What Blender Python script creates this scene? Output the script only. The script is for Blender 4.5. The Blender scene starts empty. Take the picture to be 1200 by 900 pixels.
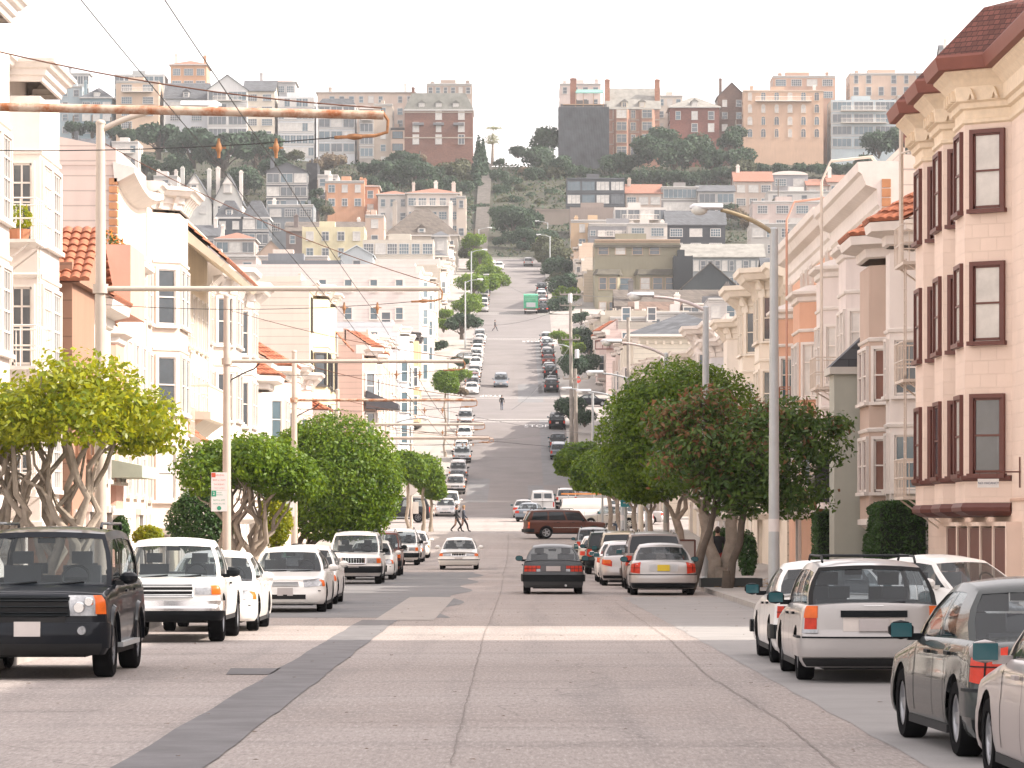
import bpy, math, random, colorsys
import numpy as np
from mathutils import Vector, Matrix
R = math.radians
rnd = random.Random(7)
scene = bpy.context.scene
col = scene.collection
HAZE = .00012
F = 4200.0; CX = 0.67; CZ = 1.85          # focal length in photo pixels, camera x and height

def at(px, py, D):
    return Vector((CX + (px - 606) * D / F, D, CZ + (619 - py) * D / F))
def wx(px, D): return CX + (px - 606) * D / F
def wz(py, D): return CZ + (619 - py) * D / F

# street profile ---------------------------------------------------------
PY = [-80, 150, 185, 203, 222, 246, 288, 320, 345, 369, 415, 445, 560, 590, 720, 745, 790, 880, 930, 1000, 1500, 4000]
PZ = [0, 0, .12, .45, 1.05, 1.75, 2.75, 4.1, 5.9, 8.7, 15.2, 18.0, 32.0, 36.8, 54.7, 58, 67.5, 91.5, 92.5, 88, 10, 0]
_gy = np.arange(-100, 4001, 1.0)
_gz = np.interp(_gy, PY, PZ)
_k = np.ones(13) / 13
_gz = np.concatenate([_gz[:6], np.convolve(_gz, _k, 'valid'), _gz[-6:]])
def gz(y): return float(np.interp(y, _gy, _gz))
def ground(x, y):
    z = gz(y)
    if y > 730:
        z += min(1, (y - 730) / 120) * .055 * max(0, -x - 25)
    return z

# objects ----------------------------------------------------------------
def props(o, label=None, cat=None, group=None, kind=None):
    if label: o['label'] = label
    if cat: o['category'] = cat
    if group: o['group'] = group
    if kind: o['kind'] = kind
    return o
def thing(name, label, cat, loc=(0, 0, 0), rot=0, group=None):
    o = bpy.data.objects.new(name, None); col.objects.link(o)
    o.location = loc; o.rotation_euler = (0, 0, rot); o.empty_display_size = .3
    return props(o, label, cat, group)
def link(name, me, parent=None, mats=None, loc=None, rot=None, scale=None):
    o = bpy.data.objects.new(name, me); col.objects.link(o)
    if parent is not None: o.parent = parent
    if mats:
        for i, m in enumerate(mats):
            if i < len(o.material_slots) and m is not None and me.materials[i] != m:
                o.material_slots[i].link = 'OBJECT'; o.material_slots[i].material = m
    if loc is not None: o.location = loc
    if rot is not None: o.rotation_euler = rot if not isinstance(rot, (int, float)) else (0, 0, rot)
    if scale is not None: o.scale = scale
    return o
def lerp(a, b, t): return a + (b - a) * t

class MB:
    def __init__(s): s.v = []; s.f = []; s.m = []; s.M = None; s.mi = 0
    def P(s, p):
        p = Vector(p)
        if s.M is not None: p = s.M @ p
        s.v.append(tuple(p)); return len(s.v) - 1
    def face(s, idx, m=None): s.f.append(tuple(idx)); s.m.append(s.mi if m is None else m)
    def poly(s, pts, m=None): s.face([s.P(p) for p in pts], m)
    def box(s, x0, x1, y0, y1, z0, z1, m=None, mf=None):
        i = [s.P(p) for p in ((x0,y0,z0),(x1,y0,z0),(x1,y1,z0),(x0,y1,z0),(x0,y0,z1),(x1,y0,z1),(x1,y1,z1),(x0,y1,z1))]
        for k, f in enumerate(((0,3,2,1),(4,5,6,7),(0,1,5,4),(1,2,6,5),(2,3,7,6),(3,0,4,7))):
            mm = m
            if mf and k in mf: mm = mf[k]
            s.face([i[a] for a in f], mm)
        return s
    def prism(s, pts, z0, z1, m=None, mtop=None):
        n = len(pts)
        a = [s.P((p[0], p[1], z0)) for p in pts]; b = [s.P((p[0], p[1], z1)) for p in pts]
        for i in range(n):
            j = (i + 1) % n; s.face((a[i], a[j], b[j], b[i]), m)
        s.face(a[::-1], m); s.face(b, m if mtop is None else mtop)
    def ext(s, prof, axis, a0, a1, m=None):
        # profile extruded along an axis. axis 'x': prof=(y,z); axis 'y': prof=(x,z)
        n = len(prof)
        def q(p, a): return (a, p[0], p[1]) if axis == 'x' else (p[0], a, p[1])
        A = [s.P(q(p, a0)) for p in prof]; B = [s.P(q(p, a1)) for p in prof]
        for i in range(n):
            j = (i + 1) % n; s.face((A[i], A[j], B[j], B[i]), m)
        s.face(A[::-1], m); s.face(B, m)
    def tube(s, pts, r, n=6, m=None, cap=True):
        pts = [Vector(p) for p in pts]
        rs = r if isinstance(r, (list, tuple)) else [r] * len(pts)
        rings = []
        up = Vector((0, 0, 1)); prev = None
        for i, p in enumerate(pts):
            d = (pts[min(i + 1, len(pts) - 1)] - pts[max(i - 1, 0)])
            if d.length < 1e-9: d = Vector((0, 0, 1))
            d.normalize()
            if prev is None:
                a = d.cross(up) if abs(d.z) < .95 else d.cross(Vector((1, 0, 0)))
            else: a = prev - d * prev.dot(d)
            a.normalize(); prev = a; b = d.cross(a)
            rings.append([s.P(p + (a * math.cos(2*math.pi*k/n) + b * math.sin(2*math.pi*k/n)) * rs[i]) for k in range(n)])
        for i in range(len(rings) - 1):
            for k in range(n):
                l = (k + 1) % n; s.face((rings[i][k], rings[i][l], rings[i+1][l], rings[i+1][k]), m)
        if cap: s.face(rings[0][::-1], m); s.face(rings[-1], m)
    def cyl(s, p0, p1, r, n=12, m=None): s.tube([p0, p1], r, n, m)
    def grid(s, rows, m=None, skip=None, flip=False):
        idx = [[s.P(p) for p in r] for r in rows]
        for i in range(len(rows) - 1):
            for j in range(len(rows[0]) - 1):
                if skip and skip(i, j): continue
                f = (idx[i][j], idx[i][j+1], idx[i+1][j+1], idx[i+1][j])
                s.face(f[::-1] if flip else f, m)
    def lathe(s, prof, c=(0,0,0), n=24, axis='z', m=None):
        rows = []
        for r, h in prof:
            row = []
            for k in range(n + 1):
                a = 2 * math.pi * k / n
                if axis == 'z': p = (c[0]+r*math.cos(a), c[1]+r*math.sin(a), c[2]+h)
                else: p = (c[0]+r*math.cos(a), c[1]+h, c[2]+r*math.sin(a))
                row.append(p)
            rows.append(row)
        s.grid(rows, m)
    def ball(s, c, rx, ry, rz, n=10, m=None):
        rows = []
        for i in range(n // 2 + 1):
            t = math.pi * i / (n // 2)
            rows.append([(c[0]+rx*math.sin(t)*math.cos(2*math.pi*k/n), c[1]+ry*math.sin(t)*math.sin(2*math.pi*k/n), c[2]+rz*math.cos(t)) for k in range(n+1)])
        s.grid(rows, m, flip=True)
    def mesh(s, name, mats, smooth=None):
        me = bpy.data.meshes.new(name)
        me.from_pydata(s.v, [], s.f)
        for m in mats: me.materials.append(m)
        if len(mats) > 1: me.polygons.foreach_set('material_index', s.m)
        if smooth is not None:
            import bmesh
            bm = bmesh.new(); bm.from_mesh(me)
            bmesh.ops.remove_doubles(bm, verts=bm.verts, dist=.0008)
            bmesh.ops.recalc_face_normals(bm, faces=bm.faces)
            bm.to_mesh(me); bm.free()
            me.polygons.foreach_set('use_smooth', [True] * len(me.polygons))
            me.set_sharp_from_angle(angle=R(smooth))
        me.update()
        return me
    def build(s, name, mats, parent=None, smooth=None, **kw):
        if not isinstance(mats, (list, tuple)): mats = [mats]
        return link(name, s.mesh(name, mats, smooth), parent, **kw)

# materials --------------------------------------------------------------
_mc = {}
def hexc(c): return tuple(c) if len(c) == 4 else (c[0], c[1], c[2], 1)
def mat(name, c=(.5,.5,.5), rough=.8, var=.12, scale=2.0, bump=0.0, pat=None, pitch=.25, metal=0, coat=0, c2=None, spec=.5, streak=0, warm=0):
    key = (name, tuple(c), rough, pat, pitch, c2, metal)
    if key in _mc: return _mc[key]
    m = bpy.data.materials.new(name); m.use_nodes = True
    nt = m.node_tree; N = nt.nodes; L = nt.links
    b = N['Principled BSDF']
    b.inputs['Roughness'].default_value = rough; b.inputs['Metallic'].default_value = metal
    b.inputs['Coat Weight'].default_value = coat; b.inputs['Coat Roughness'].default_value = .03
    b.inputs['Specular IOR Level'].default_value = spec
    b.inputs['Base Color'].default_value = hexc(c)
    tc = N.new('ShaderNodeTexCoord')
    co = tc.outputs['Object']
    out = None
    height = None
    if var > 0:
        n1 = N.new('ShaderNodeTexNoise'); n1.inputs['Scale'].default_value = scale; n1.inputs['Detail'].default_value = 6; n1.inputs['Roughness'].default_value = .6
        L.new(co, n1.inputs['Vector'])
        mr = N.new('ShaderNodeMapRange'); mr.inputs[1].default_value = .3; mr.inputs[2].default_value = .7
        mr.inputs[3].default_value = 1 - var; mr.inputs[4].default_value = 1 + var * .6
        L.new(n1.outputs['Fac'], mr.inputs[0])
        mx = N.new('ShaderNodeMix'); mx.data_type = 'RGBA'; mx.blend_type = 'MULTIPLY'; mx.inputs[0].default_value = 1
        mx.inputs[6].default_value = hexc(c)
        L.new(mr.outputs[0], mx.inputs[7]); out = mx.outputs[2]
    def mathn(op, a, b_=None, c_=None):
        q = N.new('ShaderNodeMath'); q.operation = op
        for i, v in enumerate((a, b_, c_)):
            if v is None: continue
            if isinstance(v, (int, float)): q.inputs[i].default_value = v
            else: L.new(v, q.inputs[i])
        return q.outputs[0]
    def mixc(fac, a, b_):
        q = N.new('ShaderNodeMix'); q.data_type = 'RGBA'
        L.new(fac, q.inputs[0])
        for i, v in ((6, a), (7, b_)):
            if isinstance(v, tuple): q.inputs[i].default_value = hexc(v)
            else: L.new(v, q.inputs[i])
        return q.outputs[2]
    base = out if out is not None else hexc(c)
    sx = N.new('ShaderNodeSeparateXYZ'); L.new(co, sx.inputs[0])
    u = mathn('ADD', sx.outputs[0], sx.outputs[1]); z = sx.outputs[2]
    if streak:
        mp = N.new('ShaderNodeMapping'); mp.inputs['Scale'].default_value = (1.6, 1.6, .18); L.new(co, mp.inputs[0])
        n2 = N.new('ShaderNodeTexNoise'); n2.inputs['Scale'].default_value = 1.7; n2.inputs['Detail'].default_value = 5
        L.new(mp.outputs[0], n2.inputs['Vector'])
        mr2 = N.new('ShaderNodeMapRange'); mr2.inputs[1].default_value = .5; mr2.inputs[2].default_value = .78
        mr2.inputs[3].default_value = 0; mr2.inputs[4].default_value = streak
        L.new(n2.outputs['Fac'], mr2.inputs[0])
        base = mixc(mr2.outputs[0], base, tuple(x * .55 for x in c[:3]))
    if pat == 'siding':
        fr = mathn('FRACT', mathn('DIVIDE', z, pitch))
        ln = mathn('LESS_THAN', fr, .09)
        d = mathn('MULTIPLY', ln, .55)
        base = mixc(d, base, tuple(x * .45 for x in c[:3]))
        height = fr
        hs = .02
    elif pat in ('brick', 'block'):
        cb = N.new('ShaderNodeCombineXYZ'); L.new(u, cb.inputs[0]); L.new(z, cb.inputs[1])
        br = N.new('ShaderNodeTexBrick'); L.new(cb.outputs[0], br.inputs['Vector'])
        br.inputs['Scale'].default_value = 1; br.inputs['Brick Width'].default_value = pitch * (3 if pat == 'brick' else 1.9)
        br.inputs['Row Height'].default_value = pitch; br.inputs['Mortar Size'].default_value = pitch * (.09 if pat == 'brick' else .03)
        br.inputs['Mortar Smooth'].default_value = .2
        br.inputs['Color1'].default_value = hexc(c); br.inputs['Color2'].default_value = hexc(tuple(x * .75 for x in c[:3]) if pat == 'brick' else tuple(x * .95 for x in c[:3]))
        br.inputs['Mortar'].default_value = hexc(c2 or tuple(x * .6 for x in c[:3]))
        if out is not None:
            q = N.new('ShaderNodeMix'); q.data_type = 'RGBA'; q.blend_type = 'MULTIPLY'; q.inputs[0].default_value = 1
            L.new(br.outputs['Color'], q.inputs[6]); L.new(mr.outputs[0], q.inputs[7]); base = q.outputs[2]
        else: base = br.outputs['Color']
        height = mathn('SUBTRACT', 1.0, br.outputs['Fac']); hs = .01
    elif pat == 'shingle':
        cb = N.new('ShaderNodeCombineXYZ'); L.new(u, cb.inputs[0]); L.new(z, cb.inputs[1])
        br = N.new('ShaderNodeTexBrick'); L.new(cb.outputs[0], br.inputs['Vector'])
        br.inputs['Scale'].default_value = 1; br.inputs['Brick Width'].default_value = pitch * 1.6
        br.inputs['Row Height'].default_value = pitch; br.inputs['Mortar Size'].default_value = .012
        br.inputs['Color1'].default_value = hexc(tuple(x * 1.2 for x in c[:3])); br.inputs['Color2'].default_value = hexc(tuple(x * .7 for x in c[:3]))
        br.inputs['Mortar'].default_value = hexc(tuple(x * .35 for x in c[:3]))
        base = br.outputs['Color']; height = mathn('FRACT', mathn('DIVIDE', z, pitch)); hs = .02
    elif pat == 'speck':
        n3 = N.new('ShaderNodeTexNoise'); n3.inputs['Scale'].default_value = 60; n3.inputs['Detail'].default_value = 2
        L.new(co, n3.inputs['Vector'])
        q = N.new('ShaderNodeMapRange'); q.inputs[1].default_value = .3; q.inputs[2].default_value = .7; q.inputs[3].default_value = 0; q.inputs[4].default_value = .35
        L.new(n3.outputs['Fac'], q.inputs[0])
        base = mixc(q.outputs[0], base, tuple(x * .6 for x in c[:3]))
    if not isinstance(base, tuple): L.new(base, b.inputs['Base Color'])
    if height is not None or bump > 0:
        bp = N.new('ShaderNodeBump')
        if height is not None:
            L.new(height, bp.inputs['Height']); bp.inputs['Distance'].default_value = hs; bp.inputs['Strength'].default_value = .8
        else:
            nb = N.new('ShaderNodeTexNoise'); nb.inputs['Scale'].default_value = scale * 12; nb.inputs['Detail'].default_value = 4
            L.new(co, nb.inputs['Vector']); L.new(nb.outputs['Fac'], bp.inputs['Height'])
            bp.inputs['Distance'].default_value = bump; bp.inputs['Strength'].default_value = .7
        L.new(bp.outputs[0], b.inputs['Normal'])
    _mc[key] = m
    return m
def stucco(c, streak=.25): return mat('stucco', c, .9, .07, .8, bump=.004, streak=streak)
def siding(c, pitch=.3): return mat('siding', c, .75, .06, .7, pat='siding', pitch=pitch, streak=.12)
def plain(name, c, rough=.6, **k): return mat(name, c, rough, k.pop('var', .08), k.pop('scale', 3), **k)

def leafmat(name, c, c2, trans=.35, rough=.45):
    m = bpy.data.materials.new(name); m.use_nodes = True
    nt = m.node_tree; N = nt.nodes; L = nt.links
    b = N['Principled BSDF']; out = N['Material Output']
    g = N.new('ShaderNodeNewGeometry'); tc = N.new('ShaderNodeTexCoord')
    n = N.new('ShaderNodeTexNoise'); n.inputs['Scale'].default_value = 1.3; L.new(tc.outputs['Object'], n.inputs['Vector'])
    a = N.new('ShaderNodeMath'); a.operation = 'MULTIPLY_ADD'; L.new(g.outputs['Random Per Island'], a.inputs[0]); a.inputs[1].default_value = .6
    s = N.new('ShaderNodeMath'); s.operation = 'SUBTRACT'; L.new(n.outputs['Fac'], s.inputs[0]); s.inputs[1].default_value = .25
    L.new(s.outputs[0], a.inputs[2])
    mx = N.new('ShaderNodeMix'); mx.data_type = 'RGBA'; mx.inputs[6].default_value = hexc(c); mx.inputs[7].default_value = hexc(c2)
    L.new(a.outputs[0], mx.inputs[0]); L.new(mx.outputs[2], b.inputs['Base Color'])
    b.inputs['Roughness'].default_value = rough; b.inputs['Specular IOR Level'].default_value = .28
    t = N.new('ShaderNodeBsdfTranslucent')
    hs = N.new('ShaderNodeHueSaturation'); hs.inputs['Hue'].default_value = .475; hs.inputs['Value'].default_value = 1.7; L.new(mx.outputs[2], hs.inputs['Color'])
    L.new(hs.outputs[0], t.inputs['Color'])
    ms = N.new('ShaderNodeMixShader'); ms.inputs[0].default_value = trans
    L.new(b.outputs[0], ms.inputs[1]); L.new(t.outputs[0], ms.inputs[2]); L.new(ms.outputs[0], out.inputs['Surface'])
    return m

def clearglass(name, tint=(.75,.82,.85), mixf=.5):
    m = bpy.data.materials.new(name); m.use_nodes = True
    nt = m.node_tree; N = nt.nodes; L = nt.links; out = N['Material Output']
    b = N['Principled BSDF']; b.inputs['Base Color'].default_value = (.03,.04,.045,1); b.inputs['Roughness'].default_value = .03
    b.inputs['Specular IOR Level'].default_value = .9; b.inputs['Coat Weight'].default_value = .6
    t = N.new('ShaderNodeBsdfTransparent'); t.inputs[0].default_value = hexc(tint)
    ms = N.new('ShaderNodeMixShader'); ms.inputs[0].default_value = mixf
    L.new(b.outputs[0], ms.inputs[1]); L.new(t.outputs[0], ms.inputs[2]); L.new(ms.outputs[0], out.inputs['Surface'])
    return m

# the frequently used ones
M_WHITE = plain('white_trim', (.70,.64,.59), .6)
M_FARW = plain('far_white_trim', (.50,.48,.46), .7)
M_CREAM = plain('cream_trim', (.74,.66,.56), .6)
M_DARKFR = plain('dark_frame', (.045,.04,.04), .5)
M_MAROON = plain('maroon_paint', (.12,.036,.026), .5)
M_PANE = mat('window_pane', (.075,.09,.105), .12, .4, .6, spec=1.0)
M_PANEB = mat('window_pane_blue', (.09,.14,.17), .12, .4, .35, spec=1.0)
M_CURT = mat('curtained_pane', (.60,.57,.53), .25, .25, 1.2, spec=.8)
M_BLIND = mat('blind_behind_pane', (.62,.60,.56), .3, .03, 1, pat='siding', pitch=.07)
M_TILE = mat('clay_tile', (.36,.125,.065), .8, .45, 5)
M_TILED = mat('weathered_clay_tile', (.27,.125,.085), .85, .35, 3)
M_SLATE = mat('slate_roof', (.085,.09,.10), .8, .3, 1.2, pat='shingle', pitch=.35)
M_SHING = mat('brown_shingle', (.12,.10,.085), .85, .3, 1.2, pat='shingle', pitch=.35)
M_REDSH = mat('red_shingle', (.14,.05,.038), .85, .3, 1.2, pat='shingle', pitch=.13)
M_ROOF = mat('flat_roof_felt', (.28,.27,.26), .95, .2, 1)
M_IRON = plain('cream_iron', (.62,.53,.45), .5)
M_DIRON = plain('dark_iron', (.03,.03,.03), .5)
def blotch(name, c, c2, sc, lo, hi):
    m = mat(name, c, .8, .0); nt = m.node_tree; N = nt.nodes; L = nt.links
    n = N.new('ShaderNodeTexNoise'); n.inputs['Scale'].default_value = sc; n.inputs['Detail'].default_value = 7; n.inputs['Roughness'].default_value = .7
    tc = N.new('ShaderNodeTexCoord'); L.new(tc.outputs['Object'], n.inputs['Vector'])
    q = N.new('ShaderNodeMapRange'); q.inputs[1].default_value = lo; q.inputs[2].default_value = hi; L.new(n.outputs['Fac'], q.inputs[0])
    x = N.new('ShaderNodeMix'); x.data_type = 'RGBA'; x.inputs[6].default_value = hexc(c); x.inputs[7].default_value = hexc(c2); L.new(q.outputs[0], x.inputs[0]); L.new(x.outputs[2], N['Principled BSDF'].inputs['Base Color'])
    return m
M_RUST = blotch('rusty_steel', (.52,.40,.31), (.30,.10,.035), 3.5, .42, .6)
M_STEEL = plain('galvanised_steel', (.40,.42,.43), .45, metal=.3)
M_WOOD = mat('weathered_pole_wood', (.27,.24,.21), .9, .35, 1.5)
M_CONC = mat('sidewalk_concrete', (.36,.335,.31), .9, .16, .6, pat='speck')
M_RUBBER = plain('rubber', (.008,.008,.009), .9, spec=.04)
M_BLKPL = plain('black_plastic', (.008,.010,.012), .5, spec=.12)
M_CHROME = plain('chrome', (.75,.75,.75), .18, metal=1, var=0)
M_GREY = plain('grey_paint', (.45,.46,.47), .5)
M_BARK = mat('pale_bark', (.32,.265,.215), .95, .35, 3, bump=.01)
M_BARKD = mat('dark_bark', (.12,.095,.075), .95, .3, 3, bump=.01)
# ---------------------------------------------------------------- camera, light, sky
cam = bpy.data.cameras.new('camera'); camo = bpy.data.objects.new('camera', cam); col.objects.link(camo)
camo.location = (CX, 0, CZ); camo.rotation_euler = (R(90), 0, 0)
cam.sensor_width = 36; cam.sensor_fit = 'HORIZONTAL'; cam.lens = F / 1200 * 36
cam.shift_x = -6 / 1200; cam.shift_y = 169 / 1200; cam.clip_start = .5; cam.clip_end = 6000
scene.camera = camo
SUN_EL = R(37); SUN_AZ = Vector((1, -.10, 0)).normalized()       # towards the sun: from the right, a little behind the camera
w = bpy.data.worlds.new('World'); scene.world = w; w.use_nodes = True
nt = w.node_tree; bg = nt.nodes['Background']
sky = nt.nodes.new('ShaderNodeTexSky'); sky.sky_type = 'NISHITA'; sky.sun_disc = False
sky.sun_elevation = SUN_EL; sky.sun_rotation = math.atan2(SUN_AZ.x, SUN_AZ.y); sky.dust_density = 3.5; sky.air_density = 1.0; sky.ozone_density = 1.0
hs = nt.nodes.new('ShaderNodeHueSaturation'); hs.inputs['Saturation'].default_value = .30; hs.inputs['Value'].default_value = 1.25
nt.links.new(sky.outputs[0], hs.inputs['Color'])
# thin high cloud that whitens the whole sky
mixw = nt.nodes.new('ShaderNodeMix'); mixw.data_type = 'RGBA'; mixw.inputs[0].default_value = .45; mixw.inputs[7].default_value = (9.4, 8.3, 7.95, 1)
nt.links.new(hs.outputs[0], mixw.inputs[6]); nt.links.new(mixw.outputs[2], bg.inputs['Color'])
bg.inputs['Strength'].default_value = .13
sun = bpy.data.lights.new('sun', 'SUN'); sun.energy = 3.5; sun.angle = R(.6); sun.color = (1, .90, .78)
suno = bpy.data.objects.new('sun', sun); col.objects.link(suno); suno.location = (60, -20, 60)
d = Vector((SUN_AZ.x * math.cos(SUN_EL), SUN_AZ.y * math.cos(SUN_EL), math.sin(SUN_EL)))
suno.rotation_euler = d.to_track_quat('Z', 'Y').to_euler()
cy = scene.cycles; cy.max_bounces = 6; cy.diffuse_bounces = 3; cy.glossy_bounces = 3; cy.transmission_bounces = 4; cy.volume_bounces = 0; cy.transparent_max_bounces = 12
vs = scene.view_settings
vs.view_transform = 'Standard'; vs.look = 'None'; vs.gamma = 1; vs.use_curve_mapping = False; vs.exposure = 1.2

# ---------------------------------------------------------------- ground, road, sidewalks
KERB = 6.1; LOT = 12.2
BLOCKS = [(-60, 244), (278, 409), (443, 553), (593, 712)]     # kerb line to kerb line along the street
M_ROAD = None
def road_material():
    m = bpy.data.materials.new('worn_concrete_road'); m.use_nodes = True
    nt = m.node_tree; N = nt.nodes; L = nt.links; b = N['Principled BSDF']
    b.inputs['Roughness'].default_value = .85
    tc = N.new('ShaderNodeTexCoord'); co = tc.outputs['Object']
    def noise(sc, det, vec=None, rough=.6):
        n = N.new('ShaderNodeTexNoise'); n.inputs['Scale'].default_value = sc; n.inputs['Detail'].default_value = det; n.inputs['Roughness'].default_value = rough
        L.new(vec or co, n.inputs['Vector']); return n.outputs['Fac']
    def ramp(f, a, b_, c, d):
        q = N.new('ShaderNodeMapRange'); L.new(f, q.inputs[0])
        for i, v in enumerate((a, b_, c, d)): q.inputs[i + 1].default_value = v
        return q.outputs[0]
    def mix(f, a, b_, mode='MIX'):
        q = N.new('ShaderNodeMix'); q.data_type = 'RGBA'; q.blend_type = mode
        if isinstance(f, float): q.inputs[0].default_value = f
        else: L.new(f, q.inputs[0])
        for i, v in ((6, a), (7, b_)):
            if isinstance(v, tuple): q.inputs[i].default_value = hexc(v)
            else: L.new(v, q.inputs[i])
        return q.outputs[2]
    c = mix(ramp(noise(.12, 4), .38, .62, 0, 1), (.305,.258,.236), (.365,.32,.30))
    mp = N.new('ShaderNodeMapping'); mp.inputs['Scale'].default_value = (1.1, .035, 1); L.new(co, mp.inputs[0])
    c = mix(ramp(noise(1.2, 5, mp.outputs[0]), .5, .72, 0, .55), c, (.17,.155,.15))           # wheel-track darkening
    mp2 = N.new('ShaderNodeMapping'); mp2.inputs['Scale'].default_value = (.09, 1, 1); L.new(co, mp2.inputs[0])
    c = mix(ramp(noise(.8, 6, mp2.outputs[0]), .52, .62, 0, .35), c, (.18,.16,.15))
    c = mix(ramp(noise(3.0, 8, None, .75), .55, .75, 0, .35), c, (.15,.135,.125))               # stains
    c = mix(ramp(noise(55, 3), .35, .65, 0, .45), c, (.13,.115,.105))
    c = mix(ramp(noise(14, 5, None, .8), .55, .7, 0, .4), c, (.36,.33,.31))
    mp3 = N.new('ShaderNodeMapping'); mp3.inputs['Scale'].default_value = (26, 3.2, 1); L.new(co, mp3.inputs[0])
    gr = noise(1.0, 3, mp3.outputs[0], .8)
    c = mix(ramp(gr, .52, .72, 0, .75), c, (.44,.40,.38)); c = mix(ramp(gr, .48, .30, 0, .6), c, (.13,.11,.10))
    mp4 = N.new('ShaderNodeMapping'); mp4.inputs['Scale'].default_value = (.5, .09, 1); mp4.inputs['Location'].default_value = (3, 7, 0); L.new(co, mp4.inputs[0])
    c = mix(ramp(noise(1.0, 6, mp4.outputs[0], .65), .56, .68, 0, .45), c, (.16,.145,.14))
    vo = N.new('ShaderNodeTexVoronoi'); vo.feature = 'DISTANCE_TO_EDGE'; vo.inputs['Scale'].default_value = .16
    wv = N.new('ShaderNodeVectorMath'); wv.operation = 'ADD'
    nz = N.new('ShaderNodeTexNoise'); nz.inputs['Scale'].default_value = .8; nz.inputs['Detail'].default_value = 6; L.new(co, nz.inputs['Vector'])
    L.new(co, wv.inputs[0]); L.new(nz.outputs['Color'], wv.inputs[1]); L.new(wv.outputs[0], vo.inputs['Vector'])
    c = mix(ramp(vo.outputs['Distance'], .0, .003, .5, 0), c, (.07,.06,.055))                    # fine cracks
    L.new(c, b.inputs['Base Color'])
    bp = N.new('ShaderNodeBump'); bp.inputs['Distance'].default_value = .006; L.new(noise(40, 4), bp.inputs['Height']); L.new(bp.outputs[0], b.inputs['Normal'])
    return m
M_ROAD = road_material()
M_PATCH = mat('dark_asphalt_patch', (.15,.145,.15), .9, .3, 1.5, pat='speck')
M_PATCHL = mat('pale_road_patch', (.33,.30,.28), .9, .15, 1.5, pat='speck')
M_PATCHG = mat('grey_road_patch', (.17,.17,.175), .9, .2, .8, pat='speck')
M_PAINT = mat('road_paint', (.62,.60,.57), .8, .45, 6)
M_KERB = mat('kerb_concrete', (.37,.35,.33), .9, .25, 1.5, pat='speck')
M_SOIL = mat('leaf_litter', (.16,.10,.055), .95, .5, 6)
M_HILL = mat('hillside_scrub', (.045,.045,.028), .95, .6, .12)

def ys(a, b, st=2.0):
    n = max(1, int(round((b - a) / st))); return [a + (b - a) * i / n for i in range(n + 1)]
def sheet(mb, x0, x1, y0, y1, dz, st=2.0, m=None):
    mb.grid([[(x0, y, gz(y) + dz), (x1, y, gz(y) + dz)] for y in ys(y0, y1, st)], m)
def struct(name, mb, mats, **k):
    return props(mb.build(name, mats, **k), kind='structure')
# terrain: one sheet out past the hill
xs = [-2500, -1200, -600, -300, -200, -150, -120, -100, -80, -60, -45, -30, -22, -13, -6, 0, 6, 13, 22, 30, 45, 60, 80, 100, 120, 150, 200, 300, 600, 1200, 2500]
yy = [-400, -80] + ys(0, 140, 20) + ys(143, 960, 3) + [1000, 1100, 1250, 1500, 2000, 3000, 4500]
mb = MB(); mb.grid([[(x, y, ground(x, y) - .06 - (.5 if y > 790 and abs(x) < 60 else 0)) for x in xs] for y in yy])
struct('ground', mb, [M_HILL])
mb = MB(); sheet(mb, -KERB, KERB, -60, 742, 0)
struct('road', mb, [M_ROAD])
M_STEEP = mat('steep_asphalt_with_shade', (.185,.168,.165), .9, .2, .25, pat='speck', streak=.25)  # grey asphalt, its colour darkened further for shade on the upper road
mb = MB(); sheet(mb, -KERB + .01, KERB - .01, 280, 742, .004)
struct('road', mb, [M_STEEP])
for i, (a, b) in enumerate(zip(BLOCKS[:-1], BLOCKS[1:])):
    mb = MB()
    for s in (-1, 1):
        x0, x1 = sorted((s * KERB, s * 260)); sheet(mb, x0, x1, a[1], b[0], -.004)
    struct('cross_street', mb, [M_ROAD])
mb = MB()
for s in (-1, 1):
    x0, x1 = sorted((s * KERB, s * 200)); sheet(mb, x0, x1, 712, 742, -.004)
struct('cross_street', mb, [M_ROAD])
for (a, b) in BLOCKS:
    for s in (-1, 1):
        mb = MB(); h = .13; e = s * KERB; rr = 2.2
        # rounded kerb returns at each corner
        def inner(y):
            dd = 0
            for end in (a, b):
                t = abs(y - end)
                if t < rr: dd = rr - math.sqrt(max(0, rr * rr - (rr - t) ** 2))
            return s * (KERB + dd)
        yl = sorted(set([round(v, 3) for v in ys(a, b, 2)] + [a + rr * (1 - math.cos(R(q))) for q in range(0, 91, 15)] + [b - rr * (1 - math.cos(R(q))) for q in range(0, 91, 15)]))
        rows = [[(inner(y), y, gz(y)), (inner(y), y, gz(y) + h), (inner(y) + s * .15, y, gz(y) + h + .004)] for y in yl]
        mb.grid(rows, 0, flip=(s > 0))
        mb.grid([[(inner(y) + s * .15, y, gz(y) + h), (s * (LOT + 3), y, gz(y) + h)] for y in yl], 1, flip=(s < 0))
        # crossfall ends
        for y in (a, b):
            mb.poly([(inner(y), y, gz(y) - .05), (s * (LOT + 3), y, gz(y) - .05), (s * (LOT + 3), y, gz(y) + h), (inner(y), y, gz(y) + h)], 0)
        # expansion joints as thin dark strips
        y = max(a, 20) + 1
        while y < min(b, 330):
            mb.poly([(s * (KERB + .2), y, gz(y) + h + .004), (s * LOT, y, gz(y) + h + .004), (s * LOT, y + .03, gz(y + .03) + h + .004), (s * (KERB + .2), y + .03, gz(y + .03) + h + .004)], 2)
            y += 1.5
        struct('sidewalk', mb, [M_KERB, M_CONC, M_PATCHG])
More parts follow.
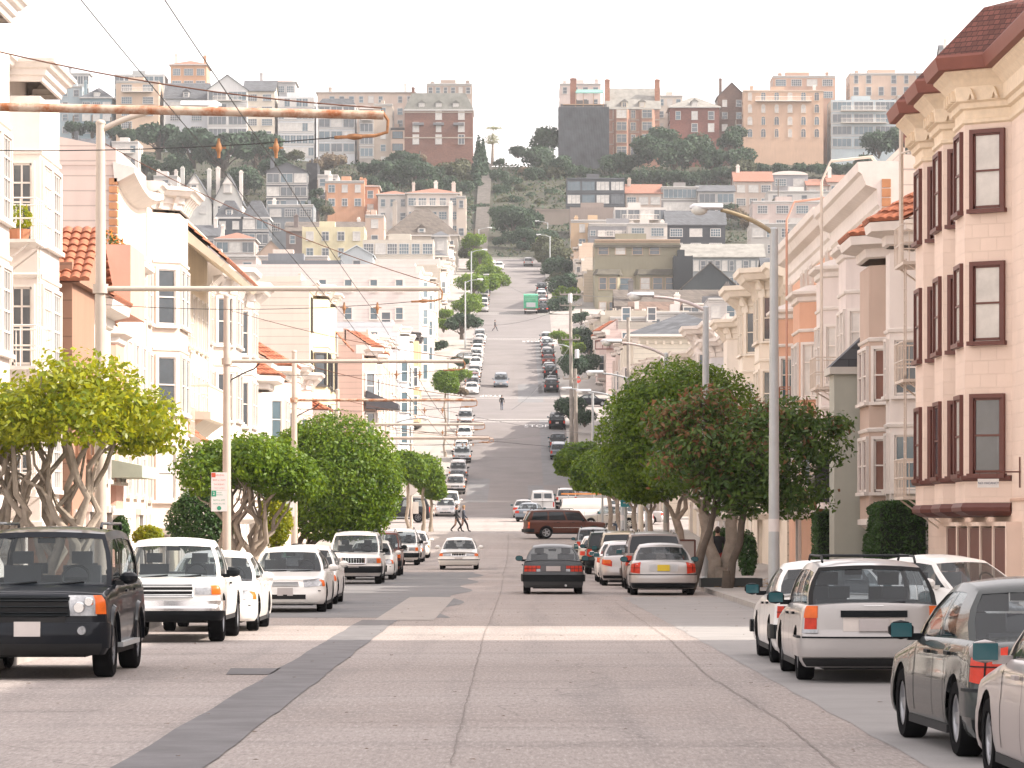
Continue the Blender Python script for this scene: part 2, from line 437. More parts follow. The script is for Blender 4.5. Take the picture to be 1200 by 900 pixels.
# gutters: pale concrete parking strip edge on the right, planting soil round the trees
mb = MB()
mb.grid([[(lerp(3.9, 3.5, (y - 20) / 70) + .02 * math.sin(y * 1.7), y, gz(y) + .004), (KERB, y, gz(y) + .004)] for y in ys(18, 96, 2)])
struct('road_patch', mb, [mat('gutter_concrete', (.28,.27,.265), .9, .15, .7, pat='speck')])
def wobble_strip(pts, dz, m, name='road_patch'):
    mb = MB(); rows = []
    for (y, xa, xb) in pts: rows.append([(xa, y, gz(y) + dz), (xb, y, gz(y) + dz)])
    mb.grid(rows); return struct(name, mb, [m])
r2 = random.Random(3)
pts = []
for i, y in enumerate(ys(20, 72, .8)):
    j = (0.012 * math.sin(y * .9) + r2.uniform(-.008, .008)); w2 = .36
    pts.append((y, -2.1 - w2 + j, -2.1 + w2 + j + r2.uniform(-.008, .008)))
wobble_strip(pts, .008, M_PATCH)
wobble_strip([(45.2, -3.0, -2.44), (47.2, -3.1, -2.44)], .008, M_PATCH)
wobble_strip([(y, -5.9 + .1 * math.sin(y), -.9 + .25 * math.sin(y * .37)) for y in ys(74, 150, 1.5)], .004, M_PATCHG)
wobble_strip([(y, -2.2, -1.0) for y in ys(72, 96, 3)], .008, M_PATCHL)
wobble_strip([(y, 1.7, 3.2) for y in ys(318, 345, 3)], .006, M_PATCHG)
wobble_strip([(y, -4.0, -2.0) for y in ys(320, 352, 3)], .006, M_PATCHG)
wobble_strip([(y, .8, 3.9) for y in ys(436, 466, 3)], .006, M_PATCHG)
wobble_strip([(y, 3.4, 5.9) for y in ys(446, 548, 3)], .006, M_PATCHG)
wobble_strip([(y, 3.2, 5.9) for y in ys(345, 408, 3)], .006, M_PATCHG)
def mark(x0, x1, y0, y1, dz=.012, mb=None):
    mb.grid([[(x0, y, gz(y) + dz), (x1, y, gz(y) + dz)] for y in ys(y0, y1, 1)])
for (a, b) in ((240.5, 283), (405.5, 446), (549.5, 596.5), (708.5, 745)):
    for y in (a, a + 2.6, b - 2.8, b - .2):
        mb = MB(); mark(-5.9, 5.9, y, y + .32, mb=mb)
        struct('crosswalk_line', mb, [M_PAINT])
for (y, x0, x1) in ((160, -4.2, -1.7), (160.6, .8, 1.4), (150, 3.0, 5.8)):
    mb = MB(); mark(x0, x1, y, y + .35, mb=mb); struct('road_marking', mb, [M_PAINT])
# cracks sealed with tar, running along and across the lanes
def crack(pts, w2=.025):
    mb = MB(); rows = []
    P = []
    for i in range(len(pts) - 1):
        (x0, y0), (x1, y1) = pts[i], pts[i + 1]; n = max(2, int(math.hypot(x1 - x0, y1 - y0) / .5))
        for k in range(n): P.append((lerp(x0, x1, k / n) + r2.uniform(-.012, .012), lerp(y0, y1, k / n) + r2.uniform(-.04, .04)))
    for i in range(len(P) - 1):
        (x, y), (x1, y1) = P[i], P[i + 1]; dx, dy = x1 - x, y1 - y; L_ = math.hypot(dx, dy) or 1; nx, ny = -dy / L_ * w2 * .3, dx / L_ * w2
        rows.append([(x + nx, y + ny, gz(y) + .014), (x - nx, y - ny, gz(y) + .014)])
    mb.grid(rows); struct('road_crack', mb, [mat('tar_seal', (.17,.145,.13), .8, .2, 4)])
crack([(3.1, 24), (3.2, 34), (3.05, 45), (3.2, 60), (3.1, 90)], .018)
crack([(-6, 43), (-4.2, 44), (-2.6, 44.5)], .02); crack([(-1.6, 34), (.5, 34.4), (3, 34)], .015)
crack([(-6, 54), (-4, 54.5), (-2.5, 54)], .02); crack([(-1.6, 47), (1.2, 47.3), (3, 46.8)], .015)
crack([(.15, 28), (.1, 60), (.2, 100), (.15, 140)], .016); crack([(-6, 36), (-2.5, 36.4)], .02); crack([(-1.6, 62), (3, 62.4)], .03)
crack([(1.0, 90), (5.5, 92)], .03); crack([(-5.5, 100), (3, 101)], .03); crack([(-5, 125), (5, 126)], .03)
crack([(.1, 140), (.15, 200), (.1, 238)], .03); crack([(.3, 286), (.2, 404)], .05); crack([(-5.5, 300), (5.5, 301)], .05)
crack([(-5.5, 372), (5.5, 373)], .05); crack([(.2, 447), (.2, 548)], .06); crack([(-5.5, 500), (5.5, 501)], .06)
# painted STOP words, read when driving uphill (right lane)
def text_mesh(s, size, ext=0.0, align='CENTER'):
    cu = bpy.data.curves.new('txt', 'FONT'); cu.body = s; cu.size = size; cu.extrude = ext; cu.align_x = align; cu.align_y = 'CENTER'; cu.resolution_u = 2
    o = bpy.data.objects.new('txt', cu); col.objects.link(o)
    dg = bpy.context.evaluated_depsgraph_get(); me = bpy.data.meshes.new_from_object(o.evaluated_get(dg))
    bpy.data.objects.remove(o); return me
def road_word(s, x, y, w2, ln, flip=False):
    me = text_mesh(s, 1.0)
    v = np.array([p.co[:] for p in me.vertices]); mn, mx = v.min(0), v.max(0)
    for p in me.vertices:
        u = (p.co.x - mn[0]) / (mx[0] - mn[0]) - .5; t = (p.co.y - mn[1]) / (mx[1] - mn[1]) - .5
        if flip: u, t = -u, -t
        yy_ = y + t * ln; p.co = (x + u * w2, yy_, gz(yy_) + .02)
    me.materials.clear(); me.materials.append(mat('white_road_paint', (.75,.74,.72), .7, .15, 5))
    props(link('road_word', me), kind='structure')
road_word('STOP', 2.9, 401.5, 2.8, 2.6); road_word('STOP', 2.9, 546, 2.9, 2.6)
road_word('STOP', -2.6, 448, 2.8, 2.4, True)
# steps/path climbing the park to the crest, low wall at the end of the street
mb = MB()
for k in range(110):
    y = 752 + k * 1.2
    mb.box(-8.6, -5.6, y, y + 1.25, gz(y) - 2, ground(-7, y) + .25)
struct('steps', mb, [mat('old_step_concrete', (.26,.24,.22), .95, .2, 1)])
# ---------------------------------------------------------------- building kit
_wc = {}
def win_meshes(w, h, style, fm, pm, simple):
    w = round(w, 2); h = round(h, 2); k = (w, h, style, fm.name_full, pm.name_full, simple)
    if k in _wc: return _wc[k]
    f = MB(); t = .10 if not simple else .13
    if w < .7: t *= .7
    pr = -.09
    # origin: bottom centre of the opening, on the wall plane, -y outwards
    f.box(-w/2 - t, -w/2, pr, .02, -.02, h + t, 0); f.box(w/2, w/2 + t, pr, .02, -.02, h + t, 0)
    f.box(-w/2, w/2, pr, .02, h, h + t, 0)
    f.box(-w/2 - t - .04, w/2 + t + .04, pr - .06, .02, -.12, -.02, 0)                 # sill
    b = .045 if not simple else .07
    if style == 'sash': f.box(-w/2, w/2, -.06, 0, h * .5 - b / 2, h * .5 + b / 2, 0)
    elif style == 'cross':
        f.box(-w/2, w/2, -.06, 0, h * .66 - b / 2, h * .66 + b / 2, 0); f.box(-b/2, b/2, -.055, 0, 0, h, 0)
    elif style == 'grid':
        n = max(2, int(round(w / .45)))
        for i in range(1, n): x = -w/2 + w * i / n; f.box(x - b/2, x + b/2, -.055, 0, 0, h, 0)
        m2 = max(2, int(round(h / .55)))
        for i in range(1, m2): z = h * i / m2; f.box(-w/2, w/2, -.06, 0, z - b/2, z + b/2, 0)
    elif style == 'mull':
        n = max(2, int(round(w / 1.1)))
        for i in range(1, n): x = -w/2 + w * i / n; f.box(x - b/2, x + b/2, -.055, 0, 0, h, 0)
    if not simple:
        for x in (-w/2, w/2 - .045): f.box(x, x + .045, -.045, 0, 0, h, 0)
        f.box(-w/2, w/2, -.045, 0, 0, .06, 0); f.box(-w/2, w/2, -.045, 0, h - .05, h, 0)
    if simple:
        f.box(-w/2, w/2, -.03, .02, -.02, h, 1)
        r = (f.mesh('window', [fm, pm]), None)
    else:
        p = MB(); p.box(-w/2, w/2, -.022, .01, -.02, h)
        r = (f.mesh('window', [fm]), p.mesh('pane', [pm]))
    if style == 'arch':
        f = MB(); n = 10
        def arc(rw, rh): return [(-rw * math.cos(math.pi * i / n), rh * math.sin(math.pi * i / n)) for i in range(n + 1)]
        hs = h - w / 2
        out = [(-w/2 - t, 0)] + [(x, hs + z) for x, z in arc(w/2 + t, w/2 + t)] + [(w/2 + t, 0)]
        inn = [(-w/2, 0)] + [(x, hs + z) for x, z in arc(w/2, w/2)] + [(w/2, 0)]
        for i in range(len(out) - 1):
            a, b2, c, d2 = out[i], out[i+1], inn[i+1], inn[i]
            f.poly([(a[0], pr, a[1]), (d2[0], pr, d2[1]), (c[0], pr, c[1]), (b2[0], pr, b2[1])], 0)
            f.poly([(a[0], pr, a[1]), (b2[0], pr, b2[1]), (b2[0], .01, b2[1]), (a[0], .01, a[1])], 0)
            f.poly([(d2[0], pr, d2[1]), (d2[0], .01, d2[1]), (c[0], .01, c[1]), (c[0], pr, c[1])], 0)
        f.box(-w/2 - t - .04, w/2 + t + .04, pr - .06, .02, -.12, 0, 0)
        f.box(-.03, .03, -.055, 0, 0, h - .03, 0); f.box(-w/2, w/2, -.05, 0, hs - .03, hs + .03, 0)
        pts = [(x, -.02, z) for x, z in inn][::-1]
        if simple:
            f.poly(pts[::-1], 1); r = (f.mesh('window', [fm, pm]), None)
        else:
            p = MB(); p.poly(pts[::-1]); r = (f.mesh('window', [fm]), p.mesh('pane', [pm]))
    _wc[k] = r
    return r

class Bld:
    def __init__(s, name, label, cat, loc, rot=0, group=None, simple=False, seed=None):
        s.root = thing(name, label, cat, loc, rot, group); s.simple = simple
        s.r = random.Random(seed if seed is not None else label)
        s.fm = M_WHITE; s.pm = [M_PANE, M_PANE, M_CURT, M_PANEB]; s.style = 'sash'
    def part(s, name, mb, mats, parent=None, smooth=None):
        if not mb.f: return None
        return mb.build(name, mats, parent or s.root, smooth)
    def box(s, name, x0, x1, y0, y1, z0, z1, m):
        mb = MB(); mb.box(x0, x1, y0, y1, z0, z1); return s.part(name, mb, m)
    def window(s, x, z, w, h, y=0.0, ang=0.0, style=None, fm=None, pm=None):
        fr, pa = win_meshes(w, h, style or s.style, fm or s.fm, pm or s.r.choice(s.pm), s.simple)
        o = link('window', fr, s.root, loc=(x, y, z), rot=ang)
        if pa: link('pane', pa, o)
        return o
    def chimney(s, x, y, z0, z1, w=.7, m=None, parent=None, pots=True):
        mb = MB(); mb.box(x - w/2, x + w/2, y - w/2, y + w/2, z0, z1); mb.box(x - w/2 - .08, x + w/2 + .08, y - w/2 - .08, y + w/2 + .08, z1 - .25, z1 - .1)
        if pots:
            for dx in (-.15, .15): mb.cyl((x + dx, y, z1 - .1), (x + dx, y, z1 + .3), .1, 8)
        return s.part('chimney', mb, m or M_WHITE, parent)

def tile_surface(mb, a, b, c, d, pitch=.26, row=.38, seg=4, amp=.06, m=None):
    # a,b eave left/right; d,c ridge left/right. barrel tiles: columns run up the slope
    a, b, c, d = map(Vector, (a, b, c, d))
    wid = (b - a).length; ln = ((d - a).length + (c - b).length) / 2
    nc = max(2, int(wid / pitch)); nr = max(1, int(ln / row))
    n = (b - a).cross(d - a).normalized()
    if n.z < 0: n = -n
    for r_ in range(nr):
        rows = []
        for (t, lift) in ((r_ / nr, .05), ((r_ + 1) / nr, .0)):
            L_ = a.lerp(d, t); R_ = b.lerp(c, t)
            rows.append([L_.lerp(R_, i / (nc * seg)) + n * (lift + amp * abs(math.sin(math.pi * i / seg))) for i in range(nc * seg + 1)])
        L_ = a.lerp(d, r_ / nr); R_ = b.lerp(c, r_ / nr)
        rows.insert(0, [L_.lerp(R_, i / (nc * seg)) + n * -.03 for i in range(nc * seg + 1)])
        mb.grid(rows, m)

def hip_roof(mb, x0, x1, y0, y1, z, h, ov=.4, ridge='x', m=0, soff=1):
    x0 -= ov; x1 += ov; y0 -= ov; y1 += ov
    if ridge == 'x':
        k = min((y1 - y0) / 2, (x1 - x0) / 2 * .95); ym = (y0 + y1) / 2
        A, B = (x0 + k, ym, z + h), (x1 - k, ym, z + h)
        mb.poly([(x0,y0,z),(x1,y0,z),B,A], m); mb.poly([(x1,y1,z),(x0,y1,z),A,B], m)
        mb.poly([(x0,y1,z),(x0,y0,z),A], m); mb.poly([(x1,y0,z),(x1,y1,z),B], m)
    mb.box(x0, x1, y0, y1, z - .22, z - .002, soff)
def gable_roof(mb, x0, x1, y0, y1, z, h, ov=.35, ridge='x', m=0, wall=1, th=.16):
    if ridge == 'y':   # gable faces the front (and back)
        xm = (x0 + x1) / 2
        k = h / ((x1 - x0) / 2)
        for sgn in (-1, 1):
            xe = xm + sgn * ((x1 - x0) / 2 + ov); ze = z - k * ov
            mb.ext([(xm, z + h), (xe, ze), (xe, ze + th), (xm, z + h + th)] if sgn > 0 else [(xm, z + h + th), (xe, ze + th), (xe, ze), (xm, z + h)], 'y', y0 - ov, y1 + ov, m)
        mb.ext([(x0, z), (x1, z), (xm, z + h - .01)], 'y', y0, y1, wall)
    else:
        ym = (y0 + y1) / 2; k = h / ((y1 - y0) / 2)
        for sgn in (-1, 1):
            ye = ym + sgn * ((y1 - y0) / 2 + ov); ze = z - k * ov
            mb.ext([(ym, z + h), (ye, ze), (ye, ze + th), (ym, z + h + th)], 'x', x0 - ov, x1 + ov, m)
        mb.ext([(y0, z), (y1, z), (ym, z + h - .01)], 'x', x0, x1, wall)

def offset_poly(pts, d):
    # pts: open polyline along the front (left to right, front = -y). offset outwards
    out = []
    n = len(pts)
    for i in range(n):
        p = Vector(pts[i])
        ds = []
        if i > 0: e = Vector(pts[i]) - Vector(pts[i-1]); ds.append(Vector((e.y, -e.x)).normalized())
        if i < n - 1: e = Vector(pts[i+1]) - Vector(pts[i]); ds.append(Vector((e.y, -e.x)).normalized())
        nrm = sum(ds, Vector((0, 0)))
        if nrm.length < 1e-6: nrm = ds[0]
        nrm.normalize(); k = d / max(.4, nrm.dot(ds[0]))
        out.append((p.x + nrm.x * k, p.y + nrm.y * k))
    return out
def cornice(mb, pts, prof, back=.6, m=None):
    # prof: list of (outward offset, z) bottom to top -> swept along the front polyline
    rings = [[(x, y, z) for x, y in offset_poly(pts, o)] for o, z in prof]
    mb.grid(rings, m)
    top = rings[-1]; bk = [(p[0], back, top[0][2]) for p in top]
    mb.grid([top, bk], m)
    for i in (0, -1):
        cap = [r_[i] for r_ in rings] + [(pts[i][0], back, prof[-1][1]), (pts[i][0], back, prof[0][1])]
        mb.poly(cap if i == 0 else cap[::-1], m)

def bay_poly(xc, w, d, kind):
    c = d * .75 if kind == 'angled' else .02
    return [(xc - w/2, 0), (xc - w/2 + c, -d), (xc + w/2 - c, -d), (xc + w/2, 0)]
def fire_escape(B, x, w, zs, d=.95, mt=None, top=None):
    mt = mt or M_IRON
    y0 = -B.foff - d; y1 = -B.foff
    for i, z in enumerate(zs if w > .5 else []):
        mb = MB()
        mb.box(x - w/2, x + w/2, y0, y1, z - .08, z)
        for zz in (z + .5, z + 1.0):
            mb.tube([(x - w/2, y1, zz), (x - w/2, y0, zz), (x + w/2, y0, zz), (x + w/2, y1, zz)], .022, 5)
        n = int(w / .36)
        for k in range(n + 1):
            xx = x - w/2 + w * k / n; mb.cyl((xx, y0, z), (xx, y0, z + 1), .014, 4)
        for k in range(3):
            yy_ = y0 + d * k / 3
            for xx in (x - w/2, x + w/2): mb.cyl((xx, yy_, z), (xx, yy_, z + 1), .012, 4)
        for xx in (x - w/2 + .1, x + w/2 - .1): mb.tube([(xx, y0 + .15, z - .08), (xx, y1, z - .85)], .025, 5)
        B.part('fire_escape', mb, mt)
        if i < len(zs) - 1 or True:
            mb = MB(); z2 = zs[i + 1] if i < len(zs) - 1 else None
            if z2:
                xa = x + w * .2
                for dx in (-.2, .2): mb.tube([(xa + dx, y0 + .12, z), (xa + dx, y0 + .12, z2 + .1)], .02, 5)
                for k in range(int((z2 - z) / .32)): mb.cyl((xa - .2, y0 + .12, z + .2 + k * .32), (xa + .2, y0 + .12, z + .2 + k * .32), .014, 4)
                B.part('ladder', mb, mt)
    if top:
        mb = MB(); z = zs[-1]
        xa = x - w * .2
        for dx in (-.22, .22):
            mb.tube([(xa + dx, y0 + .3, z), (xa + dx, y0 + .3, top + .3), (xa + dx, y0 + .6, top + 1.0), (xa + dx, .5, top + 1.15), (xa + dx, 1.2, top + .2)], .03, 6)
        for k in range(int((top - z) / .32)): mb.cyl((xa - .22, y0 + .3, z + .3 + k * .32), (xa + .22, y0 + .3, z + .3 + k * .32), .016, 4)
        B.part('ladder', mb, mt)

def street_house(side, y0, y1, H, label, wall=(.7,.6,.52), trim=None, sidecol=None, bays=None, floors=3, f0=2.9, fh=3.1,
                 roof='cornice', wstyle='sash', fm=None, pm=None, base=None, xf=LOT, garage='panel', quoin=None, escape=None, pat=None,
                 simple=False, belt=True, depth=16, sidewin=0, corn=None, cov=.75, name='town_house', bd=.9, bayh=None, cat='house', ground_cut=False, pane_panels=False, brack=True):
    zg = min(gz(y0), gz(y1)) - .3
    W = y1 - y0; ym = (y0 + y1) / 2
    B = Bld(name, label, cat, (side * xf, ym, zg), R(90) if side < 0 else R(-90), simple=simple)
    H = H - zg                       # H is given as an absolute height
    B.foff = 0
    trim = trim or M_WHITE; B.style = wstyle
    if fm: B.fm = fm
    if pm: B.pm = pm
    mw = stucco(wall) if pat is None else (siding(wall, .16) if pat == 'siding' else mat('brickface', wall, .85, .2, 2, pat=pat, pitch=.09 if pat == 'brick' else .28))
    ms = siding(sidecol or tuple(min(.8, c * 1.0) for c in wall), .48)
    mb = MB()
    mb.box(-W/2 + .01, W/2 - .01, 0, depth, -.5, H, 0, {0: 2, 1: 2, 3: 1, 5: 1, 4: 1})
    B.part('wall', mb, [mw, ms, M_ROOF])
    front = [(-W/2, 0), (W/2, 0)]
    # front polyline including the bays of the upper storeys
    bays = bays if bays is not None else [(0, W * .5, 'angled')]
    fx = lambda b: bay_poly(b[0], b[1], bd, b[2])
    zt = [f0 + i * fh for i in range(floors)]
    bz1 = (bayh or (H - .9)); bz0 = f0 - .35
    poly = [(-W/2, 0)]
    for b in sorted(bays):
        poly += fx(b)
        mb = MB(); mb.prism(fx(b), bz0, bz1, 0)
        # flared underside and storey bands
        B.part('bay', mb, mw)
        pl = fx(b); mb = MB()
        cornice(mb, pl, [(-.25, bz0 - .32), (-.02, bz0 - .12), (.07, bz0 - .1), (.07, bz0 + .06), (.0, bz0 + .08)], 0)
        B.part('moulding', mb, trim)
        if belt:
            for i in range(1, floors):
                mb = MB()
                z = zt[i] - .38
                cornice(mb, pl, [(.0, z), (.05, z + .02), (.07, z + .1), (.0, z + .14)], 0)
                B.part('moulding', mb, trim)
        mb = MB()
        if bayh: cornice(mb, pl, [(0, bz1 - .35), (.08, bz1 - .3), (.1, bz1 - .15), (.28, bz1 - .05), (.3, bz1 + .05), (-.3, bz1 + .3)], 0)
        B.part('moulding', mb, trim)
        for i in range(floors):
            z = zt[i] + .55; h = min(fh - 1.15, 1.95)
            if z + h > bz1 - .2: continue
            fw = b[1] - 2 * bd * .75 if b[2] == 'angled' else b[1]
            if fw > 1.9:
                n = 2
                for k in range(n): B.window(b[0] + (k - .5) * fw / 2, z, fw / 2 - .32, h, -bd)
            else: B.window(b[0], z, max(.5, fw - .42), h, -bd)
            if b[2] == 'angled':
                cx_ = bd * .75; ang = math.atan2(bd, cx_)
                sw = math.hypot(bd, cx_) - .42
                B.window(b[0] - b[1]/2 + cx_/2, z, sw, h, -bd/2, -ang)
                B.window(b[0] + b[1]/2 - cx_/2, z, sw, h, -bd/2, ang)
            else:
                B.window(b[0] - b[1]/2 + .01, z, bd - .4, h, -bd/2, R(-90))
                B.window(b[0] + b[1]/2 - .01, z, bd - .4, h, -bd/2, R(90))
            if pane_panels and i:
                mb = MB(); mb.box(b[0] - fw/2 + .15, b[0] + fw/2 - .15, -bd - .03, -bd, zt[i] - .25, zt[i] + .35); B.part('panel', mb, trim)
    poly += [(W/2, 0)]
    poly2 = [poly[0]]
    for p in poly[1:]:
        if (Vector(p) - Vector(poly2[-1])).length > .03: poly2.append(p)
    # plain wall windows between the bays
    edges = [-W/2] + [v for b in sorted(bays) for v in (b[0] - b[1]/2, b[0] + b[1]/2)] + [W/2]
    for a_, b_ in zip(edges[::2], edges[1::2]):
        if b_ - a_ > 1.25:
            n = max(1, int((b_ - a_) / 1.9))
            for k in range(n):
                xx = a_ + (b_ - a_) * (k + .5) / n
                for i in range(floors):
                    if zt[i] + 2.3 < H - .5: B.window(xx, zt[i] + .55, min(.95, (b_ - a_) / n - .5), min(fh - 1.15, 1.95), 0)
    # top
    follow = poly2 if not bayh else front
    if roof == 'cornice' or roof == 'flat':
        k = corn or (1.0 if roof == 'cornice' else .35)
        mb = MB()
        prof = [(0, H - 1.0 * k), (.06, H - .97 * k), (.08, H - .75 * k), (.16, H - .7 * k), (.18, H - .45 * k), (.66 * cov * k, H - .38 * k), (.83 * cov * k, H - .2 * k), (.96 * cov * k, H - .16 * k), (cov * k, H), (.3, H + .03)]
        cornice(mb, follow, prof, .5)
        if roof == 'cornice' and brack:
            for (p, q) in zip(follow[:-1], follow[1:]):
                L_ = math.hypot(q[0] - p[0], q[1] - p[1])
                if L_ < .5: continue
                n = max(1, int(L_ / .55)); ex = Vector(((q[0]-p[0]) / L_, (q[1]-p[1]) / L_)); nx = Vector((ex.y, -ex.x))
                for i in range(n):
                    t = (i + .5) / n * L_; c = Vector(p) + ex * t
                    mb.M = Matrix.Translation((c.x, c.y, 0)) @ Matrix.Rotation(math.atan2(ex.y, ex.x), 4, 'Z')
                    mb.ext([(-.12, H - .95 * k), (-.2, H - .7 * k), (-.64 * cov * k, H - .42 * k), (-.17, H - .42 * k), (-.05, H - .95 * k)], 'x', -.07, .07)
                    mb.M = None
        B.part('cornice', mb, trim)
        mb = MB(); mb.box(-W/2, W/2, .52, .7, H - .2, H + .45); mb.box(-W/2, -W/2 + .15, .7, depth, H - .2, H + .25); mb.box(W/2 - .15, W/2, .7, depth, H - .2, H + .25)
        B.part('parapet', mb, ms)
    elif roof == 'pent':         # sloping tiled eave over the street
        mb = MB(); tile_surface(mb, (-W/2 - .2, -1.5 - .6, H - 2.1), (W/2 + .2, -1.5 - .6, H - 2.1), (W/2 + .2, .9, H + .55), (-W/2 - .2, .9, H + .55), seg=4)
        mb.ext([(-2.05, H - 2.2), (.9, H + .35), (.9, H - .2), (.0, H - .95), (-1.9, H - 2.35)], 'x', -W/2 - .15, W/2 + .15, 1)
        B.part('roof', mb, [M_TILE, stucco(wall)])
        mb = MB(); mb.ext([(0, H - .3), (.9, H + .35), (3.5, H - .3)], 'x', -W/2, W/2); B.part('gable', mb, ms)
    elif roof == 'tile':          # tiled mansard edge with cornice below
        mb = MB(); cornice(mb, follow, [(0, H - .7), (.1, H - .65), (.12, H - .4), (.55, H - .3), (.6, H - .05), (.2, H)], .5); B.part('cornice', mb, trim)
        mb = MB(); pl = offset_poly(follow, .62); pt = [(x * .97, min(1.4, y + 1.6)) for x, y in follow]
        for i in range(len(pl) - 1):
            tile_surface(mb, (*pl[i], H), (*pl[i+1], H), (*pt[i+1], H + 1.3), (*pt[i], H + 1.3), seg=4)
        for xx in (-W/2, W/2):
            mb.poly([(xx, -.5, H), (xx, 1.4, H + 1.25), (xx, 1.4, H)], 1)
        B.part('roof', mb, [M_TILE, ms])
        B.box('parapet', -W/2, W/2, 1.3, 1.5, H - .2, H + 1.3, ms)
    elif roof == 'hip':
        mb = MB(); hip_roof(mb, -W/2, W/2, 0, 10, H, 2.4, .8); B.part('roof', mb, [M_SLATE, trim])
        mb = MB(); cornice(mb, follow, [(0, H - .8), (.1, H - .75), (.12, H - .5), (.7, H - .35), (.75, H - .25)], .5)
        B.part('cornice', mb, trim)
    # quoins
    if quoin:
        mb = MB()
        for xx, dx in ((-W/2, 1), (W/2, -1)):
            z = 0; i = 0
            while z < H - .6:
                l = .32 if i % 2 else .2
                x0, x1 = sorted((xx - dx * .03, xx + dx * l)); mb.box(x0, x1, -.03, .25, z, z + .26); z += .3; i += 1
        B.part('quoin', mb, quoin)
    # ground storey: garage and entry
    gm = base or trim
    gw = min(2.7, W * .36)
    mb = MB(); xx = -W * .22 if side < 0 else W * .22
    mb.box(xx - gw/2 - .12, xx - gw/2, -.06, .02, 0.3, 2.5); mb.box(xx + gw/2, xx + gw/2 + .12, -.06, .02, .3, 2.5); mb.box(xx - gw/2 - .12, xx + gw/2 + .12, -.06, .02, 2.5, 2.64)
    g = B.part('garage_door', mb, trim)
    mb = MB(); mb.box(xx - gw/2, xx + gw/2, -.02, .02, .3, 2.5)
    for i in range(4):
        for k in range(3): mb.box(xx - gw/2 + gw * (k + .08) / 3, xx - gw/2 + gw * (k + .92) / 3, -.04, -.02, .38 + i * .53, .38 + i * .53 + .43)
    B.part('door_panel', mb, gm, g)
    xx = -xx
    mb = MB(); mb.box(xx - .75, xx - .6, -.12, .02, .3, 2.6); mb.box(xx + .6, xx + .75, -.12, .02, .3, 2.6); mb.box(xx - .8, xx + .8, -.2, .02, 2.6, 2.8)
    dd = B.part('door', mb, trim)
    mb = MB(); mb.box(xx - .6, xx + .6, -.012, .02, .3, 2.6); mb.box(xx - .42, xx + .42, -.03, -.012, .5, 2.3, 0)
    B.part('door_panel', mb, M_MAROON if B.r.random() < .4 else M_DARKFR, dd)
    B.foff = 0 if not bays else 0
    if escape: fire_escape(B, *escape)
    if sidewin:
        sx_ = -W/2 if side < 0 else W/2
        for i in range(floors):
            for k in range(sidewin):
                B.window(sx_, zt[i] + .6, .9, 1.5, 2.5 + k * 3.2, R(-90) if side < 0 else R(90))
    return B
def Z(py, D): return wz(py, D)
# ---------------------------------------------------------------- left side, first block
W_ = (.70,.63,.58); PINKW = (.74,.66,.60)
G_L1 = 'row houses on the left side of the near block'
G_R1 = 'row houses on the right side of the near block'
def lx(y, y0, y1, side): return (y - (y0 + y1) / 2) * (1 if side < 0 else -1)
def bl(y0, y1, side, *bs): return [(lx(y, y0, y1, side), w2, k) for y, w2, k in bs]

B = street_house(-1, 66, 85.5, 14.3, 'nearest tall white bay-windowed flats at the left edge', W_, bays=bl(66, 85.5, -1, (71, 3.4, 'square'), (82.8, 3.4, 'square')), floors=4, f0=2.6, roof='flat', corn=.55, wstyle='grid', escape=None)
B.root['group'] = G_L1
B = street_house(-1, 86, 94.3, 13.6, 'white flats with white fire escapes and a potted plant, beside the brown stucco house', W_, bays=bl(86, 94.3, -1, (91.8, 3.8, 'square')), floors=4, f0=2.6, roof='flat', corn=.55, wstyle='grid',
                 escape=(lx(88.3, 86, 94.3, -1), 2.0, [3.0, 6.1, 9.2], 1.15, M_WHITE))
B.root['group'] = G_L1
mb = MB(); mb.cyl((3.2, -.12, 2), (3.2, -.12, 13), .06, 8); B.part('drain_pipe', mb, M_WHITE)
BRN = (.33,.185,.125)
B = street_house(-1, 94.8, 99.8, 8.9, 'brown stucco house with arched windows under a barrel tile gable', BRN, bays=[], floors=2, f0=3.6, roof='none', wstyle='arch', fm=plain('brown_trim', (.28,.15,.09)), pm=[M_PANE], sidecol=BRN, xf=11.1)
B.root['group'] = G_L1
mb = MB(); W2 = 2.5; H = 9.2
tile_surface(mb, (-W2 - .35, -.5, H - .5), (-W2 - .35, 5.8, H - .5), (0, 5.8, H + 1.1), (0, -.5, H + 1.1), seg=6)
tile_surface(mb, (W2 + .3, 5.8, H - .5), (W2 + .3, -.5, H - .5), (0, -.5, H + 1.1), (0, 5.8, H + 1.1), seg=6)
mb.ext([(-W2 - .1, H - .55), (W2 + .1, H - .55), (0, H + 1.0)], 'y', -.2, 5.7, 1)
B.part('roof', mb, [M_TILE, stucco(BRN)])
mb = MB(); mb.box(-1.6, 3.0, 2.2, 7, H - 1, H + 1.5); B.part('penthouse', mb, stucco((.66,.48,.42)))
mb = MB(); tile_surface(mb, (-1.9, 1.6, H + 1.4), (-1.9, 7, H + 1.4), (0, 6, H + 2.1), (0, 2.6, H + 2.1), seg=6); tile_surface(mb, (-1.9, 1.6, H + 1.4), (3.3, 1.6, H + 1.4), (1, 3, H + 2.1), (0, 3, H + 2.1), seg=6); B.part('roof', mb, M_TILE)
B = street_house(-1, 100, 104.6, 8.3, 'white stucco house with a round arched window and small tile roof', W_, bays=[], floors=2, f0=3.0, roof='tile', wstyle='arch', sidecol=(.62,.50,.44), belt=True, xf=11.2)
B.root['group'] = G_L1
PK = (.60,.34,.265)
B = street_house(-1, 105, 114.8, 10.4, 'salmon pink house with a walled roof terrace and flower pots', PK, bays=bl(105, 114.8, -1, (108, 3.4, 'angled')), bayh=8.0, floors=2, f0=3.0, roof='none', sidecol=PK, belt=False)
B.root['group'] = G_L1
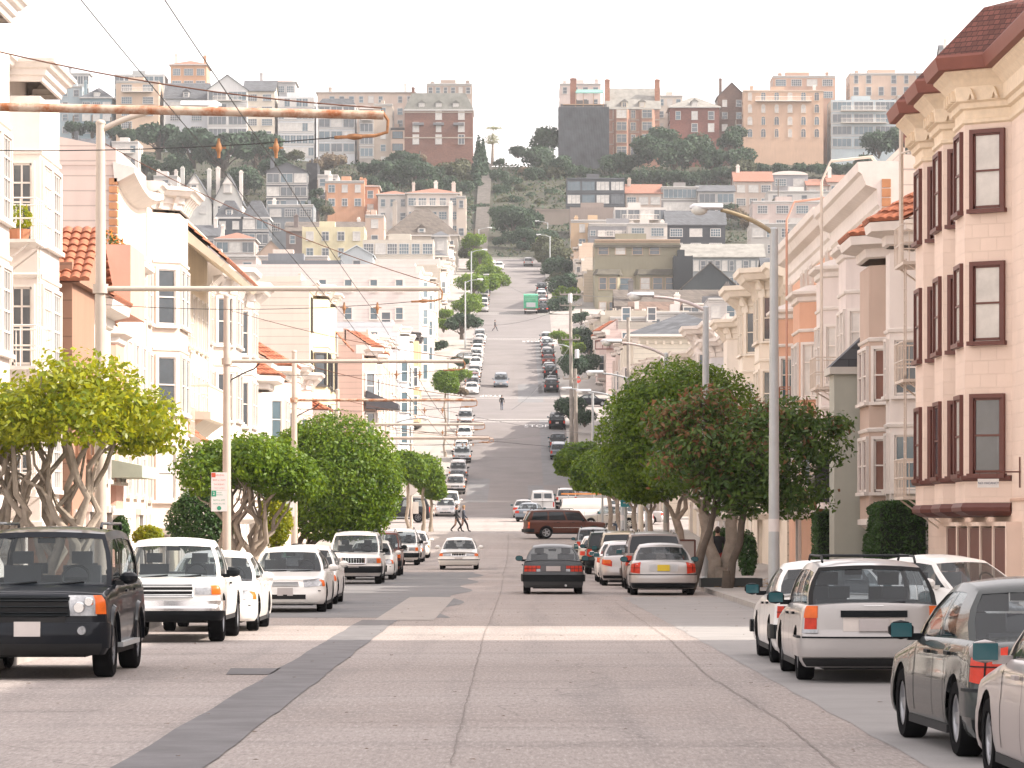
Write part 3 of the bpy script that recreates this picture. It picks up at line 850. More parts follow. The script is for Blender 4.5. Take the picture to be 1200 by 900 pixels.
mb = MB(); mb.box(.6, 4.85, -.95, -.8, 8.9, 10.9); mb.box(.6, .75, -.8, .1, 8.9, 10.9); mb.box(4.7, 4.85, -.8, 0, 8.9, 10.9); mb.box(.6, 4.85, -.95, 0, 8.75, 8.9)
B.part('terrace_wall', mb, stucco(PK))
Hs = 13.6
SD = (.66,.53,.47)
B = street_house(-1, 115, 124.3, Hs, 'tall pinkish siding house with orange quoin and a curved cornice behind the terrace', (.76,.64,.54), bays=[], floors=4, f0=2.7, roof='none', sidecol=SD, wstyle='cross', pm=[M_CURT, M_PANE])
B.root['group'] = G_L1
mb = MB(); mb.ext([(0, Hs + .2), (0, Hs + .75), (3.0, Hs + 1.35), (5.5, Hs + 1.35), (11, Hs + .2)], 'x', -4.66, 4.66); B.part('gable', mb, siding(SD, .48))
mb = MB(); rows = []
for k in range(13):
    t = k / 12; x = lerp(-4.7, 4.7, t); sg_ = -.35 * math.sin(math.pi * t)
    rows.append([(x, .05, Hs - .35 + sg_), (x, -.12, Hs - .3 + sg_), (x, -.6, Hs - .05 + sg_), (x, -.62, Hs + .12 + sg_), (x, .1, Hs + .3 + sg_)])
mb.grid(rows); mb.poly([rows[0][i] for i in range(5)]); B.part('cornice', mb, M_WHITE)
mb = MB(); i = 0; z = 8.5
while z < Hs - .2: mb.box(-4.7, -4.35 + (i % 2) * .14, -.04, .22, z, z + .2); z += .26; i += 1
B.part('quoin', mb, mat('quoin_orange', (.50,.24,.12), .9, .2, 2))
mb = MB(); cornice(mb, [(-4.65, 0), (4.65, 0)], [(0, 10.9), (.3, 11.0), (.32, 11.15), (0, 11.2)], .1); B.part('moulding', mb, M_WHITE)
street_house(-1, 124.5, 133, 13.9, 'beige bay-windowed flats with a fire escape, beyond the pink terrace house', (.66,.54,.46), bays=bl(124.5, 133, -1, (128.7, 4.6, 'angled')), floors=4, f0=2.6, roof='cornice', corn=.8, escape=(3.4, 1.4, [5.6, 8.7], .9)).root['group'] = G_L1
B = street_house(-1, 133, 149, 13.9, 'cream house with a sloping orange tile eave and juliet balcony', (.78,.68,.54), bays=[], floors=4, f0=2.6, roof='pent', sidecol=(.72,.57,.45), wstyle='cross')
B.root['group'] = G_L1
mb = MB(); mb.prism([(-4.5, 0), (-4.5, -1.2), (4.5, -1.2), (4.5, 0)], 6.3, 6.6); mb.ext([(0, 5.6), (-.9, 6.3), (0, 6.3)], 'x', -4.2, 4.2)
for k in range(30): xx = -4.4 + k * .303; mb.cyl((xx, -1.1, 6.6), (xx, -1.1, 7.6), .03, 4)
mb.tube([(-4.45, 0, 7.6), (-4.45, -1.12, 7.6), (4.45, -1.12, 7.6), (4.45, 0, 7.6)], .05, 5); B.part('balcony', mb, M_CREAM)
mb = MB(); tile_surface(mb, (-7.9, -1.1, 5.4), (-4.6, -1.1, 5.4), (-4.6, .02, 6.3), (-7.9, .02, 6.3), seg=6); B.part('canopy', mb, M_TILE)
B = street_house(-1, 149.5, 168, 12.9, 'pinkish white italianate flats with dark sash windows and bracketed cornice', PINKW, bays=bl(149.5, 168, -1, (154, 4.5, 'angled'), (163, 4.5, 'angled')), floors=3, f0=3.0, fh=3.2, roof='cornice', corn=1.15, sidewin=1, fm=M_WHITE, pm=[M_PANE], sidecol=(.64,.53,.49))
B.root['group'] = G_L1
street_house(-1, 168.5, 179, 9.2, 'low white house with a row of orange tiles over its bay', W_, bays=bl(168.5, 179, -1, (173.5, 4.5, 'angled')), floors=2, f0=3, roof='tile').root['group'] = G_L1
street_house(-1, 179.5, 192, 10.2, 'cream two-storey house with brown tile roof behind the round ficus', (.72,.60,.47), bays=bl(179.5, 192, -1, (186, 5, 'angled')), floors=2, f0=3, roof='tile').root['group'] = G_L1
street_house(-1, 192.5, 214, 10.8, 'pale pink plastered flats hidden behind the round ficus', (.68,.52,.45), bays=bl(192.5, 214, -1, (197, 4, 'angled'), (208, 4, 'angled')), floors=3, f0=2.6, roof='cornice').root['group'] = G_L1
B = street_house(-1, 222, 240, 17.2, 'tall cream siding corner flats with yellow trim and small tile cap', (.70,.60,.40), bays=bl(222, 240, -1, (228, 4.5, 'angled'), (236, 4.2, 'angled')), floors=4, f0=3.0, fh=3.3, roof='cornice', corn=.7, sidecol=(.74,.63,.54), fm=M_DARKFR, sidewin=0, pm=[M_PANE])
B.root['group'] = G_L1
mb = MB(); tile_surface(mb, (5, -1.9, 12.9), (9.2, -1.9, 12.9), (9.2, 0, 15.0), (5, 0, 15.0), seg=4); B.part('canopy', mb, M_TILE)
B = street_house(-1, 214.3, 221.7, 9.0, 'low peach house squeezed before the tall cream corner flats', (.70,.48,.36), bays=bl(214.3, 221.7, -1, (218, 4, 'square')), floors=2, f0=3, roof='tile'); B.root['group'] = G_L1

# ---------------------------------------------------------------- left side, farther blocks
G_L2 = 'houses on the left side beyond the first crossing'
def sh2(side, y0, y1, topy, label, wall, **k):
    wall = tuple(c * .9 for c in wall)
    ym = (y0 + y1) / 2; b = k.pop('b', None)
    if b is None: b = [(0, min(4.4, (y1 - y0) * .5), 'angled')] if y1 - y0 < 11 else [(-(y1 - y0) * .25, 4.2, 'angled'), ((y1 - y0) * .25, 4.2, 'angled')]
    k.setdefault('simple', True); k.setdefault('belt', False); k.setdefault('brack', False); k.setdefault('cov', .5); k.setdefault('depth', 12)
    B = street_house(side, y0, y1, wz(topy, y0), label, wall, bays=b, **k)
    B.root['group'] = G_L2 if side < 0 else 'houses on the right side beyond the first crossing'
    return B
B = sh2(-1, 284, 306, 404, 'pink corner flats with bracketed cornice and orange tile mansard', (.68,.46,.37), roof='tile', floors=4, f0=3, fh=3.2, sidewin=3, xf=11.6, corn=1, fm=M_WHITE)
sh2(-1, 306.5, 322, 398, 'cream flats with dark awning just past the pink mansard flats', (.72,.62,.5), roof='cornice', floors=4, f0=3)
sh2(-1, 322.5, 338, 392, 'peach stucco flats halfway along the second left block', (.70,.50,.38), roof='cornice', floors=4, f0=3)
sh2(-1, 338.5, 356, 396, 'light pink narrow-bayed flats in the second left block', (.72,.56,.50), roof='flat', floors=4, f0=3)
B = sh2(-1, 356.5, 384, 380, 'pale grey-white flats with blue-tinted windows and a plain cornice', (.60,.60,.62), roof='cornice', floors=4, f0=3, fh=3.1, sidewin=3, corn=.7, pm=[M_PANEB], sidecol=(.64,.64,.66), xf=11.2)
B = sh2(-1, 384.5, 402, 388, 'narrow orange-buff flats with dark cornice beside the pale grey flats', (.58,.38,.24), roof='cornice', floors=4, f0=3, trim=M_DARKFR, fm=M_WHITE, sidewin=1, xf=10.9, corn=.6)
B = sh2(-1, 449, 500, 312, 'long pinkish white apartment block with rows of paired windows', (.72,.63,.59), roof='cornice', floors=4, f0=2.2, fh=3.5, sidewin=9, corn=.9, xf=11.6, depth=36, simple=False, sidecol=(.72,.63,.59), pm=[M_PANEB])
sh2(-1, 500.5, 522, 330, 'beige flats with stacked bays above the white apartment block', (.62,.50,.42), roof='cornice', floors=6, f0=3)
sh2(-1, 522.5, 547, 322, 'cream flats with brown trim at the top of the third left block', (.70,.60,.48), roof='flat', floors=5, f0=3)
sh2(-1, 600, 618, 312, 'buff bay-fronted house low in the fourth left block', (.62,.54,.45), roof='flat', floors=5)
sh2(-1, 618.5, 640, 305, 'white stuccoed house in the middle of the fourth left block', W_, roof='cornice', floors=5)
sh2(-1, 640.5, 668, 300, 'grey shingled house in the fourth left block', (.35,.34,.33), roof='hip', floors=4)
sh2(-1, 668.5, 700, 284, 'pale stone house high in the fourth left block', (.62,.58,.52), roof='flat', floors=4)

# ---------------------------------------------------------------- right side, first block
M_RFR = M_MAROON
# the corner flats with maroon windows
y0, y1 = 66.5, 100.5
zg = -.3
H = 12.95
CRM = (.78,.62,.52)
B = Bld('corner_flats', 'cream corner flats with maroon window frames, stacked bays and a red shingle mansard', 'apartment house', (LOT, (y0 + y1) / 2, zg), R(-90))
B.root['group'] = G_R1
B.fm = M_RFR; B.style = 'sash'; B.pm = [M_CURT, M_BLIND, M_CURT, M_PANE]
mw = mat('scored_stucco', CRM, .9, .06, .7, pat='block', pitch=.32, c2=tuple(x * .94 for x in CRM))
W = y1 - y0
mb = MB(); mb.box(-W/2, W/2, 0, 20, -.5, H + .9); B.part('wall', mb, mw)
bays_ = [(lx(v, y0, y1, 1), 3.3) for v in (85.2, 89.5, 93.8)]
prof = [(0, H - 1.32), (.06, H - 1.28), (.06, H - 1.2), (.0, H - 1.18), (.02, H - .98), (.1, H - .94), (.12, H - .82), (.2, H - .78), (.22, H - .45), (.34, H - .3), (.5, H - .15), (.5, H - .1)]
full = [(-W/2, 0)]
for bx, bw in sorted(bays_):
    pl = bay_poly(bx, bw, 1.0, 'angled'); full += pl
    mb = MB(); mb.prism(pl, 2.75, H - .2); B.part('bay', mb, mw)
    mb = MB(); cornice(mb, pl, [(-.4, 2.42), (-.12, 2.45), (.08, 2.55), (.10, 2.64), (.05, 2.74), (-.2, 2.78)], .02); B.part('bay_base', mb, M_MAROON)
    for i, z in enumerate((3.45, 6.55, 9.65)):
        hh = 1.75
        mb = MB(); cornice(mb, pl, [(0, z - .2), (.09, z - .16), (.1, z - .08), (0, z - .06)], .02)
        if i == 0: B.part('sill_band', mb, M_MAROON)
        a_ = math.atan2(1.0, .75)
        B.window(bx, z, 1.05, hh, -1.0); B.window(bx - bw/2 + .375, z, .72, hh, -.5, -a_); B.window(bx + bw/2 - .375, z, .72, hh, -.5, a_)
full += [(W/2, 0)]
mb = MB(); cornice(mb, full, prof, .5); B.part('cornice', mb, mat('ornate_cream', (.76,.62,.46), .8, .1, 6, bump=.006))
# little raised festoons on the frieze
mb = MB(); mb.ext([(-.12, 0), (-.05, 0), (0, .14), (.05, 0), (.12, 0), (.04, .2), (0, .26), (-.04, .2)], 'y', -.3, -.21); om = mb.mesh('frieze_ornament', [mat('ornate_cream', (.76,.62,.46), .8, .1, 6, bump=.006)])
for p, q in zip(full[:-1], full[1:]):
    L_ = math.hypot(q[0] - p[0], q[1] - p[1]); n = max(1, int(L_ / .42)); ex = Vector(((q[0]-p[0]) / L_, (q[1]-p[1]) / L_))
    if L_ > 5: continue
    for i in range(n):
        c = Vector(p) + ex * ((i + .5) / n * L_); link('frieze_ornament', om, B.root, loc=(c.x, c.y, H - .76), rot=math.atan2(ex.y, ex.x))
mb = MB(); cornice(mb, full, [(.5, H - .1), (.66, H - .08), (.7, H + .05), (.74, H + .2), (.69, H + .27)], .5); B.part('gutter', mb, plain('maroon_gutter', (.20,.062,.042)))
mb = MB(); o1 = offset_poly(full, .7); o2 = [(x * .985, y_ + .45) for x, y_ in full]
o3 = [(x * .93, 2.4) for x, y_ in full]
mb.grid([[(x, y_, H + .26) for x, y_ in o1], [(x, y_, H + 1.45) for x, y_ in o2], [(x, y_, H + 2.1) for x, y_ in o3], [(x, 12, H + 2.1) for x, y_ in o3]])
mb.poly([(*o1[0], H + .26), (*o2[0], H + 1.45), (*o3[0], H + 2.1), (o3[0][0], 12, H + .3), (o1[0][0], 12, H + .26)]); mb.poly([(*o1[-1], H + .26), (o1[-1][0], 12, H + .26), (o3[-1][0], 12, H + .3), (*o3[-1], H + 2.1), (*o2[-1], H + 1.45)])
B.part('roof', mb, M_REDSH)
for v, z in ((73, 3.4), (73, 6.55)): pass
mb = MB()
for k in range(5):      # accordion shutters of the garage
    xa = lx(82.2, y0, y1, 1) - k * 2.3
    mb.poly([(xa, -.02, .3), (xa - 1.9, -.32, .3), (xa - 1.9, -.32, 2.15), (xa, -.02, 2.15)])
B.part('garage_shutter', mb, M_MAROON)
mb = MB()
for k in range(6):
    xa = lx(82.2, y0, y1, 1) - k * 2.3 + .25
    mb.box(xa - .1, xa + .12, -.36, .02, .3, 2.2)
mb.box(lx(95, y0, y1, 1), lx(81.9, y0, y1, 1), -.36, .02, 2.2, 2.3)
B.part('garage_frame', mb, stucco(CRM))
mb = MB(); mb.box(-W/2, W/2, -.04, 0, 2.78, 2.84); B.part('moulding', mb, stucco((.62,.42,.32)))
B.foff = 0
fire_escape(B, lx(97.0, y0, y1, 1), 2.2, [3.0, 6.15, 9.3], 1.2, M_IRON, None)
mb = MB(); xa = lx(96.6, y0, y1, 1)
mb.tube([(xa, -1.18, 9.3), (xa, -1.18, H + .3), (xa, -.9, H + .9), (xa, -.2, H + 1.3), (xa, .5, H + 1.2)], .06, 7); mb.tube([(xa, -1.18, H - .7), (xa + 1.3, -.9, H - .7)], .03, 5)
B.part('ladder', mb, M_IRON)
# hanging sign bracket and the sign
xa = lx(84.0, y0, y1, 1)
sg = thing('hanging_sign', 'small white sign reading NO VACANCY hung on the cream corner flats', 'sign', B.root.matrix_world @ Vector((0, 0, 0)), 0)
sg.location = (11.45, 82, 2.78)
mb = MB(); mb.box(-.24, .24, -.03, .03, 0, .2); mb.build('board', [plain('sign_white', (.75,.75,.73), .5)], sg)
t = text_mesh('NO VACANCY', .072, .003); t.materials.clear(); t.materials.append(plain('sign_ink', (.05,.06,.12), .6)); link('lettering', t, sg, loc=(0, -.035, .1), rot=(R(90), 0, 0))
mb = MB(); mb.cyl((-.3, 0, .36), (.74, 0, .36), .02, 6); mb.cyl((-.2, 0, .2), (-.2, 0, .36), .01, 4); mb.cyl((.2, 0, .2), (.2, 0, .36), .01, 4); mb.cyl((.72, 0, .0), (.72, 0, .7), .02, 5); mb.build('bracket', [M_MAROON], sg)

street_house(1, 101, 104.6, 10.6, 'narrow white house with a tile-hooded bay squeezed beside the cream corner flats', W_, bays=[(0, 2.4, 'angled')], floors=3, f0=2.7, fh=2.7, roof='tile', xf=LOT).root['group'] = G_R1
B = street_house(1, 105, 112.3, 10.6, 'tan stucco house with red-brown window frames and tile cap on its bay', (.50,.38,.31), bays=[(0, 4.4, 'angled')], floors=3, f0=2.7, fh=2.7, roof='tile', fm=M_WHITE, pm=[mat('reddish_pane', (.20,.10,.08), .15, .3, 1)], bd=1.0)
B.root['group'] = G_R1
zz = wz(440, 111.5) - B.root.location.z; x0_, x1_ = -3.6, -1.9
mb = MB(); mb.box(x0_, x1_, -1.75, 0, .3, zz); B.part('stair_tower', mb, stucco((.42,.42,.36)))
mb = MB(); mb.box(x0_ - .15, x1_ + .15, -1.9, .0, zz, zz + .22); B.part('cornice', mb, stucco((.55,.52,.47)))
mb = MB(); mb.ext([(-1.88, zz + .22), (-.02, zz + 1.95), (-.02, zz + .22)], 'x', x0_ - .13, x1_ + .13); B.part('roof', mb, M_SLATE)
B = street_house(1, 113, 130, 13.4, 'tall off-white victorian with deep sloping cornice, orange brick quoins and arched sashes', (.70,.62,.58), bays=bl(113, 130, 1, (117.2, 3.9, 'angled'), (126, 3.9, 'angled')), floors=3, f0=3.2, fh=3.45, roof='cornice', corn=1.9, cov=.42, brack=False,
                 quoin=mat('quoin_orange', (.50,.24,.12), .9, .2, 2), escape=(lx(121.6, 113, 130, 1), 2.2, [3.4, 6.9], 1.5), sidecol=(.72,.60,.52), bayh=11.2, wstyle='cross', fm=M_WHITE, pm=[M_CURT, M_PANEB, M_CURT], pane_panels=True, belt=True)
B.root['group'] = G_R1
fire_escape(B, lx(121.6, 113, 130, 1), .1, [6.9], 1.5, M_IRON, 13.6)
# window box hung off the left-hand part of the victorian
B.box('window_box', lx(118.5, 113, 130, 1), lx(116.0, 113, 130, 1), -1.9, -1.1, 3.0, 3.9, M_DIRON)
B = street_house(1, 131, 152, 13.6, 'peach victorian with white dentils, brick-red panels and a fire escape', (.66,.38,.26), bays=bl(131, 152, 1, (136.5, 4.4, 'angled'), (147.4, 4.0, 'angled')), floors=3, f0=3.2, fh=3.35, roof='cornice', corn=1.6, cov=.45, brack=False,
                 escape=(lx(142, 131, 152, 1), 2.2, [3.4, 6.7], 1.2, mat('rust_iron', (.36,.16,.09), .8, .3, 3)), sidecol=(.76,.63,.52), bayh=11.0, wstyle='cross', fm=M_WHITE, pm=[M_CURT, M_CURT, M_PANEB], pane_panels=True)
B.root['group'] = G_R1
fire_escape(B, lx(140, 131, 152, 1), .1, [6.7], 1.3, mat('salmon_iron', (.55,.30,.22), .6), 13.9)
B = street_house(1, 153, 176, 13.2, 'creamy stucco flats with a curved gable cornice and garlands', (.76,.66,.55), bays=bl(153, 176, 1, (158.5, 4.6, 'angled'), (170, 4.6, 'angled')), floors=3, f0=3.2, fh=3.3, roof='cornice', corn=1.3, sidecol=(.76,.66,.56), fm=M_CREAM, trim=M_CREAM, pane_panels=True, pm=[M_CURT, M_PANE])
B.root['group'] = G_R1
street_house(1, 176.5, 190, 12.4, 'ornate ivory flats just beyond the garlanded stucco flats', (.74,.66,.57), bays=bl(176.5, 190, 1, (183, 4.6, 'angled')), floors=3, f0=3.2, roof='cornice', corn=1.0, trim=M_CREAM).root['group'] = G_R1
street_house(1, 190.5, 206, 12.2, 'pale grey siding house with dark framed windows behind the round tree', (.58,.56,.56), bays=bl(190.5, 206, 1, (198, 4.6, 'angled')), floors=3, f0=3, roof='cornice', fm=M_WHITE, sidecol=(.60,.58,.58)).root['group'] = G_R1
street_house(1, 206.5, 222, 13.8, 'white flats with a frilled cornice at the far end of the right row', W_, bays=bl(206.5, 222, 1, (214, 4.6, 'angled')), floors=3, f0=3.2, roof='cornice', corn=1.2).root['group'] = G_R1
street_house(1, 222.5, 241, 13.2, 'cream corner flats at the first crossing, hidden by street trees', (.70,.60,.48), bays=bl(222.5, 241, 1, (232, 4.6, 'angled')), floors=3, f0=3.6, roof='cornice').root['group'] = G_R1

# ---------------------------------------------------------------- right side, farther blocks
sh2(1, 284, 300, 418, 'tan corner house past the first right crossing', (.5,.42,.34), roof='flat', floors=2, f0=3.4)
sh2(1, 300.5, 320, 420, 'white house behind the round tree', W_, roof='flat', floors=2, f0=3)
B = sh2(1, 345, 362, 392, 'white house with dark hipped roof, dentil cornice and one boarded window', (.68,.62,.52), roof='hip', floors=3, f0=3, sidewin=0, xf=11.9)
mb = MB(); mb.box(8.5, 8.54, 5.2, 7.6, 6.4, 8.8); B.part('boarded_window', mb, mat('plywood', (.48,.27,.14), .8, .4, 3))
mb = MB()
for k in range(16): mb.box(8.5, 8.75, .4 + k * .8, .62 + k * .8, wz(392, 345) - B.root.location.z - .95, wz(392, 345) - B.root.location.z - .6)
B.part('bracket', mb, M_CREAM)
sh2(1, 321, 344.5, 424, 'beige flats over garages in the second right block', (.52,.45,.38), roof='flat', floors=2, f0=3)
sh2(1, 362.5, 380, 404, 'beige two-storey house with a flat roof in the second right block', (.55,.48,.42), roof='flat', floors=2, f0=3)
sh2(1, 380.5, 405, 404, 'peach-grey house at the end of the second right block', (.58,.46,.40), roof='flat', floors=2, f0=3, sidewin=1)
B = sh2(1, 448, 470, 386, 'pale pink house with red stair rail and tile parapet', (.70,.55,.50), roof='tile', floors=3, f0=3, sidewin=2, xf=11.8)
mb = MB()
for k in range(6): mb.box(11 - .05, 11.6, -1.4 + k * .9, -1.3 + k * .9, 6.2, 7.2)
mb.box(10.95, 11.6, -1.4, 4, 7.1, 7.25); mb.box(10.95, 11.6, -1.4, 4, 6.1, 6.22); B.part('stair_rail', mb, M_MAROON)
sh2(1, 470.5, 490, 380, 'grey-tan stuccoed house with big plain wall', (.42,.38,.33), roof='flat', floors=3, f0=3)
sh2(1, 490.5, 520, 366, 'beige flats in the third right block', (.52,.46,.38), roof='flat', floors=4)
sh2(1, 520.5, 548, 368, 'dull buff corner flats at the third right crossing', (.50,.43,.34), roof='cornice', floors=3)
sh2(1, 618.5, 640, 318, 'buff house with stepped bays beside the olive-grey house', (.60,.50,.38), roof='flat', floors=4)
sh2(1, 640.5, 665, 303, 'cream house with small square windows in the fourth right block', (.66,.56,.46), roof='flat', floors=4)
sh2(1, 665.5, 700, 286, 'pale peach house high in the fourth right block', (.66,.50,.38), roof='flat', floors=4)

# the rest of the right-hand row, nearer than the picture edge (it shades the near road)
street_house(1, 14, 57.5, 12.6, 'long cream flats nearer than the right picture edge', (.70,.58,.48), bays=bl(14, 57.5, 1, (24, 4, 'angled'), (34, 4, 'angled'), (44, 4, 'angled')), floors=3, f0=3, roof='cornice').root['group'] = G_R1
# ---------------------------------------------------------------- hillside and skyline houses (fronts face the camera)
STY = {'sash': 'sash', 'glass': 'mull', 'grid': 'grid', 'arch': 'arch', 'cross': 'cross'}
def hill(x0, x1, ytop, D, label, wall, roof='flat', rows=None, cols=None, st='sash', rc=None, chim=0, dorm=0, fm=None, pm=None, depth=11, rh=None,
         balc=0, pat=None, wh=1.5, ww=None, corn=True, group='houses on the hillside', cat='house', bands=False, base=None, h0=0, name='hill_house', bayc=None, sideon=True):
    X0, X1 = wx(x0, D), wx(x1, D); W = X1 - X0; xm = (X0 + X1) / 2; zt = wz(ytop, D)
    zb = (ground(xm, D) - 1.5) if base is None else wz(base, D)
    B = Bld(name, label, cat, (xm, D, zb), 0, group, simple=True); H = zt - zb
    wall = tuple(c * .88 for c in wall); B.style = STY.get(st, 'sash'); B.fm = fm or M_FARW; B.pm = pm or [M_PANE, M_PANE, M_PANEB, M_CURT]
    mw = mat(pat or 'stucco', wall, .85, .12, .35, pat=pat, pitch={'brick': .14, 'siding': .4}.get(pat, .3)) if pat else mat('far_stucco', wall, .9, .1, .3, streak=.25)
    rc = rc or M_SLATE
    B.root['zt'] = H; rise = 0
    if roof in ('hip', 'gable', 'gablex', 'mansard'): rise = rh or min(4.0, W * .22 + .6)
    He = H - rise
    mb = MB(); mb.box(-W/2, W/2, 0, depth, -2, He, 0, {1: 1}); B.part('wall', mb, [mw, M_ROOF])
    mb = MB(); rp = None
    if roof == 'hip': hip_roof(mb, -W/2, W/2, 0, depth, He + .22, rise - .22, .45); rp = B.part('roof', mb, [rc, B.fm])
    elif roof == 'gable': gable_roof(mb, -W/2, W/2, 0, depth, He, rise, .3, 'y'); rp = B.part('roof', mb, [rc, mw])
    elif roof == 'gablex': gable_roof(mb, -W/2, W/2, 0, depth, He, rise, .35, 'x'); rp = B.part('roof', mb, [rc, mw])
    elif roof == 'mansard':
        k = min(1.8, rise * .6)
        a = [(-W/2 - .2, -.2), (W/2 + .2, -.2), (W/2 + .2, depth), (-W/2 - .2, depth)]; b = [(-W/2 + k, k), (W/2 - k, k), (W/2 - k, depth - k), (-W/2 + k, depth - k)]
        for i in range(4):
            j = (i + 1) % 4; mb.poly([(*a[i], He), (*a[j], He), (*b[j], H), (*b[i], H)], 0)
        mb.poly([(*p, H) for p in b], 0); mb.box(-W/2 - .25, W/2 + .25, -.3, depth, He - .35, He - .002, 1); rp = B.part('roof', mb, [rc, B.fm])
    elif roof == 'arch':
        n = 10; pr = [(-W/2 * math.cos(math.pi * i / n), He + .9 * math.sin(math.pi * i / n)) for i in range(n + 1)]
        mb.ext(pr, 'y', -.3, depth, 0); rp = B.part('roof', mb, [rc])
    else:
        if corn:
            cornice(mb, [(-W/2, 0), (W/2, 0)], [(0, H - .55), (.08, H - .5), (.1, H - .3), (.3, H - .18), (.32, H + .05), (0, H + .1)], .3); rp = B.part('cornice', mb, B.fm)
        mb = MB(); mb.box(-W/2, -W/2 + .2, .3, depth, H - .1, H + .12); mb.box(W/2 - .2, W/2, .3, depth, H - .1, H + .12); mb.box(-W/2 + B.r.uniform(.2, .4) * W, -W/2 + B.r.uniform(.5, .7) * W, 3, 6, H - .1, H + 1.3); B.part('parapet', mb, mw)
    fh = 3.0
    nr = rows if rows is not None else max(1, int((He - .3) / fh)); nr = min(nr, 6)
    nc = cols or max(1, int(W / 2.5)); cw = W / nc
    w2 = ww or {'glass': cw * .86, 'grid': min(cw * .7, 2.4)}.get(st, min(1.15, cw * .5)); h2 = wh if st != 'glass' else max(wh, 1.9)
    for i in range(nr):
        z = He - (i + 1) * fh + .55 - h0
        if z + zb < ground(xm, D) - .5: break
        for k in range(nc):
            if st != 'glass' and B.r.random() < .06: continue
            wk = w2 * (1 if st == 'glass' else B.r.choice((1, 1, 1, .8)))
            B.window(-W/2 + cw * (k + .5), z, wk, h2, 0)
        if bands or st == 'glass':
            mb = MB(); mb.box(-W/2 - .03, W/2 + .03, -.12, .01, z - .55, z - .3); B.part('string_course', mb, plain('limestone', (.40,.33,.27)) if pat == 'brick' else B.fm)
        if balc and i in (0, 1)[:balc]:
            mb = MB(); mb.box(-W * .35, W * .35, -1.2, 0, z - .3, z - .12); mb.tube([(-W * .35, 0, z + .8), (-W * .35, -1.15, z + .8), (W * .35, -1.15, z + .8), (W * .35, 0, z + .8)], .05, 4)
            for q in range(int(W * .7 / .3)): mb.cyl((-W * .35 + q * .3, -1.15, z - .12), (-W * .35 + q * .3, -1.15, z + .8), .03, 4)
            B.part('balcony', mb, M_WHITE)
        if sideon and i < 4:
            s = 1 if xm < 0 else -1
            for k in (0, 1): B.window(s * W/2, z, 1.0, h2 if st != 'glass' else 1.5, 2.5 + k * 4.5, R(90) * s)
    for k in range(chim):
        xx = [-.38, .4, .05, -.15][k] * W; B.chimney(xx, B.r.uniform(1.5, depth * .6), He - .5, H + B.r.uniform(.8, 1.7), B.r.uniform(.6, .9), mw if B.r.random() < .6 else M_WHITE, rp)
    for k in range(dorm):
        xx = -W/2 + W * (k + 1) / (dorm + 1)
        mb = MB(); dz = He + .35
        mb.box(xx - .75, xx + .75, .15, 2.4, dz - .3, dz + 1.3, 0); mb.ext([(xx - .95, dz + 1.25), (xx + .95, dz + 1.25), (xx, dz + 2.0)], 'y', 0.0, 2.6, 1)
        d = B.part('dormer', mb, [B.fm, rc]); B.window(xx, dz, .85, 1.05, .15)
    if bayc:
        for bc in bayc:
            pl = bay_poly(bc * W, min(4, W * .36), .9, 'angled'); mb = MB(); mb.prism(pl, max(0, He - fh * nr - .2), He - .4); B.part('bay', mb, mw)
            for i in range(nr): B.window(bc * W, He - (i + 1) * fh + .55, min(4, W * .36) - 1.7, h2, -.9)
    return B
SK = 'houses on the skyline'
GRN = mat('copper_roof', (.16,.32,.28), .6, .3, 2)
TIL = M_TILED
DB = (.10,.105,.115)
# --- skyline, left of the street
B = hill(78, 104, 83, 884, 'white lookout tower with dark columns and a tall chimney, leftmost on the skyline', (.66,.66,.66), 'hip', 2, 4, 'glass', chim=1, group=SK, depth=6, rh=.8, pm=[M_PANE])
hill(70, 96, 101, 878, 'pale blue-grey house with a hipped top left of the skyline', (.40,.47,.50), 'flat', 4, 2, 'sash', group=SK)
hill(95, 131, 100, 876, 'blue-grey house with dark slate hip roof on the left skyline', (.26,.34,.38), 'hip', 3, 3, 'grid', chim=1, dorm=1, rh=3.2, group=SK)
hill(134, 192, 87, 890, 'grey flat-topped block behind the beige stuccoed house', (.42,.43,.43), 'flat', 2, 5, 'glass', group=SK, corn=False)
hill(136, 186, 95, 876, 'beige stuccoed house with two picture windows and a white balcony', (.62,.46,.34), 'flat', 4, 2, 'grid', balc=1, group=SK)
hill(200, 242, 68, 892, 'orange house with hipped tile cap and two chimneys, tallest on the left skyline', (.62,.36,.22), 'hip', 2, 3, 'grid', rc=TIL, chim=2, group=SK, rh=1.8)
hill(193, 243, 95, 878, 'grey roofed house with one arched dormer on the left skyline', (.55,.56,.58), 'gablex', 3, 2, 'grid', dorm=1, rh=4.2, group=SK)
hill(243, 290, 88, 876, 'white gabled house with three stacked picture windows on the left skyline', (.72,.71,.70), 'gable', 4, 2, 'glass', rh=3.6, group=SK, balc=1)
hill(286, 322, 92, 877, 'cream and white house with dark slate roof between white gable and glass block', (.68,.60,.50), 'gablex', 4, 2, 'grid', rh=3.0, group=SK)
hill(300, 346, 91, 893, 'grey house with small red hipped roof on the left skyline', (.46,.46,.46), 'hip', 3, 4, 'grid', rc=TIL, chim=1, rh=1.2, group=SK)
hill(326, 368, 113, 877, 'white modernist block with vertical fins and full-height glass', (.68,.69,.70), 'flat', 5, 6, 'glass', group=SK, corn=False, pm=[M_PANEB, M_CURT])
hill(372, 486, 104, 898, 'long beige block with low dark hipped roof on the skyline', (.62,.50,.42), 'hip', 5, 10, 'sash', rh=1.0, chim=2, group=SK)
hill(373, 416, 115, 878, 'white house with dark slate top and wide glazed bays', (.66,.67,.68), 'mansard', 5, 3, 'glass', rh=1.6, group=SK, balc=1)
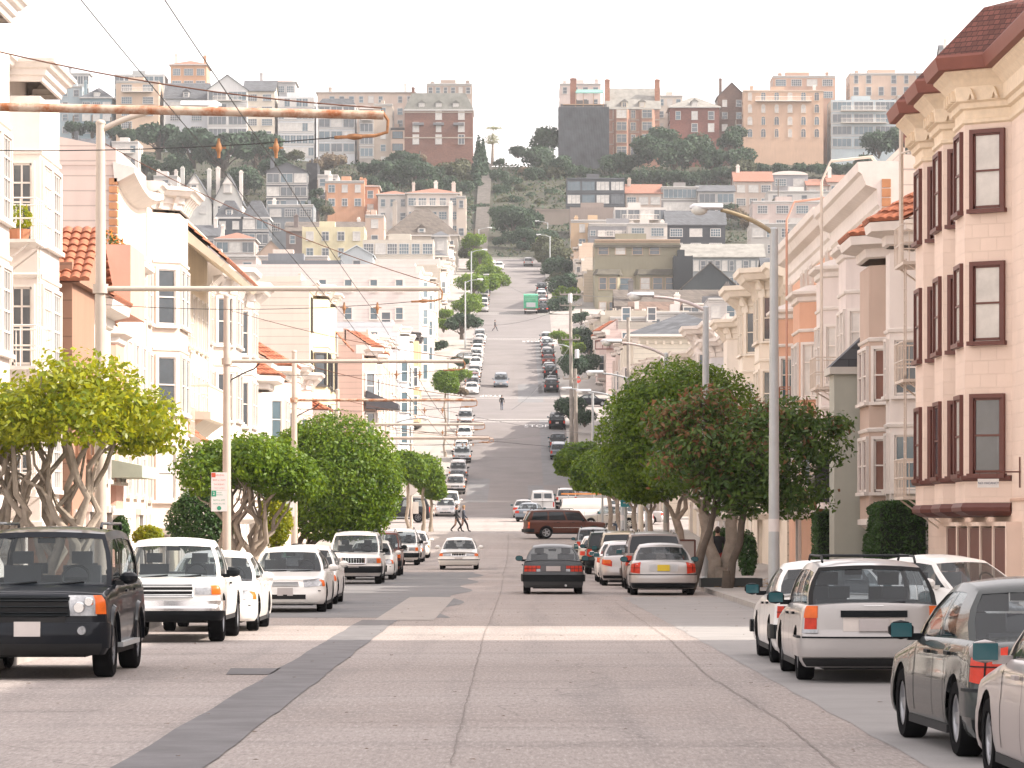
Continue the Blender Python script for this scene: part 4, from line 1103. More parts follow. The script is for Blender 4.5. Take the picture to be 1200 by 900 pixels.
hill(421, 438, 128, 876, 'narrow dark-glazed house with white arched roof', (.40,.36,.33), 'arch', 5, 1, 'glass', rc=M_WHITE, group=SK, balc=1)
hill(438, 460, 122, 877, 'narrow beige flats with bay next to the dark-glazed house', (.50,.42,.35), 'flat', 6, 1, 'sash', group=SK)
hill(458, 474, 150, 876, 'low beige wing with black awnings beside the red brick mansion', (.55,.42,.34), 'flat', 3, 1, 'grid', group=SK, fm=M_DARKFR)
hill(500, 553, 98, 888, 'brown attic block with chimneys rising behind the mansion roof', (.42,.33,.28), 'flat', 2, 6, 'sash', chim=3, group=SK)
B = hill(474, 554, 108, 876, 'brown brick mansion with grey mansard roof, pale shutters and stone courses', (.26,.125,.09), 'mansard', 3, 3, 'cross', pat='brick', rh=4.2, dorm=3, group=SK, pm=[M_CURT, M_CURT, M_PANE], rc=mat('dark_mansard', (.15,.15,.135), .85, .3, .8), cat='mansion', depth=14, ww=1.35, wh=2.2, chim=1)
mb = MB()
for zz in (4.75, 11.0): mb.box(-8.42, 8.42, -.14, .01, B.root['zt'] - zz - .28, B.root['zt'] - zz)
B.part('string_course', mb, plain('limestone', (.40,.33,.27)))
for xx in (-4.9, 4.9, 0): B.box('balcony', xx - 1.3, xx + 1.3, -.9, 0, B.root['zt'] - 8.1, B.root['zt'] - 7.5, plain('balcony_grey', (.16,.16,.17)))
# --- skyline, right
hill(656, 704, 98, 892, 'white and red parapeted block behind the wrapped building', (.66,.55,.50), 'flat', 3, 4, 'sash', rc=TIL, group=SK, chim=2)
B = hill(657, 711, 122, 876, 'building wrapped in dark scaffold netting with a green awning on top', (.17,.16,.16), 'flat', 0, 1, 'sash', group=SK, corn=False, cat='building')
hw = 54 / 2 * 876 / F; hz = wz(126, 876) - B.root.location.z
net = mat('scaffold_net', (.055,.06,.068), .9, .5, .35)
mb = MB()
for k in range(14):
    x = -hw - .5 + k * (2 * hw + 1) / 13; mb.cyl((x, -1.0, 0), (x, -1.0, hz + .3), .07, 4)
for k in range(9): z = hz - k * 2.0; mb.cyl((-hw - .5, -1.0, z), (hw + .5, -1.0, z), .06, 4); mb.cyl((-hw - .5, -1, z), (-hw - .5, 6, z), .06, 4)
B.part('scaffold', mb, plain('scaffold_pipe', (.14,.13,.13)))
mb = MB(); rows = []
for i in range(26):
    x = -hw - .55 + i * (2 * hw + 1.1) / 25
    rows.append([(x, -1.12 + .04 * math.sin(i * 1.3 + k * 2), hz - k * 2.0) for k in range(12)])
mb.grid(rows); mb.grid([[(-hw - .6, -1.1 + j * 1.5, hz - k * 2) for k in range(12)] for j in range(6)]); B.part('netting', mb, net)
mb = MB(); mb.ext([(-.6, hz + 3.6), (1.5, hz + 4.6), (1.5, hz + 4.4), (-.6, hz + 3.4)], 'x', -hw * .35, hw * .85); B.part('awning', mb, GRN)
mb = MB()
for x in (-hw * .35, -.1, hw * .42, hw * .85): mb.box(x - .1, x + .1, -.5, -.3, hz, hz + 3.6)
mb.box(-hw * .9, hw * .9, -.6, .4, hz + .6, hz + .8); B.part('roof_deck', mb, plain('deck_timber', (.40,.26,.17)))
B.chimney(-hw * .45, 1, hz, hz + 7.2, 1.5, mat('brickface', (.34,.15,.10), .85, .2, 2, pat='brick', pitch=.14))
B = hill(711, 773, 101, 880, 'limestone and red brick mansion with grey slate roof and curved bays', (.46,.25,.18), 'gablex', 4, 3, 'cross', pat='brick', rh=5.4, dorm=2, group=SK, bands=True, rc=mat('grey_mansard', (.23,.22,.20), .85, .3, .8), cat='mansion', bayc=(.26, -.22), fm=plain('limestone', (.50,.44,.36)), wh=1.9)
for xx in (-6.3, 6.0): B.chimney(xx, 2.5, 15, B.root.location.z * 0 + wz(92, 880) - B.root.location.z, 1.2, mat('brickface', (.40,.18,.11), .85, .2, 2, pat='brick', pitch=.14))
hill(770, 800, 112, 894, 'white and peach wall with small windows behind two brick mansions', (.66,.58,.50), 'flat', 3, 3, group=SK)
hill(785, 843, 111, 880, 'red brick house with grey roof, white dormer and small white windows', (.26,.10,.075), 'hip', 2, 3, 'sash', pat='brick', rh=3.2, dorm=1, group=SK, rc=mat('grey_mansard', (.23,.22,.20), .85, .3, .8), ww=1.3, wh=1.9, h0=.4)
hill(841, 874, 97, 884, 'dark brick house with white arched attic window', (.22,.13,.10), 'gable', 4, 2, 'sash', pat='brick', rh=3.4, group=SK, chim=1)
B = hill(871, 965, 106, 880, 'broad peach-coloured mansion with tall arched windows and balconies', (.62,.42,.30), 'flat', 4, 6, 'arch', group=SK, wh=2.0, ww=1.1, balc=1, chim=2, cat='mansion', fm=plain('peach_trim', (.60,.46,.36)))
hill(906, 979, 89, 896, 'peach and brown rooftop block behind the broad peach mansion', (.55,.36,.27), 'flat', 2, 4, 'grid', group=SK, chim=2)
hill(974, 1050, 117, 882, 'white-framed modern glass house with stacked balconies', (.50,.57,.60), 'flat', 4, 3, 'glass', group=SK, corn=False, balc=2, pm=[M_PANEB, M_PANE])
hill(996, 1084, 86, 896, 'beige mansion with dark shutters and two tall chimneys', (.62,.47,.37), 'flat', 3, 6, 'sash', group=SK, chim=2, pm=[M_PANE], wh=2.0, cat='mansion')
hill(1052, 1090, 112, 884, 'plain beige side wing under the mansion with dark shutters', (.55,.45,.38), 'flat', 3, 2, group=SK)
hill(1104, 1150, 50, 890, 'grey slate-roofed tower house peeking over the red shingle roof', (.62,.54,.50), 'gablex', 3, 3, rh=3.6, chim=1, group=SK)

# --- upper slope, left
G2 = 'houses on the upper slope'
hill(70, 99, 166, 800, 'tan house with one small dormer low on the left slope', (.45,.36,.30), 'gablex', 3, 2, dorm=1, rh=2.2, group=G2, rc=M_SHING)
hill(82, 125, 160, 812, 'dark slate-roofed house with a small chimney on the left slope', DB, 'gablex', 3, 3, rh=4.0, chim=1, group=G2)
hill(124, 162, 166, 822, 'white balustraded house among trees on the left slope', (.66,.62,.58), 'flat', 3, 3, balc=1, group=G2)
hill(66, 110, 192, 770, 'grey-green house with a wide glazed front at the left edge of the slope', (.36,.40,.39), 'flat', 3, 3, 'glass', group=G2)
for (x0, x1, lab) in ((207, 248, 'white house with steep slate gable and stone dormer, left of a matching pair'), (250, 284, 'white house with steep slate gable, right of a matching pair')):
    B = hill(x0, x1, 203, 776, lab, (.66,.64,.60), 'gable', 3, 2, 'cross', rh=6.2, dorm=0, group=G2, chim=2)
    W = (x1 - x0) * 776 / F
    mb = MB(); zt = wz(218, 776) - B.root.location.z; mb.box(-.9, .9, -.5, 1.5, zt - 1.6, zt + .5); mb.ext([(-1.2, zt + .4), (1.2, zt + .4), (0, zt + 1.7)], 'y', -.7, 2); B.part('dormer', mb, M_WHITE); B.window(0, zt - 1.3, .9, 1.4, -.5)
hill(180, 208, 206, 784, 'white chimneyed house end left of the twin slate gables', (.68,.62,.58), 'flat', 4, 1, chim=2, group=G2)
hill(253, 284, 234, 742, 'charcoal slate-fronted house with one gable dormer', (.085,.095,.11), 'mansard', 3, 2, 'cross', rh=3.6, dorm=1, group=G2)
hill(284, 315, 234, 742, 'charcoal slate-fronted house with boxed dormer, right of its twin', (.09,.10,.115), 'mansard', 3, 2, 'glass', rh=3.6, dorm=0, group=G2)
hill(312, 360, 191, 806, 'dark grey modern house with shallow gable and wide windows', (.15,.155,.17), 'gable', 3, 3, 'glass', rh=1.9, group=G2, chim=1)
hill(359, 372, 191, 812, 'near black windowless tower beside the dark grey modern house', (.035,.035,.04), 'flat', 0, 1, group=G2, corn=False, cat='building')
hill(314, 367, 240, 752, 'mid-grey flat-roofed house with three windows below the dark modern house', (.24,.26,.28), 'flat', 2, 3, 'grid', group=G2, chim=2)
hill(372, 396, 205, 808, 'small white flat-roofed house left of the orange house', (.66,.62,.58), 'flat', 3, 2, group=G2)
B = hill(381, 427, 212, 786, 'orange stuccoed house with white-framed windows and teal garage door', (.62,.33,.20), 'flat', 2, 3, 'cross', group=G2, chim=2, wh=1.5, ww=1.3)
hill(425, 443, 214, 788, 'orange side wing with tile top beside the orange house', (.60,.31,.20), 'hip', 2, 1, rc=TIL, rh=.9, group=G2, chim=1)
hill(443, 478, 221, 780, 'white wing with low tile roof joining the white tile-roofed villa', (.66,.60,.55), 'hip', 3, 3, rc=TIL, rh=1.4, group=G2)
hill(477, 537, 218, 776, 'white villa with low tile roof, three chimneys and blue windows', (.68,.60,.54), 'hip', 4, 5, 'grid', rc=TIL, rh=1.7, chim=3, group=G2, balc=1, pm=[M_PANEB])
hill(535, 546, 230, 774, 'narrow cream end house beside the white villa', (.62,.52,.44), 'flat', 3, 1, group=G2)
hill(253, 298, 270, 700, 'small house with red tile roof and glazed porch', (.55,.44,.40), 'hip', 2, 3, 'glass', rc=TIL, rh=1.8, group=G2, chim=1)
hill(335, 428, 258, 716, 'long low house with dark brown roof', (.20,.16,.15), 'gablex', 2, 6, rh=2.2, chim=2, group=G2, rc=M_SHING)
hill(205, 256, 262, 730, 'grey weatherboarded house with twin chimneys above the small tile-roofed one', (.30,.31,.32), 'gablex', 3, 3, rh=2.5, chim=2, group=G2)
G3 = 'houses on the lower slope'
hill(283, 352, 322 - 40, 640, 'peach house with front gable and one white attic window', (.62,.46,.36), 'gable', 2, 1, 'grid', rh=5.2, group=G3, rc=M_ROOF, ww=2.2)
B = hill(354, 427, 266, 660, 'pale yellow boxy house with white windows and a small balcony', (.64,.57,.38), 'flat', 2, 4, 'cross', group=G3, corn=False)
hill(425, 508, 281, 630, 'cream weatherboarded top storey with a long strip of windows', (.60,.54,.46), 'flat', 2, 6, 'grid', pat='siding', group=G3, corn=False, wh=1.7, ww=1.6)
hill(452, 536, 243, 700, 'brown shingle house with big hipped roof and white boxed dormer', (.45,.40,.35), 'hip', 2, 5, rc=M_SHING, rh=5.6, dorm=1, chim=2, group=G3)
hill(428, 450, 252, 690, 'tall cream chimney-like house end beside the brown shingle roof', (.60,.45,.36), 'flat', 3, 1, chim=1, group=G3)
hill(399, 437, 288, 612, 'pale blue-grey shed roof with skylight beyond the white apartment block', (.52,.56,.58), 'gable', 1, 1, rh=1.6, group=G3, rc=plain('tin_roof', (.50,.54,.56), .5))
hill(280, 400, 305, 560, 'dark flat roof building with plant room behind the pinkish apartment block', (.18,.19,.21), 'flat', 2, 6, group=G3, corn=False, cat='building')
hill(508, 524, 268, 668, 'grey and white end house by the street trees, left of the steep road', (.48,.46,.44), 'hip', 3, 1, rh=1.5, group=G3)
hill(300, 384, 300, 575, 'light pink walled house next to the front-gabled peach one', (.66,.56,.50), 'flat', 3, 5, group=G3)
# behind the first block on the left, roofs seen over the near houses
hill(200, 300, 300, 520, 'grey-pink house with plain flat roof behind the near row', (.55,.45,.41), 'flat', 3, 5, group=G3)
hill(60, 200, 215, 700, 'broad muted grey terrace on the left slope', (.36,.37,.37), 'flat', 3, 9, 'grid', group=G3)
hill(130, 210, 240, 640, 'dull cream terrace below the muted grey one', (.50,.45,.40), 'flat', 3, 5, group=G3)

# --- upper slope, right
hill(664, 732, 209, 806, 'modern charcoal house with overhanging roof and two glazed storeys', DB, 'flat', 2, 4, 'glass', group=G2, fm=plain('charcoal', (.09,.10,.115)), corn=True, pm=[M_PANE, M_CURT, M_PANEB], h0=.2)
hill(733, 775, 214, 808, 'cream house with red tile roof, right of the modern charcoal house', (.58,.47,.40), 'gablex', 2, 3, 'grid', rc=TIL, rh=2.4, group=G2, chim=1)
hill(775, 819, 219, 808, 'grey-brown house with wide glass front and flat parapet', (.32,.30,.29), 'flat', 2, 1, 'glass', group=G2)
hill(818, 861, 215, 806, 'light grey house with slate roof and a big picture window', (.50,.48,.46), 'gablex', 2, 2, 'glass', rh=1.8, group=G2)
hill(861, 905, 199, 812, 'beige two-storey house with weathered tile roof on the right slope', (.52,.42,.36), 'gablex', 3, 3, 'grid', rc=TIL, rh=2.6, group=G2, chim=1)
hill(904, 947, 205, 816, 'grey house with white curved canopy roof', (.34,.34,.36), 'arch', 3, 2, 'grid', rc=M_WHITE, group=G2)
hill(946, 971, 208, 812, 'left one of two small tile-roofed houses near the right end', (.60,.50,.44), 'gablex', 2, 2, rc=TIL, rh=1.8, group=G2)
hill(970, 1000, 203, 812, 'right one of two small tile-roofed houses near the right end', (.62,.52,.46), 'gablex', 2, 2, rc=TIL, rh=2.0, group=G2, chim=1)
hill(900, 985, 224, 790, 'low white terrace house below the small tile roofs', (.66,.62,.58), 'flat', 2, 5, group=G2)
hill(882, 975, 236, 750, 'pinkish house with grey flat roof and small windows on the right slope', (.56,.46,.42), 'flat', 3, 4, 'grid', group=G2)
hill(668, 726, 243, 776, 'plain brown retaining wall house below the modern charcoal house', (.30,.24,.21), 'flat', 0, 1, group=G2, corn=False, cat='building')
hill(720, 781, 243, 752, 'white terraced house with glass balustrade', (.66,.62,.58), 'flat', 2, 4, 'glass', group=G2, balc=1, corn=False)
hill(669, 722, 258, 738, 'peach house with a small pointed tower and grey terrace', (.62,.44,.28), 'flat', 2, 2, 'cross', group=G2, chim=1)
hill(690, 760, 262, 728, 'long grey house with strip windows below the peach one', (.30,.29,.30), 'flat', 2, 7, 'grid', group=G2, balc=1, wh=1.0)
hill(781, 850, 245, 742, 'black-clad house with two white-framed windows', (.05,.055,.065), 'gablex', 2, 3, 'grid', rh=3.2, group=G2)
hill(736, 782, 262, 716, 'white house with short chimneys beside the black-clad house', (.64,.58,.53), 'flat', 2, 2, 'grid', group=G2, chim=2)
hill(795, 895, 284, 640, 'grey-roofed long house with a row of white-framed windows', (.30,.32,.33), 'gablex', 2, 12, 'sash', rh=2.6, group=G3, wh=1.7, ww=.8, rc=mat('grey_mansard', (.23,.22,.20), .85, .3, .8))
B = hill(697, 797, 281, 604, 'large olive-grey house with hooded bays and square windows', (.29,.26,.185), 'flat', 1, 5, 'sash', group=G3, pm=[M_PANE, M_PANE, M_CURT], ww=1.6, wh=1.4, fm=plain('tan_trim', (.42,.30,.21)), depth=17, cat='house')
hd = mat('olive_hood', (.10,.09,.07), .9, .3, 1)
z0 = wz(314, 604) - B.root.location.z; z1 = wz(322, 604) - B.root.location.z; zb_ = wz(378, 604) - B.root.location.z
for (a_, b2) in ((697, 727), (745, 796)):
    X0, X1 = wx(a_, 604) - B.root.location.x, wx(b2, 604) - B.root.location.x
    mb = MB(); pl = [(X0, 0), (X0 + .5, -1), (X1 - .5, -1), (X1, 0)]; mb.prism(pl, zb_, z1); B.part('bay', mb, mat('far_stucco', (.31,.28,.20), .9, .1, .3))
    mb = MB(); o1 = offset_poly(pl, .4); o2 = [(x, 0.0) for x, y in pl]; mb.grid([[(x, y, z1) for x, y in o1], [(x * .98, y, z0 - .2) for x, y in o2]]); mb.grid([[(x, y, z1 - .15) for x, y in o1], [(x, y, z1) for x, y in o1]]); B.part('hood', mb, hd)
    n = 2 if b2 - a_ < 40 else 3
    for k in range(n): B.window(lerp(X0 + .5, X1 - .5, (k + .5) / n), z1 - 2.5, 1.1 if n == 2 else 1.5, 1.9, -1.0); B.window(lerp(X0 + .5, X1 - .5, (k + .5) / n), z1 - 6.6, 1.1, 1.9, -1.0)
B.window(wx(733, 604) - B.root.location.x, z1 - 2.6, 2.0, 2.0, -.01, style='sash', pm=M_PANEB)
mb = MB(); mb.box(-7.3, 7.3, -.5, 0, wz(290, 604) - B.root.location.z, wz(287, 604) - B.root.location.z); B.part('hood', mb, hd)
hill(800, 865, 308, 590, 'dark timbered house with steep tudor gable', (.06,.07,.075), 'gable', 2, 3, 'grid', rh=4.0, group=G3, rc=M_SHING)
hill(790, 812, 300, 598, 'narrow near black windowless wing between olive-grey and timbered houses', (.04,.045,.05), 'flat', 0, 1, group=G3, corn=False, cat='building')
hill(722, 868, 338, 570, 'very long low building with dark shingle roof', (.20,.18,.17), 'gablex', 1, 8, rh=2.8, group=G3, rc=M_SHING, chim=2, cat='building')
hill(740, 800, 352, 520, 'brown shingle-roofed house with pale peaked dormer', (.35,.26,.22), 'gablex', 2, 4, 'grid', rh=3.4, dorm=1, group=G3, rc=mat('brown_roof', (.17,.115,.09), .85, .3, 1.2, pat='shingle', pitch=.35), chim=2)
hill(800, 880, 356, 520, 'dark grey house with white-framed bay under a reddish parapet', (.16,.16,.17), 'flat', 2, 4, 'glass', group=G3, fm=M_WHITE)
hill(715, 760, 372, 490, 'cream plastered house with white roof vents', (.52,.46,.40), 'flat', 2, 3, group=G3, chim=3)
hill(760, 830, 366, 480, 'whitewashed roof block with railings behind the black hip roof', (.66,.62,.58), 'flat', 2, 4, group=G3)
hill(830, 900, 350, 470, 'off-white siding house behind the garlanded flats', (.60,.56,.53), 'flat', 3, 4, pat='siding', group=G3)
hill(880, 1010, 262, 660, 'pale concrete flats behind the right-hand row', (.50,.47,.44), 'flat', 3, 8, 'grid', group=G3)
hill(895, 960, 300, 560, 'slate grey gabled house partly hidden by the lamp arm', (.22,.22,.24), 'gablex', 2, 5, rh=3.0, group=G3)
# masonry terrace walls holding the park
for (x0, x1, yt, D, lab) in ((628, 668, 246, 800, 'dull brown terrace wall at the right of the park steps'),):
    X0, X1 = wx(x0, D), wx(x1, D); mb = MB(); mb.box(X0, X1, D, D + .6, gz(D) - 3, wz(yt, D)); mb.box(X0 - .1, X1 + .1, D - .08, D + .68, wz(yt, D), wz(yt, D) + .2)
    props(mb.build('terrace_wall', [mat('far_stucco', (.24,.20,.17), .9, .1, .3)]), lab, 'wall')
# ---------------------------------------------------------------- vegetation
def leaf_mesh(name, blobs, n, size, m, seed=1, shell=.55, lump=.16, flat=.5, droop=0, spray=0, aspect=.55, mesh_mat2=None):
    g = np.random.default_rng(seed)
    B = np.array([b[:6] for b in blobs], float)
    area = (B[:, 3] * B[:, 4] + B[:, 3] * B[:, 5] + B[:, 4] * B[:, 5]); pr = area / area.sum()
    k = g.choice(len(B), n, p=pr)
    d = g.normal(size=(n, 3)); d /= np.linalg.norm(d, axis=1)[:, None]
    # uneven outline: lumps at several scales keyed to direction and blob
    ph = g.uniform(0, 6.28, (len(B), 6))
    def lumps(d, k):
        return (np.sin(d[:, 0] * 5 + ph[k, 0]) * np.sin(d[:, 1] * 5 + ph[k, 1]) * np.sin(d[:, 2] * 5 + ph[k, 2])
                + .6 * np.sin(d[:, 0] * 11 + ph[k, 3]) * np.sin(d[:, 1] * 11 + ph[k, 4]) * np.sin(d[:, 2] * 11 + ph[k, 5]))
    r = 1 - shell * np.abs(g.normal(size=n)) * .45; r = np.clip(r, .15, 1.0)
    r = r * (1 + lump * lumps(d, k)) + g.normal(size=n) * .015
    if spray:
        ss = g.random(n) < spray; r = np.where(ss, r * g.uniform(1.0, 1.14, n), r)
    p = B[k, :3] + d * B[k, 3:6] * r[:, None]
    if flat:   # flatten undersides
        low = B[k, 2] - B[k, 5] * flat
        p[:, 2] = np.where(p[:, 2] < low, low + (p[:, 2] - low) * .25 + g.normal(size=n) * size * .5, p[:, 2])
    # leaf frames
    nrm = d * .7 + g.normal(size=(n, 3)) * .6 + np.array([0, 0, .35]); nrm /= np.linalg.norm(nrm, axis=1)[:, None]
    t = g.normal(size=(n, 3)); t -= (t * nrm).sum(1)[:, None] * nrm; t /= np.linalg.norm(t, axis=1)[:, None]
    b = np.cross(nrm, t)
    s = size * g.uniform(.6, 1.35, n)[:, None]
    v = np.stack([p - t * s, p - b * s * aspect + nrm * s * .12, p + t * s, p + b * s * aspect + nrm * s * .12], 1).reshape(-1, 3)
    me = bpy.data.meshes.new(name)
    me.vertices.add(4 * n); me.vertices.foreach_set('co', v.astype(np.float32).ravel())
    me.loops.add(4 * n); me.loops.foreach_set('vertex_index', np.arange(4 * n, dtype=np.int32))
    me.polygons.add(n); me.polygons.foreach_set('loop_start', np.arange(0, 4 * n, 4, dtype=np.int32)); me.polygons.foreach_set('loop_total', np.full(n, 4, np.int32))
    me.materials.append(m)
    if mesh_mat2 is not None:
        me.materials.append(mesh_mat2[0])
        me.polygons.foreach_set('material_index', (g.random(n) < mesh_mat2[1](p)).astype(np.int32))
    me.update(); me.validate()
    return me
def limb(mb, p0, p1, r0, r1, r, n=7, seg=6, wob=.08):
    p0, p1 = Vector(p0), Vector(p1); L_ = (p1 - p0).length; pts = []; rs = []
    for i in range(seg + 1):
        t = i / seg; q = p0.lerp(p1, t)
        if 0 < i < seg: q += Vector((r.uniform(-1, 1), r.uniform(-1, 1), r.uniform(-.5, .5))) * L_ * wob
        pts.append(q); rs.append(lerp(r0, r1, t ** .8))
    mb.tube(pts, rs, n); return pts
def trunk_mesh(stems, blobs, seed, r0, fork_h, twigs=2, bark=None):
    r = random.Random(seed); mb = MB()
    for (bx, by, tx, ty, fh) in stems:
        main = limb(mb, (bx, by, -.3), (tx, ty, fh), r0, r0 * .72, r, 9, 5, .03)
        mb.lathe([(r0 * 1.7, -.3), (r0 * 1.25, .05), (r0 * .95, .5)], (bx, by, 0), 9)
        targets = sorted(blobs, key=lambda b: (b[0] - tx) ** 2 + (b[1] - ty) ** 2)[:max(3, len(blobs) // len(stems) + 1)]
        for b in targets:
            e = (b[0] + r.uniform(-.3, .3) * b[3], b[1] + r.uniform(-.3, .3) * b[4], b[2] + r.uniform(-.1, .3) * b[5])
            pts = limb(mb, (tx, ty, fh - .1), e, r0 * .5, r0 * .14, r, 6, 6, .09)
            for q in range(twigs):
                s_ = pts[r.randint(2, 4)]; a = r.uniform(0, 6.28)
                e2 = (b[0] + math.cos(a) * b[3] * .75, b[1] + math.sin(a) * b[4] * .75, b[2] + r.uniform(-.4, .6) * b[5])
                p2 = limb(mb, s_, e2, r0 * .2, r0 * .06, r, 5, 5, .1)
    return mb
def tree(name, label, loc, blobs, n, size, leaf, stems, r0, seed, cat='tree', group=None, bark=None, twigs=2, **k):
    t = thing(name, label, cat, loc, 0, group)
    trunk_mesh(stems, blobs, seed, r0, 0, twigs).build('trunk', [bark or M_BARK], t, smooth=60)
    link('crown', leaf_mesh('crown', blobs, n, size, leaf, seed, **k), t)
    return t
LF_YEL = leafmat('ficus_leaf_light', (.05,.11,.006), (.32,.33,.012), .42, .4)
LF_GRN = leafmat('ficus_leaf', (.02,.07,.006), (.15,.24,.012), .36, .45)
LF_DRK = leafmat('dark_leaf', (.015,.05,.012), (.05,.11,.022), .25, .4)
LF_MAG = leafmat('magnolia_leaf', (.02,.065,.015), (.11,.18,.03), .3, .35)
LF_BRZ = leafmat('bronze_leaf', (.16,.075,.035), (.22,.13,.05), .35, .4)
LF_HIL = leafmat('hill_leaf', (.018,.046,.028), (.045,.08,.038), .2, .6)
LF_HIB = leafmat('hill_leaf_olive', (.045,.06,.03), (.085,.09,.04), .2, .6)
LF_CYP = leafmat('cypress_leaf', (.022,.05,.032), (.045,.08,.04), .15, .7)
LF_BRN = leafmat('dry_leaf', (.13,.10,.06), (.17,.13,.08), .2, .7)

GT = 'street trees along the sidewalks'
def gl(x, y): return (x, y, gz(y) + .13)
r3 = random.Random(11)
def cluster(cx, cy, cz, rx, ry, rz, n, br, r):
    out = []
    for i in range(n):
        a = 2.4 * i + r.uniform(-.3, .3); q = math.sqrt((i + .5) / n)
        out.append((cx + rx * q * math.cos(a), cy + ry * q * math.sin(a), cz + rz * (1 - q * q) * r.uniform(.5, 1.1) + r.uniform(-.15, .15), br * r.uniform(.8, 1.15), br * r.uniform(.8, 1.15), br * r.uniform(.65, .9)))
    return out
# big pale-barked ficus at the left edge
D = 66; bx, by, bz = gl(-7.9, D)
c0 = wx(90, D) - bx; zc = wz(488, D) - bz
bl_ = cluster(c0, 0, zc - .35, 1.8, 1.7, .95, 12, .86, r3) + cluster(c0 - 2.0, .2, zc - .2, 1.0, 1.2, .6, 4, .85, r3)
tree('ficus_tree', 'big flat-topped ficus with many pale bare limbs, front left behind the dark off-roader', (bx, by, bz), bl_, 17000, .068, LF_YEL,
     [(-.5, 0, -.75, .1, 1.05), (-.2, .2, -.1, .2, .95), (.05, -.1, .45, -.1, 1.1), (-.75, .2, -1.4, .1, 1.0)], .2, 21, twigs=1, group=GT, flat=.55, spray=.08, shell=.9, lump=.26)
D = 103; bx, by, bz = gl(-7.2, D)
bl_ = cluster(0, 0, wz(566, D) - bz, 1.5, 1.5, .95, 9, .95, r3) + [(1.45, -.2, wz(552, D) - bz, .75, .8, .6)]
tree('ficus_tree', 'rounded ficus with forked pale trunk behind the first parking sign pole', (bx, by, bz), bl_, 20000, .07, LF_GRN, [(-.15, 0, -.35, 0, .9), (.1, .1, .3, .1, 1.0)], .2, 22, twigs=1, group=GT, flat=.5, spray=.05, shell=.6)
D = 132; bx, by, bz = gl(-7.4, D)
c0 = wx(392, D) - bx; zc = wz(562, D) - bz
tree('ficus_tree', 'very large dense ball-shaped ficus, the roundest on the left sidewalk', (bx, by, bz), [(c0, 0, zc, 2.6, 2.5, 2.5), (c0 - 1.1, -.3, zc + .5, 1.6, 1.6, 1.5), (c0 + .7, .2, zc - .4, 1.8, 1.7, 1.9)] , 40000, .075, LF_GRN,
     [(-.2, 0, -.1, 0, 1.0), (.2, 0, .3, 0, 1.0)], .2, 23, twigs=1, group=GT, flat=.85, bark=M_BARKD, shell=.5, lump=.07)
for (px, py, D, rr, lab) in ((496, 553, 236, 1.15, 'small ball-trimmed ficus at the near left crossing corner'), (478, 548, 228, 1.0, 'ball-trimmed ficus just left of another at the crossing'), (505, 570, 241, .8, 'smallest yellowish ficus at the crossing, last on the left'), (522, 300 + 148, 372, 1.2, 'bushy green tree in front of the fence on the second left block')):
    x = wx(px, D); b = gl(x, D)
    tree('ficus_tree', lab, b, [(0, 0, wz(py, D) - b[2], rr * 1.15, rr * 1.15, rr * 1.1), (.3, 0, wz(py, D) - b[2] - .3, rr, rr, rr), (-.4, 0, wz(py, D) - b[2] + .4, rr * .8, rr * .8, rr * .7)], 7000, .11, LF_GRN, [(0, 0, 0, 0, max(1.0, wz(py, D) - b[2] - rr))], .13, int(px), group=GT, twigs=0)
# right side
D = 143; bx, by, bz = gl(7.4, D); c0 = wx(792, D) - bx; zc = wz(512, D) - bz
tree('ficus_tree', 'huge dark dome-shaped ficus behind the magnolia on the right', (bx, by, bz), [(c0 - 1.0, 0, zc - .2, 2.3, 2.4, 2.6), (c0 + 1.1, .4, zc + .6, 2.5, 2.4, 2.4), (c0, 0, zc + .7, 2.5, 2.5, 2.5), (c0 - 1.3, 0, zc - 1.3, 1.5, 1.5, 1.5)], 42000, .085, LF_DRK if False else LF_GRN,
     [(.2, 0, -.4, 0, 2.1), (.5, .3, .9, .3, 2.2)], .22, 31, twigs=1, group=GT, flat=.85, shell=.5, lump=.08)
D = 112; bx, by, bz = gl(7.0, D); c0 = 0; zc = wz(540, D) - bz
tree('ficus_tree', 'leaning multi-stemmed street tree with pale trunk beside the magnolia', (bx, by, bz), cluster(-.3, 1, zc - .5, 1.4, 1.6, .6, 6, .9, r3), 14000, .07, LF_GRN,
     [(0, 0, -.5, .2, 2.2), (.15, .2, .5, .3, 2.4)], .24, 32, twigs=2, group=GT)
D = 103; bx, by, bz = gl(7.0, D)
zc = wz(535, D) - bz
bl_ = [(-1.2, 0, zc + .2, 1.5, 1.5, 1.4), (.5, 0, zc - .1, 1.6, 1.6, 1.6), (2.1, .2, zc + .4, 1.15, 1.2, 1.0), (-2.0, 0, zc + 1.0, .85, .9, .7), (1.3, .2, zc + 1.1, 1.2, 1.2, .7), (-.9, 0, zc + 1.5, .9, .9, .6), (1.6, .1, zc - 1.1, 1.2, 1.1, .7), (0, 0, zc - 1.0, 1.3, 1.2, .8), (2.9, .3, zc + .9, .5, .6, .4)]
tree('magnolia_tree', 'ragged magnolia with bronze leaf tips and a thin dark trunk on the right', (bx, by, bz), bl_, 14500, .095, LF_MAG, [(-.3, 0, .2, 0, 2.3), (-1.4, .3, -.7, .1, 2.1)], .13, 33, twigs=3, group=GT, bark=M_BARKD, flat=.9, spray=.16, shell=.8, lump=.3, aspect=.45,
     mesh_mat2=(LF_BRZ, lambda p: np.clip((p[:, 2] - zc - .2) * .14 + .12 - p[:, 0] * .07 + .12 * np.sin(p[:, 0] * 4) * np.sin(p[:, 2] * 5), .02, .6)))
